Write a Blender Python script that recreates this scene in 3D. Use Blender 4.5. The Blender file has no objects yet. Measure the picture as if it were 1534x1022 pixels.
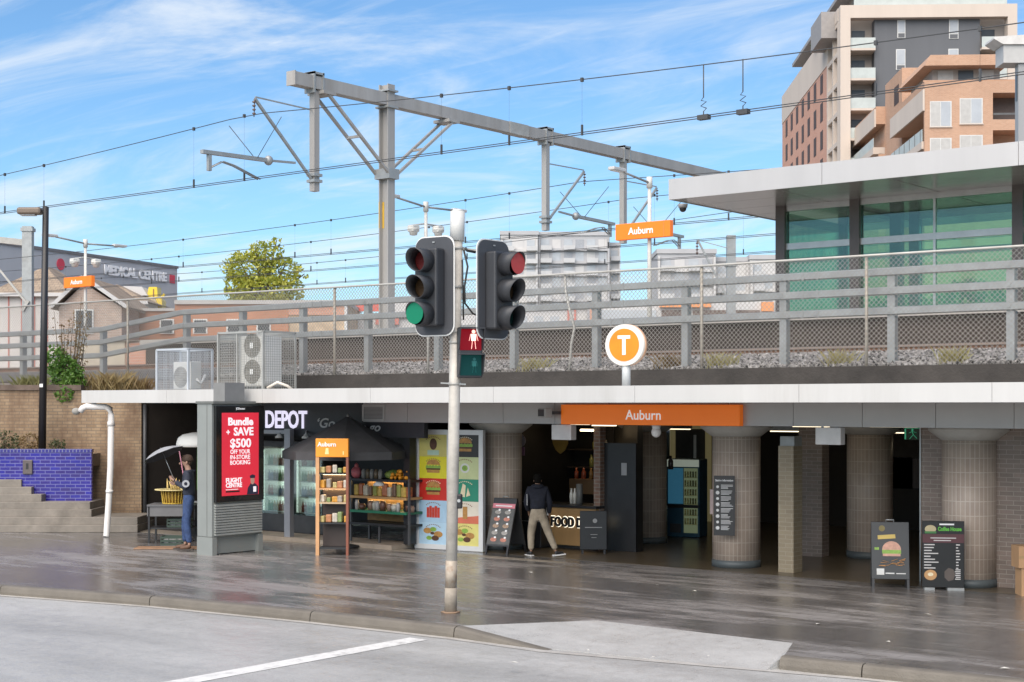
import bpy, bmesh, math, random
from mathutils import Vector, Matrix
random.seed(7)
R = math.radians
scene = bpy.context.scene
COL = scene.collection
# ------------------------------------------------------------------ camera, sky, sun, exposure
TH = R(38.3); C_, S_ = math.cos(TH), math.sin(TH)
F_, CX, HY, HC = 2263.0, 767.0, 605.0, 3.0        # focal length in photo pixels, centre, horizon row, camera height (m)
cam = bpy.data.cameras.new('camera'); camo = bpy.data.objects.new('camera', cam); COL.objects.link(camo)
camo.location = (0, 0, HC); camo.rotation_euler = (R(90), 0, TH)
cam.sensor_width = 36; cam.lens = F_ / 1534 * 36; cam.shift_y = (HY - 511) / 1534
cam.clip_start = 0.2; cam.clip_end = 6000
scene.camera = camo
scene.view_settings.view_transform = 'Standard'; scene.view_settings.look = 'None'
scene.view_settings.exposure = 0.28; scene.view_settings.gamma = 1.0
scene.cycles.use_denoising = True
scene.cycles.max_bounces = 8; scene.cycles.transparent_max_bounces = 24
scene.cycles.sample_clamp_indirect = 6

SUN_EL, SUN_AZ = R(47), TH + R(155)       # from behind the camera, high
w = bpy.data.worlds.new('World'); scene.world = w; w.use_nodes = True
nt = w.node_tree; N = nt.nodes; L = nt.links; N.clear()
def nd(t, **k):
    n = N.new(t)
    for a, b in k.items(): setattr(n, a, b)
    return n
wo = nd('ShaderNodeOutputWorld'); bg = nd('ShaderNodeBackground')
sky = nd('ShaderNodeTexSky', sky_type='NISHITA'); sky.sun_disc = False
sky.sun_elevation = SUN_EL; sky.sun_rotation = -(SUN_AZ + R(0)) ; sky.ozone_density = 2.2; sky.air_density = 1.0; sky.dust_density = 0.3
tc = nd('ShaderNodeTexCoord'); sp = nd('ShaderNodeSeparateXYZ'); L.new(tc.outputs['Generated'], sp.inputs[0])
zc = nd('ShaderNodeMath', operation='MAXIMUM'); L.new(sp.outputs['Z'], zc.inputs[0]); zc.inputs[1].default_value = 0.0
za = nd('ShaderNodeMath', operation='ADD'); L.new(zc.outputs[0], za.inputs[0]); za.inputs[1].default_value = 0.10
cb = nd('ShaderNodeCombineXYZ')
for i, ax in enumerate('XY'):
    dv = nd('ShaderNodeMath', operation='DIVIDE'); L.new(sp.outputs[ax], dv.inputs[0]); L.new(za.outputs[0], dv.inputs[1]); L.new(dv.outputs[0], cb.inputs[i])
def cloud(rot, scl, scale, detail, lo, hi, dist):
    mp = nd('ShaderNodeMapping'); L.new(cb.outputs[0], mp.inputs[0]); mp.inputs['Rotation'].default_value = (0, 0, rot); mp.inputs['Scale'].default_value = scl
    nz = nd('ShaderNodeTexNoise'); L.new(mp.outputs[0], nz.inputs['Vector']); nz.inputs['Scale'].default_value = scale; nz.inputs['Detail'].default_value = detail
    nz.inputs['Roughness'].default_value = 0.62; nz.inputs['Distortion'].default_value = dist
    mr = nd('ShaderNodeMapRange'); mr.interpolation_type = 'SMOOTHSTEP'; L.new(nz.outputs['Fac'], mr.inputs[0]); mr.inputs[1].default_value = lo; mr.inputs[2].default_value = hi
    return mr.outputs[0]
c1 = cloud(R(20), (1.0, 1.7, 1), 0.8, 10, 0.42, 0.74, 1.3)
c2 = cloud(R(-35), (0.8, 3.0, 1), 1.9, 8, 0.48, 0.85, 1.6)
ad = nd('ShaderNodeMath', operation='MULTIPLY_ADD'); L.new(c2, ad.inputs[0]); ad.inputs[1].default_value = 0.35; L.new(c1, ad.inputs[2])
cm = nd('ShaderNodeMath', operation='MULTIPLY'); cm.use_clamp = True; L.new(ad.outputs[0], cm.inputs[0]); cm.inputs[1].default_value = 0.74
tint = nd('ShaderNodeMixRGB', blend_type='MULTIPLY'); tint.inputs[0].default_value = 1; L.new(sky.outputs[0], tint.inputs[1]); tint.inputs[2].default_value = (0.74, 1.0, 1.18, 1)
mx = nd('ShaderNodeMixRGB'); L.new(cm.outputs[0], mx.inputs[0]); L.new(tint.outputs[0], mx.inputs[1]); mx.inputs[2].default_value = (6.6, 7.0, 7.4, 1)
L.new(mx.outputs[0], bg.inputs[0]); bg.inputs[1].default_value = 0.115; L.new(bg.outputs[0], wo.inputs[0])
sl = bpy.data.lights.new('sun', 'SUN'); sl.energy = 4.8; sl.angle = R(75); sl.color = (1.0, 0.89, 0.76)
so = bpy.data.objects.new('sun', sl); COL.objects.link(so)
sd = Vector((-math.sin(SUN_AZ) * math.cos(SUN_EL), math.cos(SUN_AZ) * math.cos(SUN_EL), math.sin(SUN_EL)))   # towards the sun
so.rotation_euler = sd.to_track_quat('Z', 'Y').to_euler(); so.location = (0, -20, 60)

# ------------------------------------------------------------------ positions: photo column/row -> metres on a known plane
def tt(px): return (px - CX) / F_
def cam_pt(px, D): t = tt(px); return ((-S_ + C_ * t) * D, (C_ + S_ * t) * D)
def dY(px, Y): return Y / (C_ + S_ * tt(px))
def xY(px, Y): return cam_pt(px, dY(px, Y))[0]
def dX(px, X): return X / (-S_ + C_ * tt(px))
def yX(px, X): return cam_pt(px, dX(px, X))[1]
def zz(py, D): return HC + (HY - py) / F_ * D
def gp(px, py, z=0.0): return cam_pt(px, (HC - z) * F_ / (py - HY))

# ------------------------------------------------------------------ materials
MATS = {}
def srgb(r, g, b): return tuple(((c / 255) / 12.92 if c / 255 <= 0.04045 else ((c / 255 + 0.055) / 1.055) ** 2.4) for c in (r, g, b))
def new_mat(name):
    m = bpy.data.materials.new(name); m.use_nodes = True; nt = m.node_tree
    return m, nt, nt.nodes['Principled BSDF'], (lambda t, **k: _nn(nt, t, k)), nt.links
def _nn(nt, t, k):
    n = nt.nodes.new(t)
    for a, b in k.items(): setattr(n, a, b)
    return n
def M(name, col, rough=0.6, metal=0.0, var=0.12, scale=3.0, bump=0.0, bscale=40.0, streak=False, spec=None, emit=None, es=1.0, island=0.0, dirt=None, dirt_amt=0.5):
    """A painted / plain material whose colour varies with two noises (wear, grime); island = variation per loose piece."""
    if name in MATS: return MATS[name]
    m, nt, b, nd, L = new_mat(name)
    b.inputs['Roughness'].default_value = rough; b.inputs['Metallic'].default_value = metal
    if spec is not None: b.inputs['Specular IOR Level'].default_value = spec
    tc = nd('ShaderNodeTexCoord'); mp = nd('ShaderNodeMapping'); L.new(tc.outputs['Object'], mp.inputs[0])
    if streak: mp.inputs['Scale'].default_value = (1, 1, 0.12)
    n1 = nd('ShaderNodeTexNoise'); L.new(mp.outputs[0], n1.inputs['Vector']); n1.inputs['Scale'].default_value = scale; n1.inputs['Detail'].default_value = 7; n1.inputs['Roughness'].default_value = 0.65
    mr = nd('ShaderNodeMapRange'); L.new(n1.outputs['Fac'], mr.inputs[0]); mr.inputs[1].default_value = 0.3; mr.inputs[2].default_value = 0.7
    mr.inputs[3].default_value = 1 - var; mr.inputs[4].default_value = 1 + var
    src = mr.outputs[0]
    if island:
        g = nd('ShaderNodeNewGeometry'); m2 = nd('ShaderNodeMapRange'); L.new(g.outputs['Random Per Island'], m2.inputs[0]); m2.inputs[3].default_value = 1 - island; m2.inputs[4].default_value = 1 + island
        mu = nd('ShaderNodeMath', operation='MULTIPLY'); L.new(src, mu.inputs[0]); L.new(m2.outputs[0], mu.inputs[1]); src = mu.outputs[0]
    mul = nd('ShaderNodeVectorMath', operation='SCALE'); mul.inputs[0].default_value = col; L.new(src, mul.inputs['Scale'])
    out = mul.outputs[0]
    if dirt:
        n2 = nd('ShaderNodeTexNoise'); L.new(mp.outputs[0], n2.inputs['Vector']); n2.inputs['Scale'].default_value = scale * 0.6; n2.inputs['Detail'].default_value = 9; n2.inputs['Roughness'].default_value = 0.7
        r2 = nd('ShaderNodeMapRange'); L.new(n2.outputs['Fac'], r2.inputs[0]); r2.inputs[1].default_value = 0.5; r2.inputs[2].default_value = 0.72; r2.inputs[4].default_value = dirt_amt
        mx = nd('ShaderNodeMixRGB'); L.new(r2.outputs[0], mx.inputs[0]); L.new(out, mx.inputs[1]); mx.inputs[2].default_value = (*dirt, 1); out = mx.outputs[0]
    L.new(out, b.inputs['Base Color'])
    if bump:
        n3 = nd('ShaderNodeTexNoise'); L.new(tc.outputs['Object'], n3.inputs['Vector']); n3.inputs['Scale'].default_value = bscale; n3.inputs['Detail'].default_value = 4
        bp = nd('ShaderNodeBump'); bp.inputs['Strength'].default_value = bump; bp.inputs['Distance'].default_value = 0.02; L.new(n3.outputs['Fac'], bp.inputs['Height']); L.new(bp.outputs[0], b.inputs['Normal'])
    if emit:
        b.inputs['Emission Color'].default_value = (*emit, 1); b.inputs['Emission Strength'].default_value = es
    MATS[name] = m; return m
def BR(name, c1, c2, mortar, bw, bh, ms=0.01, rough=0.7, bias=0.0, var=0.25, vscale=1.5, offset=0.5, stain=None, stain_amt=0.6, bump=0.4, spec=0.5):
    """Bricks or tiles laid out in metres on the mesh's UVs, weathered by noise."""
    if name in MATS: return MATS[name]
    m, nt, b, nd, L = new_mat(name)
    uv = nd('ShaderNodeUVMap'); uv.uv_map = 'UVMap'
    br = nd('ShaderNodeTexBrick'); L.new(uv.outputs[0], br.inputs['Vector'])
    br.offset = offset
    for k, v in (('Color1', (*c1, 1)), ('Color2', (*c2, 1)), ('Mortar', (*mortar, 1)), ('Scale', 1.0), ('Mortar Size', ms), ('Mortar Smooth', 0.2), ('Bias', bias), ('Brick Width', bw), ('Row Height', bh)):
        br.inputs[k].default_value = v
    tc = nd('ShaderNodeTexCoord'); n1 = nd('ShaderNodeTexNoise'); L.new(tc.outputs['Object'], n1.inputs['Vector']); n1.inputs['Scale'].default_value = vscale; n1.inputs['Detail'].default_value = 8; n1.inputs['Roughness'].default_value = 0.7
    mr = nd('ShaderNodeMapRange'); L.new(n1.outputs['Fac'], mr.inputs[0]); mr.inputs[1].default_value = 0.3; mr.inputs[2].default_value = 0.7; mr.inputs[3].default_value = 1 - var; mr.inputs[4].default_value = 1 + var
    sc = nd('ShaderNodeVectorMath', operation='SCALE'); L.new(br.outputs['Color'], sc.inputs[0]); L.new(mr.outputs[0], sc.inputs['Scale']); out = sc.outputs[0]
    if stain:
        mp = nd('ShaderNodeMapping'); L.new(tc.outputs['Object'], mp.inputs[0]); mp.inputs['Scale'].default_value = (1, 1, 0.35)
        n2 = nd('ShaderNodeTexNoise'); L.new(mp.outputs[0], n2.inputs['Vector']); n2.inputs['Scale'].default_value = 1.1; n2.inputs['Detail'].default_value = 9; n2.inputs['Roughness'].default_value = 0.72
        r2 = nd('ShaderNodeMapRange'); L.new(n2.outputs['Fac'], r2.inputs[0]); r2.inputs[1].default_value = 0.42; r2.inputs[2].default_value = 0.66; r2.inputs[4].default_value = stain_amt
        mx = nd('ShaderNodeMixRGB'); L.new(r2.outputs[0], mx.inputs[0]); L.new(out, mx.inputs[1]); mx.inputs[2].default_value = (*stain, 1); out = mx.outputs[0]
    L.new(out, b.inputs['Base Color']); b.inputs['Roughness'].default_value = rough; b.inputs['Specular IOR Level'].default_value = spec
    bp = nd('ShaderNodeBump'); bp.inputs['Strength'].default_value = bump; bp.inputs['Distance'].default_value = 0.006; bp.invert = True; L.new(br.outputs['Fac'], bp.inputs['Height']); L.new(bp.outputs[0], b.inputs['Normal'])
    MATS[name] = m; return m
def GLOW(name, col, s):
    if name in MATS: return MATS[name]
    m, nt, b, nd, L = new_mat(name); b.inputs['Base Color'].default_value = (*col, 1); b.inputs['Emission Color'].default_value = (*col, 1); b.inputs['Emission Strength'].default_value = s
    b.inputs['Roughness'].default_value = 0.3
    MATS[name] = m; return m
def GLASS(name, tint, gloss=0.1, rough=0.02):
    if name in MATS: return MATS[name]
    m = bpy.data.materials.new(name); m.use_nodes = True; nt = m.node_tree; nt.nodes.clear(); nd = lambda t: nt.nodes.new(t); L = nt.links
    o = nd('ShaderNodeOutputMaterial'); t = nd('ShaderNodeBsdfTransparent'); t.inputs[0].default_value = (*tint, 1); g = nd('ShaderNodeBsdfGlossy'); g.inputs['Roughness'].default_value = rough; g.inputs[0].default_value = (0.9, 0.95, 0.93, 1)
    fr = nd('ShaderNodeFresnel'); fr.inputs[0].default_value = 1.5; ad = nd('ShaderNodeMath'); ad.operation = 'MULTIPLY_ADD'; L.new(fr.outputs[0], ad.inputs[0]); ad.inputs[1].default_value = 0.8; ad.inputs[2].default_value = gloss
    mx = nd('ShaderNodeMixShader'); L.new(ad.outputs[0], mx.inputs[0]); L.new(t.outputs[0], mx.inputs[1]); L.new(g.outputs[0], mx.inputs[2]); L.new(mx.outputs[0], o.inputs[0])
    MATS[name] = m; return m
def LEAF(name, c1, c2, rough=0.5):
    if name in MATS: return MATS[name]
    m, nt, b, nd, L = new_mat(name)
    g = nd('ShaderNodeNewGeometry'); tc = nd('ShaderNodeTexCoord'); n = nd('ShaderNodeTexNoise'); L.new(tc.outputs['Object'], n.inputs['Vector']); n.inputs['Scale'].default_value = 0.9; n.inputs['Detail'].default_value = 3
    a = nd('ShaderNodeMath', operation='MULTIPLY_ADD'); L.new(g.outputs['Random Per Island'], a.inputs[0]); a.inputs[1].default_value = 0.6; L.new(n.outputs['Fac'], a.inputs[2])
    r = nd('ShaderNodeMapRange'); L.new(a.outputs[0], r.inputs[0]); r.inputs[1].default_value = 0.4; r.inputs[2].default_value = 1.2
    mx = nd('ShaderNodeMixRGB'); L.new(r.outputs[0], mx.inputs[0]); mx.inputs[1].default_value = (*c1, 1); mx.inputs[2].default_value = (*c2, 1); L.new(mx.outputs[0], b.inputs['Base Color'])
    b.inputs['Roughness'].default_value = rough
    tr = nd('ShaderNodeBsdfTranslucent'); L.new(mx.outputs[0], tr.inputs[0]); ms = nd('ShaderNodeMixShader'); ms.inputs[0].default_value = 0.35; L.new(b.outputs[0], ms.inputs[1]); L.new(tr.outputs[0], ms.inputs[2])
    L.new(ms.outputs[0], nt.nodes['Material Output'].inputs[0])
    MATS[name] = m; return m

# ------------------------------------------------------------------ mesh builder
class MB:
    def __init__(s): s.v = []; s.f = []; s.uv = {}; s.sm = set()
    def add(s, vs, fs, smooth=False, uvs=None):
        o = len(s.v); s.v += [tuple(p) for p in vs]
        for i, f in enumerate(fs):
            if smooth: s.sm.add(len(s.f))
            if uvs: s.uv[len(s.f)] = uvs[i]
            s.f.append(tuple(o + k for k in f))
        return s
    def box(s, x0, x1, y0, y1, z0, z1, m=None):
        vs = [(x, y, z) for z in (z0, z1) for y in (y0, y1) for x in (x0, x1)]
        if m is not None: vs = [m @ Vector(p) for p in vs]
        return s.add(vs, [(0, 2, 3, 1), (4, 5, 7, 6), (0, 1, 5, 4), (2, 6, 7, 3), (0, 4, 6, 2), (1, 3, 7, 5)])
    def bbox(s, x0, x1, y0, y1, z0, z1, b=0.01, m=None):
        """box with its edges bevelled"""
        bm = bmesh.new(); bmesh.ops.create_cube(bm, size=1)
        for v in bm.verts: v.co = Vector(((x0 + x1) / 2 + v.co.x * (x1 - x0), (y0 + y1) / 2 + v.co.y * (y1 - y0), (z0 + z1) / 2 + v.co.z * (z1 - z0)))
        bmesh.ops.bevel(bm, geom=bm.edges[:], offset=b, segments=2, affect='EDGES', profile=0.5)
        bm.verts.index_update()
        vs = [(m @ v.co if m is not None else v.co.copy()) for v in bm.verts]; fs = [tuple(v.index for v in f.verts) for f in bm.faces]; bm.free()
        return s.add(vs, fs)
    def bar(s, p, q, a, b=None, up=(0, 0, 1)):
        """square bar of section a x b from p to q"""
        p, q = Vector(p), Vector(q); d = (q - p).normalized(); u = Vector(up)
        if abs(d.dot(u)) > 0.98: u = Vector((1, 0, 0))
        x = d.cross(u).normalized(); y = x.cross(d); b = b or a
        vs = [o + x * i * a / 2 + y * j * b / 2 for o in (p, q) for i, j in ((-1, -1), (1, -1), (1, 1), (-1, 1))]
        return s.add(vs, [(0, 1, 2, 3), (7, 6, 5, 4), (0, 4, 5, 1), (1, 5, 6, 2), (2, 6, 7, 3), (3, 7, 4, 0)])
    def tube(s, p, q, r0, r1=None, n=10, caps=True):
        p, q = Vector(p), Vector(q); d = (q - p).normalized(); u = Vector((0, 0, 1)) if abs(d.z) < 0.95 else Vector((1, 0, 0))
        x = d.cross(u).normalized(); y = x.cross(d); r1 = r0 if r1 is None else r1; ln = (q - p).length
        vs = [p + (x * math.cos(a) + y * math.sin(a)) * r0 for a in (2 * math.pi * k / n for k in range(n))] + [q + (x * math.cos(a) + y * math.sin(a)) * r1 for a in (2 * math.pi * k / n for k in range(n))]
        fs = [(k, n + k, n + (k + 1) % n, (k + 1) % n) for k in range(n)]; U = 2 * math.pi * max(r0, r1) / n
        v0 = p.z if abs(d.z) > 0.95 else 0
        uvs = [[(k * U, v0), (k * U, v0 + ln), ((k + 1) * U, v0 + ln), ((k + 1) * U, v0)] for k in range(n)]
        s.add(vs, fs, True, uvs)
        if caps: o = len(s.v) - 2 * n; s.f += [tuple(o + k for k in range(n)), tuple(o + n + k for k in reversed(range(n)))]
        return s
    def path(s, pts, r, n=6):
        """a round pipe or cable along points, mitred"""
        pts = [Vector(p) for p in pts]; rings = []
        for i, p in enumerate(pts):
            d = (pts[min(i + 1, len(pts) - 1)] - pts[max(i - 1, 0)]).normalized(); u = Vector((0, 0, 1)) if abs(d.z) < 0.9 else Vector((0, 1, 0))
            x = d.cross(u).normalized(); y = x.cross(d); rr = r[i] if isinstance(r, (list, tuple)) else r
            rings.append([p + (x * math.cos(a) + y * math.sin(a)) * rr for a in (2 * math.pi * k / n for k in range(n))])
        vs = [p for g in rings for p in g]; fs = []
        for i in range(len(rings) - 1): fs += [(i * n + k, (i + 1) * n + k, (i + 1) * n + (k + 1) % n, i * n + (k + 1) % n) for k in range(n)]
        s.add(vs, fs, True); o = len(s.v) - len(vs); s.f += [tuple(o + k for k in range(n)), tuple(o + len(vs) - n + k for k in reversed(range(n)))]
        return s
    def lathe(s, prof, n=24, c=(0, 0, 0), sx=1, sy=1):
        vs = [(c[0] + r * math.cos(a) * sx, c[1] + r * math.sin(a) * sy, c[2] + z) for r, z in prof for a in (2 * math.pi * k / n for k in range(n))]; fs = []; uvs = []
        for i in range(len(prof) - 1):
            U = 2 * math.pi * max(prof[i][0], prof[i + 1][0]) / n
            for k in range(n):
                fs.append((i * n + k, i * n + (k + 1) % n, (i + 1) * n + (k + 1) % n, (i + 1) * n + k)); uvs.append([(k * U, prof[i][1]), ((k + 1) * U, prof[i][1]), ((k + 1) * U, prof[i + 1][1]), (k * U, prof[i + 1][1])])
        s.add(vs, fs, True, uvs); o = len(s.v) - len(vs)
        if prof[0][0] > 1e-4: s.f.append(tuple(o + k for k in reversed(range(n))))
        if prof[-1][0] > 1e-4: s.f.append(tuple(o + len(vs) - n + k for k in range(n)))
        return s
    def ell(s, c, r, n=12, m=8):
        prof = [(max(1e-5, math.sin(math.pi * i / m)), -math.cos(math.pi * i / m)) for i in range(m + 1)]
        o = len(s.v); s.lathe(prof, n)
        for i in range(o, len(s.v)): x, y, z = s.v[i]; s.v[i] = (c[0] + x * r[0], c[1] + y * r[1], c[2] + z * r[2])
        return s
    def prism(s, poly, a0, a1, axis='y'):
        """polygon (counter-clockwise) pushed along an axis: axis y -> poly is (x,z); z -> (x,y); x -> (y,z)"""
        mk = {'y': lambda p, a: (p[0], a, p[1]), 'z': lambda p, a: (p[0], p[1], a), 'x': lambda p, a: (a, p[0], p[1])}[axis]
        n = len(poly); vs = [mk(p, a0) for p in poly] + [mk(p, a1) for p in poly]
        fs = [tuple(range(n)), tuple(reversed(range(n, 2 * n)))] + [((k + 1) % n, k, n + k, n + (k + 1) % n) for k in range(n)]
        if axis == 'z': fs = [tuple(reversed(f)) for f in fs]
        if axis == 'x': fs = [tuple(reversed(f)) for f in fs]
        return s.add(vs, fs)
    def leafquad(s, c, size, rnd=random):
        a = Vector((rnd.gauss(0, 1), rnd.gauss(0, 1), rnd.gauss(0, 1))).normalized(); b = a.orthogonal().normalized(); b.rotate(Matrix.Rotation(rnd.uniform(0, 6.28), 3, a)); d = a.cross(b); c = Vector(c)
        h = size * 0.5; return s.add([c - b * h, c + d * h * 0.55 + a * h * 0.2, c + b * h, c - d * h * 0.55 + a * h * 0.2], [(0, 1, 2, 3)])
    def build(s, name, mat=None, parent=None, loc=None, rz=0, smooth=None):
        me = bpy.data.meshes.new(name); me.from_pydata(s.v, [], s.f); me.update()
        uvl = me.uv_layers.new(name='UVMap')
        for p in me.polygons:
            if p.index in s.sm: p.use_smooth = True
            e = s.uv.get(p.index)
            if e:
                for k, li in enumerate(p.loop_indices): uvl.data[li].uv = e[k]
            else:
                n = p.normal
                if abs(n.z) > 0.8: 
                    for li in p.loop_indices: co = me.vertices[me.loops[li].vertex_index].co; uvl.data[li].uv = (co.x, co.y)
                else:
                    t = Vector((-n.y, n.x, 0)).normalized()
                    for li in p.loop_indices: co = me.vertices[me.loops[li].vertex_index].co; uvl.data[li].uv = (co.dot(t), co.z)
        return link(name, me, mat, parent, loc, rz)
def link(name, me, mat=None, parent=None, loc=None, rz=0):
    o = bpy.data.objects.new(name, me); COL.objects.link(o)
    if mat: me.materials.clear(); me.materials.append(mat)
    if parent: o.parent = parent
    if loc: o.location = loc
    o.rotation_euler = (0, 0, rz)
    return o
def tag(o, label=None, cat=None, group=None, kind=None):
    for k, v in (('label', label), ('category', cat), ('group', group), ('kind', kind)):
        if v: o[k] = v
    return o
def thing(name, label, cat, loc=(0, 0, 0), rz=0, group=None):
    o = bpy.data.objects.new(name, None); COL.objects.link(o); o.location = loc; o.rotation_euler = (0, 0, rz); o.empty_display_size = 0.2
    return tag(o, label, cat, group)
def dup(o, loc=None, rz=None, label=None, parent=None):
    c = o.copy(); COL.objects.link(c); c.parent = parent
    if loc is not None: c.location = loc
    if rz is not None: c.rotation_euler = (0, 0, rz)
    if label: c['label'] = label
    for ch in list(o.children): dup(ch, parent=c)
    return c
DG = None
def text(parent, s, cx, z0, h, y, mat, width=None, bold=0.0, name='lettering', shear=0.0, face='-y', depth=0.006, align='CENTER'):
    """raised lettering on a face that looks along -y (or +x); cap height h, baseline z0, centre cx"""
    cu = bpy.data.curves.new(name, 'FONT'); cu.body = s; cu.align_x = align; cu.size = h / 0.7; cu.extrude = depth / 2; cu.offset = bold; cu.shear = shear; cu.resolution_u = 3
    o = bpy.data.objects.new(name, cu); COL.objects.link(o); bpy.context.view_layer.update()
    me = bpy.data.meshes.new_from_object(o.evaluated_get(bpy.context.evaluated_depsgraph_get())); bpy.data.objects.remove(o)
    xs = [v.co.x for v in me.vertices]; k = width / (max(xs) - min(xs)) if width else 1
    for v in me.vertices:
        a, b, c = v.co.x * k, v.co.y, v.co.z
        v.co = (cx + a, y - depth / 2 - c, z0 + b) if face == '-y' else (y + depth / 2 + c, cx + a, z0 + b)
    return link(name, me, mat, parent)
def skin(nodes, edges, sub=2, root=0):
    me = bpy.data.meshes.new('s'); me.from_pydata([n[:3] for n in nodes], edges, []); o = bpy.data.objects.new('s', me); COL.objects.link(o)
    md = o.modifiers.new('Skin', 'SKIN'); md.use_smooth_shade = True
    for i, n in enumerate(nodes):
        sv = me.skin_vertices[0].data[i]; r = n[3]; sv.radius = r if isinstance(r, tuple) else (r, r); sv.use_root = (i == root)
    ss = o.modifiers.new('Sub', 'SUBSURF'); ss.levels = sub; ss.render_levels = sub
    bpy.context.view_layer.update(); out = bpy.data.meshes.new_from_object(o.evaluated_get(bpy.context.evaluated_depsgraph_get())); bpy.data.objects.remove(o)
    for p in out.polygons: p.use_smooth = True
    return out
# ------------------------------------------------------------------ palette
galv = M('galvanised steel', (0.33, 0.345, 0.345), 0.5, 0.35, 0.14, 4, dirt=(0.26, 0.24, 0.21), dirt_amt=0.35)
galv_warm = M('weathered galvanised steel', (0.42, 0.41, 0.38), 0.55, 0.3, 0.15, 3, dirt=(0.25, 0.21, 0.17), dirt_amt=0.4)
black = M('black paint', (0.018, 0.018, 0.02), 0.4, 0, 0.2, 4)
dgrey = M('dark grey plastic', (0.05, 0.052, 0.056), 0.45, 0, 0.2, 5)
white = M('white paint', (0.78, 0.78, 0.76), 0.45, 0, 0.05, 2)
letter_w = M('white lettering', (0.86, 0.86, 0.86), 0.5, 0, 0.02, 2)
orange = M('orange sign face', (0.88, 0.20, 0.012), 0.4, 0, 0.05, 1.5, emit=(0.9, 0.17, 0.01), es=0.16)  # emission added to brighten the sign under the awning; name boards share it
wire_m = M('weathered copper wire', (0.07, 0.072, 0.075), 0.6, 0.4, 0.1, 2)
rust = M('rusty steel', (0.20, 0.11, 0.07), 0.8, 0.2, 0.3, 5)
insul = M('brown porcelain insulator', (0.13, 0.09, 0.08), 0.25)
steel = M('brushed steel', (0.45, 0.45, 0.44), 0.35, 0.7, 0.1, 3)
concrete = M('concrete', (0.36, 0.35, 0.32), 0.75, 0, 0.15, 2.5, 0.3, 60, dirt=(0.14, 0.12, 0.10), dirt_amt=0.55)
cardboard = M('cardboard', (0.50, 0.30, 0.16), 0.8, 0, 0.08, 3)

# ------------------------------------------------------------------ the ground
def wet_pavement():
    m, nt, b, nd, L = new_mat('wet dark pavers')
    uv = nd('ShaderNodeUVMap'); uv.uv_map = 'UVMap'; br = nd('ShaderNodeTexBrick'); L.new(uv.outputs[0], br.inputs[0])
    for k, v in (('Color1', (0.275, 0.258, 0.248, 1)), ('Color2', (0.24, 0.225, 0.216, 1)), ('Mortar', (0.155, 0.144, 0.138, 1)), ('Scale', 1), ('Brick Width', 0.6), ('Row Height', 0.3), ('Mortar Size', 0.008)): br.inputs[k].default_value = v
    tc = nd('ShaderNodeTexCoord')
    def noise(sc, det, scale=(1, 1, 1), rough=0.6):
        mp = nd('ShaderNodeMapping'); mp.inputs['Scale'].default_value = scale; L.new(tc.outputs['Object'], mp.inputs[0]); n = nd('ShaderNodeTexNoise'); L.new(mp.outputs[0], n.inputs['Vector'])
        n.inputs['Scale'].default_value = sc; n.inputs['Detail'].default_value = det; n.inputs['Roughness'].default_value = rough; return n.outputs['Fac']
    big, mid, fine = noise(0.42, 6, (0.45, 1.3, 1), 0.62), noise(1.7, 9, (0.38, 1.5, 1), 0.66), noise(70, 3)
    a = nd('ShaderNodeMath', operation='MULTIPLY_ADD'); L.new(mid, a.inputs[0]); a.inputs[1].default_value = 0.7; L.new(big, a.inputs[2])
    wet = nd('ShaderNodeMapRange'); wet.interpolation_type = 'SMOOTHSTEP'; L.new(a.outputs[0], wet.inputs[0]); wet.inputs[1].default_value = 0.66; wet.inputs[2].default_value = 0.94
    cr = nd('ShaderNodeMapRange'); L.new(wet.outputs[0], cr.inputs[0]); cr.inputs[3].default_value = 1.0; cr.inputs[4].default_value = 0.48      # wet stone is darker
    fr = nd('ShaderNodeMapRange'); L.new(fine, fr.inputs[0]); fr.inputs[1].default_value = 0.3; fr.inputs[2].default_value = 0.7; fr.inputs[3].default_value = 0.85; fr.inputs[4].default_value = 1.15
    mu = nd('ShaderNodeMath', operation='MULTIPLY'); L.new(cr.outputs[0], mu.inputs[0]); L.new(fr.outputs[0], mu.inputs[1])
    sc = nd('ShaderNodeVectorMath', operation='SCALE'); L.new(br.outputs['Color'], sc.inputs[0]); L.new(mu.outputs[0], sc.inputs['Scale']); L.new(sc.outputs[0], b.inputs['Base Color'])
    r = nd('ShaderNodeMapRange'); L.new(wet.outputs[0], r.inputs[0]); r.inputs[3].default_value = 0.40; r.inputs[4].default_value = 0.10; L.new(r.outputs[0], b.inputs['Roughness'])
    hs = nd('ShaderNodeMath', operation='MULTIPLY_ADD'); L.new(mid, hs.inputs[0]); hs.inputs[1].default_value = 2.0; L.new(fine, hs.inputs[2])
    st = nd('ShaderNodeMapRange'); L.new(wet.outputs[0], st.inputs[0]); st.inputs[3].default_value = 0.40; st.inputs[4].default_value = 0.14
    bp = nd('ShaderNodeBump'); L.new(st.outputs[0], bp.inputs['Strength']); bp.inputs['Distance'].default_value = 0.02; L.new(hs.outputs[0], bp.inputs['Height']); L.new(bp.outputs[0], b.inputs['Normal'])
    return m
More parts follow.
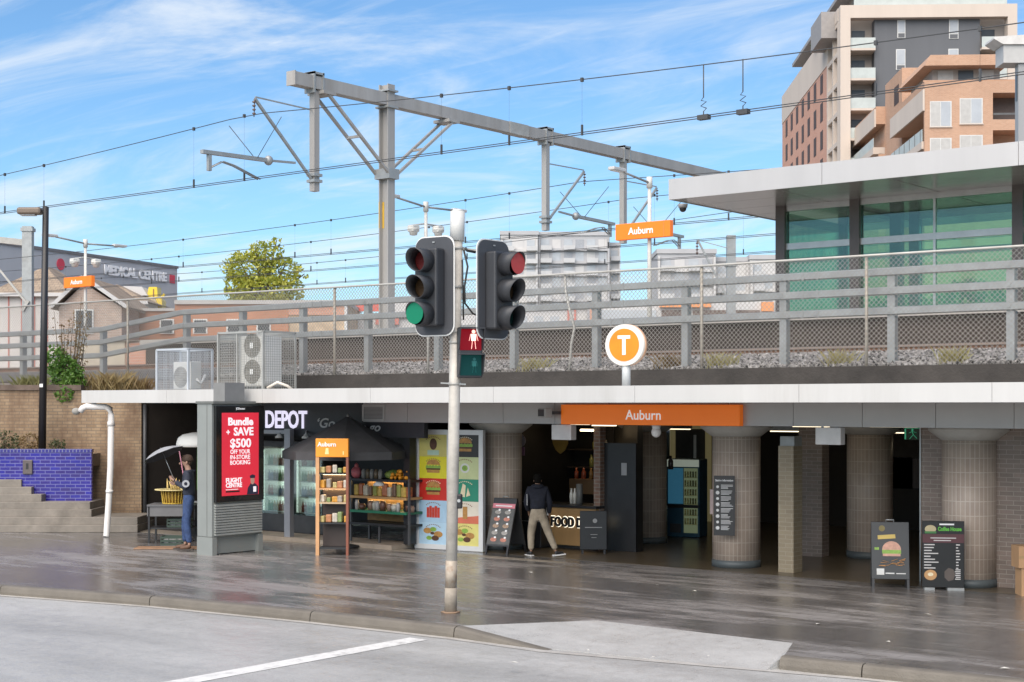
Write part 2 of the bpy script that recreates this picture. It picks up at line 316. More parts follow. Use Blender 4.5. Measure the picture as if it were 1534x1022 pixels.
def wet_road(name, col, lo=0.28, hi=0.55):
    m, nt, b, nd, L = new_mat(name); tc = nd('ShaderNodeTexCoord')
    def noise(sc, det, scale=(1, 1, 1), rough=0.6):
        mp = nd('ShaderNodeMapping'); mp.inputs['Scale'].default_value = scale; L.new(tc.outputs['Object'], mp.inputs[0]); n = nd('ShaderNodeTexNoise'); L.new(mp.outputs[0], n.inputs['Vector'])
        n.inputs['Scale'].default_value = sc; n.inputs['Detail'].default_value = det; n.inputs['Roughness'].default_value = rough; return n.outputs['Fac']
    n1, n2, n3 = noise(0.6, 7, (0.35, 1, 1)), noise(90, 3), noise(5, 6)
    m1 = nd('ShaderNodeMapRange'); L.new(n1, m1.inputs[0]); m1.inputs[1].default_value = 0.3; m1.inputs[2].default_value = 0.7; m1.inputs[3].default_value = 0.76; m1.inputs[4].default_value = 1.14
    m2 = nd('ShaderNodeMapRange'); L.new(n2, m2.inputs[0]); m2.inputs[1].default_value = 0.3; m2.inputs[2].default_value = 0.7; m2.inputs[3].default_value = 0.72; m2.inputs[4].default_value = 1.25
    mu = nd('ShaderNodeMath', operation='MULTIPLY'); L.new(m1.outputs[0], mu.inputs[0]); L.new(m2.outputs[0], mu.inputs[1])
    sc = nd('ShaderNodeVectorMath', operation='SCALE'); sc.inputs[0].default_value = col; L.new(mu.outputs[0], sc.inputs['Scale']); L.new(sc.outputs[0], b.inputs['Base Color'])
    r = nd('ShaderNodeMapRange'); L.new(n3, r.inputs[0]); r.inputs[1].default_value = 0.35; r.inputs[2].default_value = 0.65; r.inputs[3].default_value = lo; r.inputs[4].default_value = hi; L.new(r.outputs[0], b.inputs['Roughness'])
    bp = nd('ShaderNodeBump'); bp.inputs['Strength'].default_value = 0.35; bp.inputs['Distance'].default_value = 0.008; L.new(n2, bp.inputs['Height']); L.new(bp.outputs[0], b.inputs['Normal'])
    return m
pav_m = wet_pavement(); road_m = wet_road('damp road surface', (0.385, 0.38, 0.365)); ramp_m = wet_road('pale ramp concrete', (0.41, 0.405, 0.39), 0.25, 0.55)
kerb_m = M('kerb concrete', (0.145, 0.128, 0.105), 0.6, 0, 0.18, 2.0, 0.4, 50, dirt=(0.10, 0.085, 0.065), dirt_amt=0.5)
gutter_m = M('gutter concrete', (0.42, 0.40, 0.37), 0.55, 0, 0.15, 3, 0.2, 50, dirt=(0.2, 0.15, 0.1), dirt_amt=0.35)
paint_m = M('worn road paint', (0.70, 0.69, 0.66), 0.5, 0, 0.10, 9, dirt=(0.38, 0.37, 0.35), dirt_amt=1.0)
tag(MB().box(-2500, 2500, -2500, 2500, -0.6, -0.4).build('ground', M('dry ground', (0.16, 0.15, 0.12), 0.9)), kind='structure')
RZ = -0.15
tag(MB().add([(-70, -30, RZ), (40, -30, RZ), (40, 18.6, RZ), (-70, 18.6, RZ)], [(0, 1, 2, 3)]).build('road', road_m), kind='structure')
KL = [(-60, 9.6), (-40, 12.0), (-30, 13.3), (-22.05, 14.3), (-19, 14.95), (-15.8, 15.3), (-13.2, 15.45)]
KR = [(-8.62, 16.02), (-7.6, 16.1), (-3.0, 16.45), (12, 17.4), (40, 18.4)]
pv = [(x, y + 0.14) for x, y in KL] + [(-12.05, 17.15), (-8.98, 17.05)] + [(x, y + 0.14) for x, y in KR] + [(40, 38), (-60, 38)]
tag(MB().prism(pv, -0.3, 0.0, 'z').build('pavement', pav_m), kind='structure')
A, B_, C2, D_, E_, F2 = (-13.2, 15.59, 0), (-12.05, 17.15, 0), (-8.98, 17.05, 0), (-8.62, 16.16, 0), (-11.65, 15.52, RZ + 0.006), (-8.7, 15.86, RZ + 0.006)
rm = MB().add([A, B_, C2, D_, E_, F2], [(0, 4, 1), (1, 4, 5, 2), (2, 5, 3)])
rm.add([A, E_, F2, D_, (A[0], A[1], -0.3), (E_[0], E_[1], -0.3), (F2[0], F2[1], -0.3), (D_[0], D_[1], -0.3)], [(0, 4, 5, 1), (1, 5, 6, 2), (2, 6, 7, 3)])
tag(rm.build('kerb_ramp', ramp_m), kind='structure')
def kerb_run(pts, ztop):
    """rounded kerb stones along a line: a sloped, rounded nose in section, with open joints"""
    mb = MB(); sec = [(0.0, -0.28), (0.0, -0.10), (0.015, -0.03), (0.04, -0.008), (0.075, 0.002), (0.15, 0.004), (0.15, -0.28)]
    P = []; acc = 0
    for (x0, y0), (x1, y1) in zip(pts, pts[1:]):
        ln = math.hypot(x1 - x0, y1 - y0); n = max(1, round(ln / 2.4))
        for k in range(n): P.append(((x0 + (x1 - x0) * k / n, y0 + (y1 - y0) * k / n), (x0 + (x1 - x0) * (k + 1) / n, y0 + (y1 - y0) * (k + 1) / n)))
    for i, (a, b) in enumerate(P):
        d = Vector((b[0] - a[0], b[1] - a[1])); ln = d.length; d /= ln; nx, ny = -d.y, d.x
        za, zb = ztop(a), ztop(b); g = 0.008; vs = []
        for (px, py), zt, t in ((a, za, g), (b, zb, -g)):
            for o, z in sec: vs.append((px + d.x * t + nx * o, py + d.y * t + ny * o, max(z + zt, -0.29)))
        n = len(sec); mb.add(vs, [(k, n + k, n + (k + 1) % n, (k + 1) % n) for k in range(n)] + [tuple(range(n)), tuple(reversed(range(n, 2 * n)))])
    return mb
tag(kerb_run(KL, lambda p: 0.0).build('kerb', kerb_m), kind='structure')
tag(kerb_run([(-13.2, 15.45), (-11.6, 15.37)], lambda p: 0.0 if p[0] < -12.6 else -0.15).build('kerb', kerb_m), kind='structure')
tag(kerb_run(KR, lambda p: 0.0).build('kerb', kerb_m), kind='structure')
gl = KL + [(-11.6, 15.37), (-8.7, 15.9)] + KR[1:]
gm = MB()
for (x0, y0), (x1, y1) in zip(gl, gl[1:]): gm.add([(x0, y0 - 0.13, RZ + 0.006), (x1, y1 - 0.13, RZ + 0.006), (x1, y1 + 0.02, RZ + 0.006), (x0, y0 + 0.02, RZ + 0.006)], [(0, 1, 2, 3)])
tag(gm.build('gutter', gutter_m), kind='structure')
tag(MB().add([(-13.68, 5, RZ + 0.005), (-13.36, 5, RZ + 0.005), (-13.36, 15.1, RZ + 0.005), (-13.68, 15.1, RZ + 0.005)], [(0, 1, 2, 3)]).build('road_marking', paint_m), kind='structure')
tag(MB().prism([(xY(205, 22.6), 22.3), (-16.9, 22.9), (-16.9, 23.1), (xY(205, 22.6), 23.0)], 0, 0.004, 'z').build('pavement_strip', M('pale threshold', (0.30, 0.26, 0.21), 0.4, 0, 0.2, 3)), kind='structure')

# ------------------------------------------------------------------ railway land above the concourse
soil_m = M('dry soil', (0.20, 0.15, 0.10), 0.95, 0, 0.3, 1.2, 0.6, 12)
slab_m = M('track bed', (0.19, 0.17, 0.155), 0.95, 0, 0.25, 2, 0.5, 20)
tag(MB().box(-150, 60, 24.9, 160, 3.0, 3.6).build('railway_land', slab_m), kind='structure')
tag(MB().prism([cam_pt(-400, 37.1)] + [cam_pt(140, 37.1), (-28.9, 23.2), (-27.5, 24.88), (-27.5, 24.89), (-80, 24.89)], 3.28, 3.32, 'z').build('soil_bed', soil_m), kind='structure')
tag(MB().box(-27.45, 8, 24.62, 24.88, 3.29, 3.66).build('sleeper_edging', M('dark weathered timber edging', (0.04, 0.035, 0.031), 0.85, 0, 0.35, 1.6, 0.5, 25)), kind='structure')
bal_m = M('ballast base', (0.13, 0.12, 0.11), 0.95, 0, 0.3, 6, 0.6, 30)
tag(MB().prism([(24.9, 3.61), (29.3, 3.61), (29.3, 3.95), (26.4, 3.95), (24.9, 3.66)], -60, 12, 'x').build('ballast_bed', bal_m), kind='structure')
rnd = random.Random(3); gv = MB()
for i in range(13000):
    x = -29 + 21.5 * rnd.random() ** 0.9; y = rnd.uniform(24.92, 26.9); z = 3.665 + min(1, (y - 24.9) / 1.5) * 0.285; s = rnd.uniform(0.028, 0.062); q = Matrix.Rotation(rnd.uniform(0, 6.3), 3, Vector((rnd.gauss(0, 1), rnd.gauss(0, 1), rnd.gauss(0, 1) + 0.01)))
    pts = [Vector((x, y, z + 0.01)) + q @ Vector(p) * s for p in ((1.2, 0.2, 0), (-1.1, 0, 0.1), (0, 0.9, -0.1), (0.1, -0.9, 0), (0, 0.1, 0.75), (0, 0, -0.75))]
    gv.add(pts, [(0, 2, 4), (2, 1, 4), (1, 3, 4), (3, 0, 4), (2, 0, 5), (1, 2, 5), (3, 1, 5), (0, 3, 5)])
tag(gv.build('ballast_gravel', M('ballast stone', (0.25, 0.235, 0.225), 0.9, 0, 0.2, 9, island=0.9)), kind='stuff')
for k, y in enumerate((26.95, 28.45)):
    r = thing('steel_rail', ('near brown steel rail along the ballast behind the mesh fence', 'far brown steel rail close against the dark platform wall')[k], 'rail', (0, y, 3.95), 0, 'running rails of the first track')
    MB().box(-60, 12, -0.035, 0.035, 0.125, 0.165).build('rail_head', M('polished rail', (0.33, 0.26, 0.22), 0.5, 0.5, 0.1, 3), r); MB().box(-60, 12, -0.07, 0.07, 0, 0.02).box(-60, 12, -0.012, 0.012, 0.02, 0.125).build('rail_web', rust, r)
for i in range(112):
    x = -60 + 0.63 * i
    o = MB().bbox(-0.12, 0.12, -1.25, 1.25, 0, 0.08, 0.01).build('sleeper', M('concrete sleeper', (0.30, 0.26, 0.22), 0.9), None, (x, 27.7, 3.885)) if i == 0 else dup(sl0, (x, 27.7, 3.885))
    if i == 0: sl0 = tag(o, 'grey concrete sleeper half sunk in the ballast under the rails', 'sleeper', 'sleepers under the first track')
plat = thing('station_platform', 'long railway platform with dark brown grimy side wall above the rails', 'platform', (0, 0, 0))
MB().box(-37.6, 20, 29.45, 39.5, 3.6, 4.80).build('platform_wall', M('grimy platform wall', (0.05, 0.039, 0.033), 0.9, 0, 0.35, 0.7, streak=True, dirt=(0.10, 0.08, 0.065), dirt_amt=0.35), plat)
MB().box(-37.7, 20, 29.3, 39.6, 4.80, 4.95).build('platform_edge', M('platform coping', (0.36, 0.34, 0.31), 0.8), plat)
MB().box(-39.6, 20, 29.42, 29.9, 4.952, 4.956).build('edge_line', M('white edge paint', (0.6, 0.58, 0.5), 0.6), plat)
MB().box(-39.3, 20, 33.1, 33.2, 4.95, 5.15).build('kick_rail', galv, plat)

# ------------------------------------------------------------------ fences on the railway edge
gf = thing('guard_rail_fence', 'grey steel guard fence of three broad beams on square posts', 'fence', (0, 25.12, 0))
xs = [-9.15 + 2.13 * 5 - 2.13 * k for k in range(0, 16)]
def drop(x): return 0.0 if x > -30.6 else (-0.34 * min(1, (-30.6 - x) / 3.3))
FX = [xs[0] + 0.5, -30.55, -33.9, -44]
for zt in (5.26, 4.92, 4.565):
    m = MB()
    for a, b in zip(FX, FX[1:]):
        za, zb = zt + drop(a), zt + drop(b); vs = []
        for x, z in ((a, za), (b, zb)): vs += [(x, -0.06, z), (x, -0.10, z + 0.02), (x, -0.10, z + 0.125), (x, -0.06, z + 0.145), (x, -0.047, z + 0.145), (x, -0.047, z)]
        m.add(vs, [(k, 6 + k, 6 + (k + 1) % 6, (k + 1) % 6) for k in range(6)])
    for x in xs[1::2]:
        if x > -30: m.box(x + 0.42, x + 0.45, -0.112, -0.10, zt - 0.005, zt + 0.15).box(x + 0.72, x + 0.75, -0.112, -0.10, zt - 0.005, zt + 0.15)
    m.build('rail', galv, gf)
for x in xs + [-33.9, -37.6, -41.2]:
    d = drop(x); m = MB().box(x - 0.07, x - 0.055, -0.045, 0.10, 3.62, 5.30 + d).box(x + 0.055, x + 0.07, -0.045, 0.10, 3.62, 5.30 + d).box(x - 0.055, x + 0.055, -0.045, -0.03, 3.62, 5.30 + d)
    for zt in (5.26, 4.92, 4.565): m.box(x - 0.03, x + 0.03, -0.112, -0.099, zt + d + 0.05, zt + d + 0.10)
    m.build('post', galv, gf)
mf = thing('chain_link_fence', 'tall chain link mesh fence with thin pipe posts and top rail', 'fence', (0, 24.78, 0))
def fz(x): return 5.66 - 0.004 * (x + 20)
m = MB(); P = 0.092; z0f = 3.66; wr = 0.003
def strand(x0, x1, sgn, y):
    xa, xb = x0, x1; m.bar((xa, y, z0f), (xb, y, fz(xb)), wr * 2, wr * 2)
h = 2.0
for i in range(int((38 + h) / P)):
    x = -46 + P * i
    strand(x, x + h, 1, -0.003); strand(x + h, x, -1, 0.003)
m.build('mesh_panel', M('galvanised mesh wire', (0.30, 0.285, 0.26), 0.6, 0.2, 0.1), mf)
MB().path([(-46, 0, fz(-46)), (-30, 0, fz(-30) + 0.02), (-16, 0, fz(-16) - 0.02), (-2, 0, fz(-2))], 0.024, 6).build('top_rail', galv_warm, mf)
for px in (-60, 190, 500, 1050, 1297, 1560):
    x = xY(px, 24.78); MB().tube((x, 0.03, 3.5), (x, 0.03, fz(x)), 0.032, n=8).build('post', M('rust flecked pipe', (0.36, 0.33, 0.28), 0.6, 0.3, 0.2, 5, dirt=(0.22, 0.13, 0.08), dirt_amt=0.6), mf)
x = xY(845, 24.78); MB().path([(x + 0.1, 0.03, 3.5), (x + 0.16, 0.03, 4.2), (x + 0.24, 0.03, 4.55), (x + 0.12, 0.03, 4.9), (x + 0.02, 0.03, 5.3), (x, 0.03, fz(x))], 0.028, 8).build('bent_post', galv_warm, mf)
x = xY(640, 24.78); MB().tube((x, 0.03, 3.5), (x, 0.03, fz(x)), 0.03, n=8).build('post', galv_warm, mf)

# ------------------------------------------------------------------ overhead line structures
gx = -31.0
gan = thing('overhead_line_gantry', 'tall grey steel gantry with long beam reaching across the tracks', 'gantry', (gx, 33.2, 3.6))
gs = M('gantry steel', (0.36, 0.35, 0.335), 0.6, 0.2, 0.14, 1.6, streak=True, dirt=(0.24, 0.20, 0.16), dirt_amt=0.45)
m = MB().box(-0.16, 0.16, -3.9, 26, 8.32, 8.68); m.box(-0.175, 0.175, -3.92, -3.88, 8.30, 8.70)
m.build('beam', gs, gan)
m = MB().box(-0.19, -0.155, -0.15, 0.15, 1.0, 8.95).box(0.155, 0.19, -0.15, 0.15, 1.0, 8.95).box(-0.155, 0.155, -0.025, 0.025, 1.0, 8.95)
m.build('column', gs, gan)
MB().box(-0.3, 0.3, -0.22, 0.22, 6.12, 6.42).build('knee_collar', galv, gan); MB().box(-0.27, 0.27, -0.22, 0.22, 8.24, 8.295).build('beam_clamp', galv, gan); MB().box(-0.27, 0.27, -0.22, 0.22, 8.73, 8.78).build('beam_clamp', galv, gan)
MB().add([(-0.19, -0.154, 4.66), (-0.16, -0.154, 4.66), (-0.16, -0.154, 5.45), (-0.19, -0.154, 5.45)], [(0, 1, 2, 3)]).box(-0.15, -0.08, -0.034, -0.028, 4.66, 5.45).build('warning_plate', M('yellow plate', (0.62, 0.38, 0.04), 0.5), gan)
for yb in (-2.7, 2.75):
    m = MB()
    for sx in (-0.27, 0.25): m.bar((sx, math.copysign(0.15, yb), 6.25), (sx, yb, 8.22), 0.09, 0.07)
    m.bar((-0.27, yb * 0.52, 7.2), (0.25, yb * 0.52, 7.2), 0.07)
    m.box(-0.34, 0.32, yb - 0.25, yb + 0.25, 8.2, 8.29); m.build('knee_brace', gs, gan)
def drop_post(yp, zb, near):
    y = yp - 33.2; z = zb - 3.6; s = -1 if near else 1
    dp = MB().box(-0.1, 0.1, y - 0.1, y + 0.1, z, 8.29).build('drop_post', gs, gan)
    MB().box(-0.2, 0.2, y - 0.2, y - 0.15, 8.2, 8.8).box(-0.2, 0.2, y + 0.15, y + 0.2, 8.2, 8.8).box(-0.2, 0.2, y - 0.2, y + 0.2, 8.73, 8.79).build('clamp', galv, dp)
    ya = y + s * 2.25; m = MB()
    m.bar((0, y + s * 0.13, z + 0.35), (0, ya, z + 2.28), 0.07); m.bar((0, y + s * 0.13, z + 2.3), (0, ya - s * 0.02, z + 2.33), 0.035)
    m.box(-0.16, 0.16, y - 0.16, y + 0.16, z + 0.25, z + 0.33).box(-0.16, 0.16, y - 0.16, y + 0.16, z + 0.42, z + 0.5)
    m.build('cantilever', galv, dp)
    m = MB()
    for k in range(4): m.lathe([(0.015, 0), (0.05, 0.02), (0.05, 0.045), (0.015, 0.06)], 8, (0, ya + s * 0.03, z + 1.84 + 0.105 * k))
    m.path([(0, ya, z + 2.3), (0, ya + s * 0.03, z + 1.78)], 0.015); m.build('insulator', insul, dp)
    m = MB(); yt = y + s * 4.1
    m.bar((0, y + s * 0.75, z + 0.72), (0, y + s * 1.75, z + 0.66), 0.06); m.bar((0, y + s * 1.75, z + 0.66), (0, yt, z + 0.60), 0.13, 0.10); m.box(-0.05, 0.05, yt + 0.25 * -s - 0.05, yt + 0.25 * -s + 0.05, z + 0.12, z + 0.58)
    for o in (-0.05, 0.05): m.path([(o, yt - s * 0.3, z + 0.22), (o, yt - s * 0.7, z + 0.42), (o, yt - s * 1.1, z + 0.36), (o, yt - s * 2.0, z + 0.10)], 0.02)
    m.ell((0, y + s * 1.75, z + 0.66), (0.13, 0.13, 0.14), 10, 6)
    m.build('registration_arm', galv, dp)
    m = MB().path([(0, y + s * 2.2, z + 0.62), (-1.05, ya, z + 1.66)], 0.012, 4).path([(0, y + s * 2.2, z + 0.62), (1.05, ya, z + 1.66)], 0.012, 4); m.build('stay_wire', wire_m, dp)
ysp = yX(772, gx) - 33.2; MB().box(-0.175, 0.175, ysp - 0.5, ysp + 0.5, 8.31, 8.69).build('splice_plate', galv_warm, gan)
drop_post(30.2, 9.03, True); drop_post(41.1, 8.9, False); drop_post(45.8, 8.85, False)
def wires(y, xs_, cat0, cat1, con, label, gy, r=1.0, pair=True):
    t = thing('overhead_wire', label, 'overhead wire', (0, y, 0), 0, 'overhead line wires')
    m = MB(); SP = 62.0; pts = []
    def cz(x):
        u = (x - gx) % SP / SP; return cat1 + (cat0 - cat1) * (2 * u - 1) ** 2
    X = [xs_[0] + (xs_[1] - xs_[0]) * i / 60 for i in range(61)]
    m.path([(x, 0, cz(x)) for x in X], 0.012 * r, 5).build('messenger_wire', wire_m, t)
    m = MB(); m.path([(x, 0.0, con + 0.0006 * (x + 20)) for x in X[::4]], 0.011 * r, 5)
    if pair: m.path([(x, 0.06, con + 0.06 + 0.0006 * (x + 20)) for x in X[::4]], 0.011 * r, 5)
    m.build('contact_wire', wire_m, t)
    x = xs_[0] + 2
    while x < xs_[1]:
        m = MB(); m.path([(x, 0, con + 0.06), (x, 0, cz(x))], 0.0025 * r, 4); m.box(x - 0.03, x + 0.03, -0.03, 0.03, cz(x) - 0.05, cz(x) + 0.04); m.box(x - 0.02, x + 0.02, -0.02, 0.02, con - 0.02, con + 0.22); m.build('dropper', wire_m, t); x += 7.1 if int(x) % 3 else 2.1
    return t
wt = wires(27.75, (-75, 6), 10.85, 9.95, 9.08, 'nearest overhead wire pair with droppers, crossing in front of the gantry column', 0)
m = MB()
for px in (1054, 1113):
    x = xY(px, 27.75); z = 9.1; m.path([(x, 0, 10.2), (x, 0, z + 0.42), (x - 0.06, 0, z + 0.36), (x + 0.07, 0, z + 0.32), (x - 0.07, 0, z + 0.24), (x + 0.07, 0, z + 0.18), (x, 0, z + 0.12), (x, 0, z)], 0.013, 5); m.box(x - 0.14, x + 0.12, -0.04, 0.1, z - 0.05, z + 0.05)
m.build('jumper_loop', wire_m, wt)
wires(43.4, (-120, 10), 10.85, 10.2, 9.05, 'middle overhead wire pair held by the second drop post of the gantry', 0, 1.1)
wires(47.9, (-130, 10), 10.85, 10.2, 9.0, 'overhead wire pair held by the third drop post of the gantry', 0, 1.1)
wires(56.0, (-150, 10), 11.2, 10.4, 9.3, 'farthest overhead wire pair low behind the traffic signals', 0, 1.2)
# gantry beyond the street lamp
g2 = thing('overhead_line_gantry', 'far left gantry post with beam and diagonal strut above the brown gables', 'gantry', (*cam_pt(42, 75), 3.6), TH)
MB().box(-0.24, 0.24, -0.2, 0.2, 0, 8.2).build('column', galv, g2); MB().box(-0.3, 0.3, -0.26, 0.26, 7.95, 8.12).build('beam_clamp', galv, g2)
MB().bar((-0.2, 0, 7.4), (-6, -0.5, 8.0), 0.26, 0.3).build('beam', galv_warm, g2); MB().bar((0.0, -0.25, 4.4), (-2.5, -0.3, 7.5), 0.1).bar((-0.2, -0.25, 4.0), (0.1, -0.25, 4.5), 0.14).build('cantilever', galv_warm, g2)
g3 = thing('overhead_line_mast', 'grey overhead line mast with thin cantilever strut beside the station shelter', 'mast', (*cam_pt(1095, 66), 3.6), TH)
MB().box(-0.19, 0.19, -0.16, 0.16, 0, 6.75).build('column', galv, g3); MB().box(-0.26, 0.26, -0.22, 0.22, 5.4, 5.55).build('beam_clamp', galv, g3)
MB().bar((-0.15, 0, 4.0), (-1.45, 0, 6.55), 0.08).bar((-0.15, 0, 6.2), (-1.45, 0, 6.55), 0.03).build('cantilever', galv, g3)
m = MB()
for k in range(4): m.lathe([(0.015, 0), (0.06, 0.03), (0.06, 0.06), (0.015, 0.09)], 8, (-1.48, 0, 5.95 + 0.14 * k))
m.path([(-1.48, 0, 5.9), (-1.48, 0, 6.55)], 0.02).build('insulator', insul, g3)

# ------------------------------------------------------------------ lamps and name boards on the platform
def lamp_head(par, y, z, s):
    m = MB().bbox(-0.11, 0.11, min(y, y + s * 0.62), max(y, y + s * 0.62), z - 0.045, z + 0.05, 0.02); o = m.build('lamp_head', M('lamp casing', (0.50, 0.50, 0.49), 0.5), par)
    MB().box(-0.08, 0.08, min(y + s * .1, y + s * 0.55), max(y + s * .1, y + s * 0.55), z - 0.06, z - 0.046).build('lens', M('lamp lens', (0.7, 0.7, 0.65), 0.2), o)
def platform_lamp(px, Y, label, arms, board, speakers):
    X = xY(px, Y); t = thing('platform_lamp', label, 'lamp post', (X, Y, 4.78), 0, 'lamp posts on the platform')
    MB().tube((0, 0, 0), (0, 0, 4.6), 0.075, 0.055, 10).tube((0, 0, 4.5), (0, 0, 4.82), 0.09, n=10).build('pole', M('cream pole paint', (0.58, 0.57, 0.53), 0.5), t)
    for s in arms:
        z1 = 4.7 + (0.12 if s < 0 else -0.02); MB().path([(0, 0, 4.65), (0, s * 1.5, z1)], 0.035, 8).build('arm', galv, t); lamp_head(t, s * 1.35, z1 + 0.02, s)
    if speakers:
        MB().path([(-0.35, -0.45, 4.02), (-0.05, -0.05, 4.1), (0.35, 0.42, 4.02)], 0.03, 6).build('speaker_bracket', galv, t)
        for s in (-1, 1): MB().lathe([(0.02, 0), (0.12, 0.02), (0.15, 0.16), (0.2, 0.2), (0.2, 0.24)], 12, (s * 0.24, s * 0.34, 3.7)).bbox(s * 0.24 - 0.14, s * 0.24 + 0.14, s * 0.34 - 0.16, s * 0.34 + 0.16, 3.82, 4.04, 0.04).build('loudspeaker', M('speaker plastic', (0.62, 0.61, 0.57), 0.5), t)
    if board:
        b0, b1, zb, hb = board; s = thing('station_name_board', board_label[px], 'sign', (X, Y - 0.16, zb + 4.78), 0, 'orange station name boards')
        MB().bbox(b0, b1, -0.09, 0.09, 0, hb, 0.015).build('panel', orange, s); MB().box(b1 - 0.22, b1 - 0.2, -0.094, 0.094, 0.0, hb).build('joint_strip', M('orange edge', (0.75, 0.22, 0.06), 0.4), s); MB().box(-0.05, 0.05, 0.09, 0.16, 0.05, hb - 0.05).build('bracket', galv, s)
        text(s, 'Auburn', (b0 + b1) / 2 - 0.05, hb * 0.3, hb * 0.42, -0.096, letter_w, bold=0.006)
board_label = {973: 'orange Auburn name board on a pole beside the station shelter roof', 128: 'orange Auburn name board above the brown gabled roofs'}
platform_lamp(973, 37, 'tall pale lamp post with one arm, standing behind the Auburn board near the shelter', (-1,), (-1.03, 0.86, 3.02, 0.47), False)
platform_lamp(128, 37, 'pale double armed lamp post with loudspeakers in front of the medical centre', (-1, 1), (-1.1, 0.72, 2.9, 0.42), True)
platform_lamp(638, 37, 'pale double armed lamp post with two loudspeakers behind the traffic signal', (-1, 1), None, True)

# ------------------------------------------------------------------ glass station shelter on the platform
sh = thing('station_shelter', 'green glass station building with broad flat grey overhanging roof', 'station building', (0, 0, 4.95))
pan = M('aluminium roof panel', (0.50, 0.485, 0.475), 0.4, 0.3, 0.05, 1.0, streak=True); soff = M('soffit panel', (0.40, 0.385, 0.37), 0.22, 0.55, 0.06, 1)
xr, yr0, yr1, z0r, z1r = -20.3, 32.0, 41.5, 3.16, 3.62
MB().box(xr + 0.03, 14, yr0 + 0.03, yr1, z0r + 0.02, z1r).build('roof', pan, sh)
m = MB(); xx = xr
for wd in (4.2, 4.6, 4.6, 4.6, 4.6, 4.6, 7): m.box(xx + 0.006, xx + wd - 0.006, yr0, yr0 + 0.029, z0r - 0.02, z1r + 0.03); xx += wd
m.build('fascia', pan, sh); m = MB()
yy = yr0 + 0.04
for k in range(3): MB().box(xr, xr + 0.029, yy + 0.006, yy + 3.1, z0r - 0.02, z1r + 0.03).build('end_fascia', pan, sh); yy += 3.12
m = MB()
for i in range(12):
    for j in range(7): m.box(xr + 0.04 + i * 2.9, xr + 0.03 + i * 2.9 + 2.88, yr0 + 0.04 + j * 1.34, yr0 + 0.03 + j * 1.34 + 1.33, z0r - 0.004, z0r + 0.018)
m.build('soffit', soff, sh)
gl_m = GLASS('green glass', (0.68, 0.88, 0.77), 0.04); gy, gyb = 35.0, 38.6; gx0 = xY(1172, 35.0)
post_m = M('dark bronze post', (0.10, 0.085, 0.08), 0.4, 0.5, 0.1)
xcol = [gx0, xY(1283, gy), xY(1527, gy), xY(1527, gy) + 4.4, xY(1527, gy) + 8.8]
for i, x in enumerate(xcol):
    for y in (gy, gyb): MB().box(x - 0.13, x + 0.13, y - 0.13, y + 0.13, 0, z0r - 0.005).build('post', post_m, sh)
zt1 = 2.11
for a, b in zip(xcol, xcol[1:]):
    for y in (gy, gyb):
        MB().box(a + 0.131, b - 0.131, y - 0.012, y + 0.012, 0.16, z0r - 0.15).build('glass_pane', gl_m, sh)
        for za, zb in ((zt1 - 0.09, zt1 + 0.07), (0.02, 0.16), (z0r - 0.15, z0r - 0.006)): MB().box(a + 0.131, b - 0.131, y - 0.05, y + 0.05, za, zb).build('transom', steel, sh)
    if b - a > 3: MB().box((a + b) / 2 - 0.03, (a + b) / 2 + 0.03, gy - 0.045, gy + 0.045, 0.16, zt1 - 0.091).box((a + b) / 2 - 0.03, (a + b) / 2 + 0.03, gy - 0.045, gy + 0.045, zt1 + 0.071, z0r - 0.151).build('mullion', steel, sh)
MB().box(gx0 - 0.012, gx0 + 0.012, gy + 0.131, gyb - 0.131, 0.16, z0r - 0.15).build('glass_pane', gl_m, sh)
MB().bbox(xcol[0] + 0.7, xcol[0] + 3.0, gy + 1.6, gy + 2.0, 0.02, 0.5, 0.02).build('bench', M('bench seat', (0.25, 0.3, 0.28), 0.5), sh)
MB().box(xY(1335, 36.2), xY(1352, 36.2), 36.1, 36.3, 0.02, z0r - 0.01).build('post', post_m, sh)
MB().box(xr + 2.8, xr + 3.1, 35.2, 38.5, z0r - 0.09, z0r - 0.005).build('soffit_rail', post_m, sh)
cd = thing('dome_camera', 'small dome camera under the far corner of the shelter roof', 'security camera', (xY(1023, 33.0), 33.0, 4.95 + z0r - 0.005))
MB().lathe([(0.11, -0.10), (0.13, -0.005)], 14).build('housing', M('camera casing', (0.3, 0.3, 0.3), 0.4), cd); MB().ell((0, 0, -0.12), (0.09, 0.09, 0.09), 12, 8).build('dome', black, cd)
# ------------------------------------------------------------------ awning and concourse
AY = 20.8; AX0 = xY(122, AY)
fas_m = M('off white fascia paint', (0.52, 0.515, 0.50), 0.5, 0, 0.05, 1.2, streak=True, dirt=(0.36, 0.345, 0.32), dirt_amt=0.45)
aw = thing('awning', 'long flat white awning running the whole length of the station front', 'awning', (0, 0, 0))
MB().box(AX0 + 0.05, 8, AY + 0.07, 24.6, 3.05, 3.27).build('roof_slab', M('awning roof sheet', (0.42, 0.41, 0.39), 0.7), aw)
m = MB(); x = AX0
while x < 8: m.box(x + 0.003, min(x + 3.0, 8) - 0.003, AY, AY + 0.065, 3.02, 3.30); x += 3.0
m.build('fascia', fas_m, aw); MB().box(AX0, AX0 + 0.045, AY + 0.067, 22.2, 3.02, 3.30).build('end_fascia', fas_m, aw)
MB().box(AX0 + 0.05, 8, AY + 0.07, 22.86, 3.03, 3.045).build('soffit', M('awning soffit', (0.45, 0.44, 0.42), 0.7), aw)
tile1, tile2, grout = (0.48, 0.385, 0.315), (0.42, 0.33, 0.27), (0.62, 0.55, 0.47)
col_tile = BR('vertical column tiles', tile1, tile2, grout, 0.075, 0.235, 0.006, 0.4, var=0.14, offset=0.0, spec=0.4)
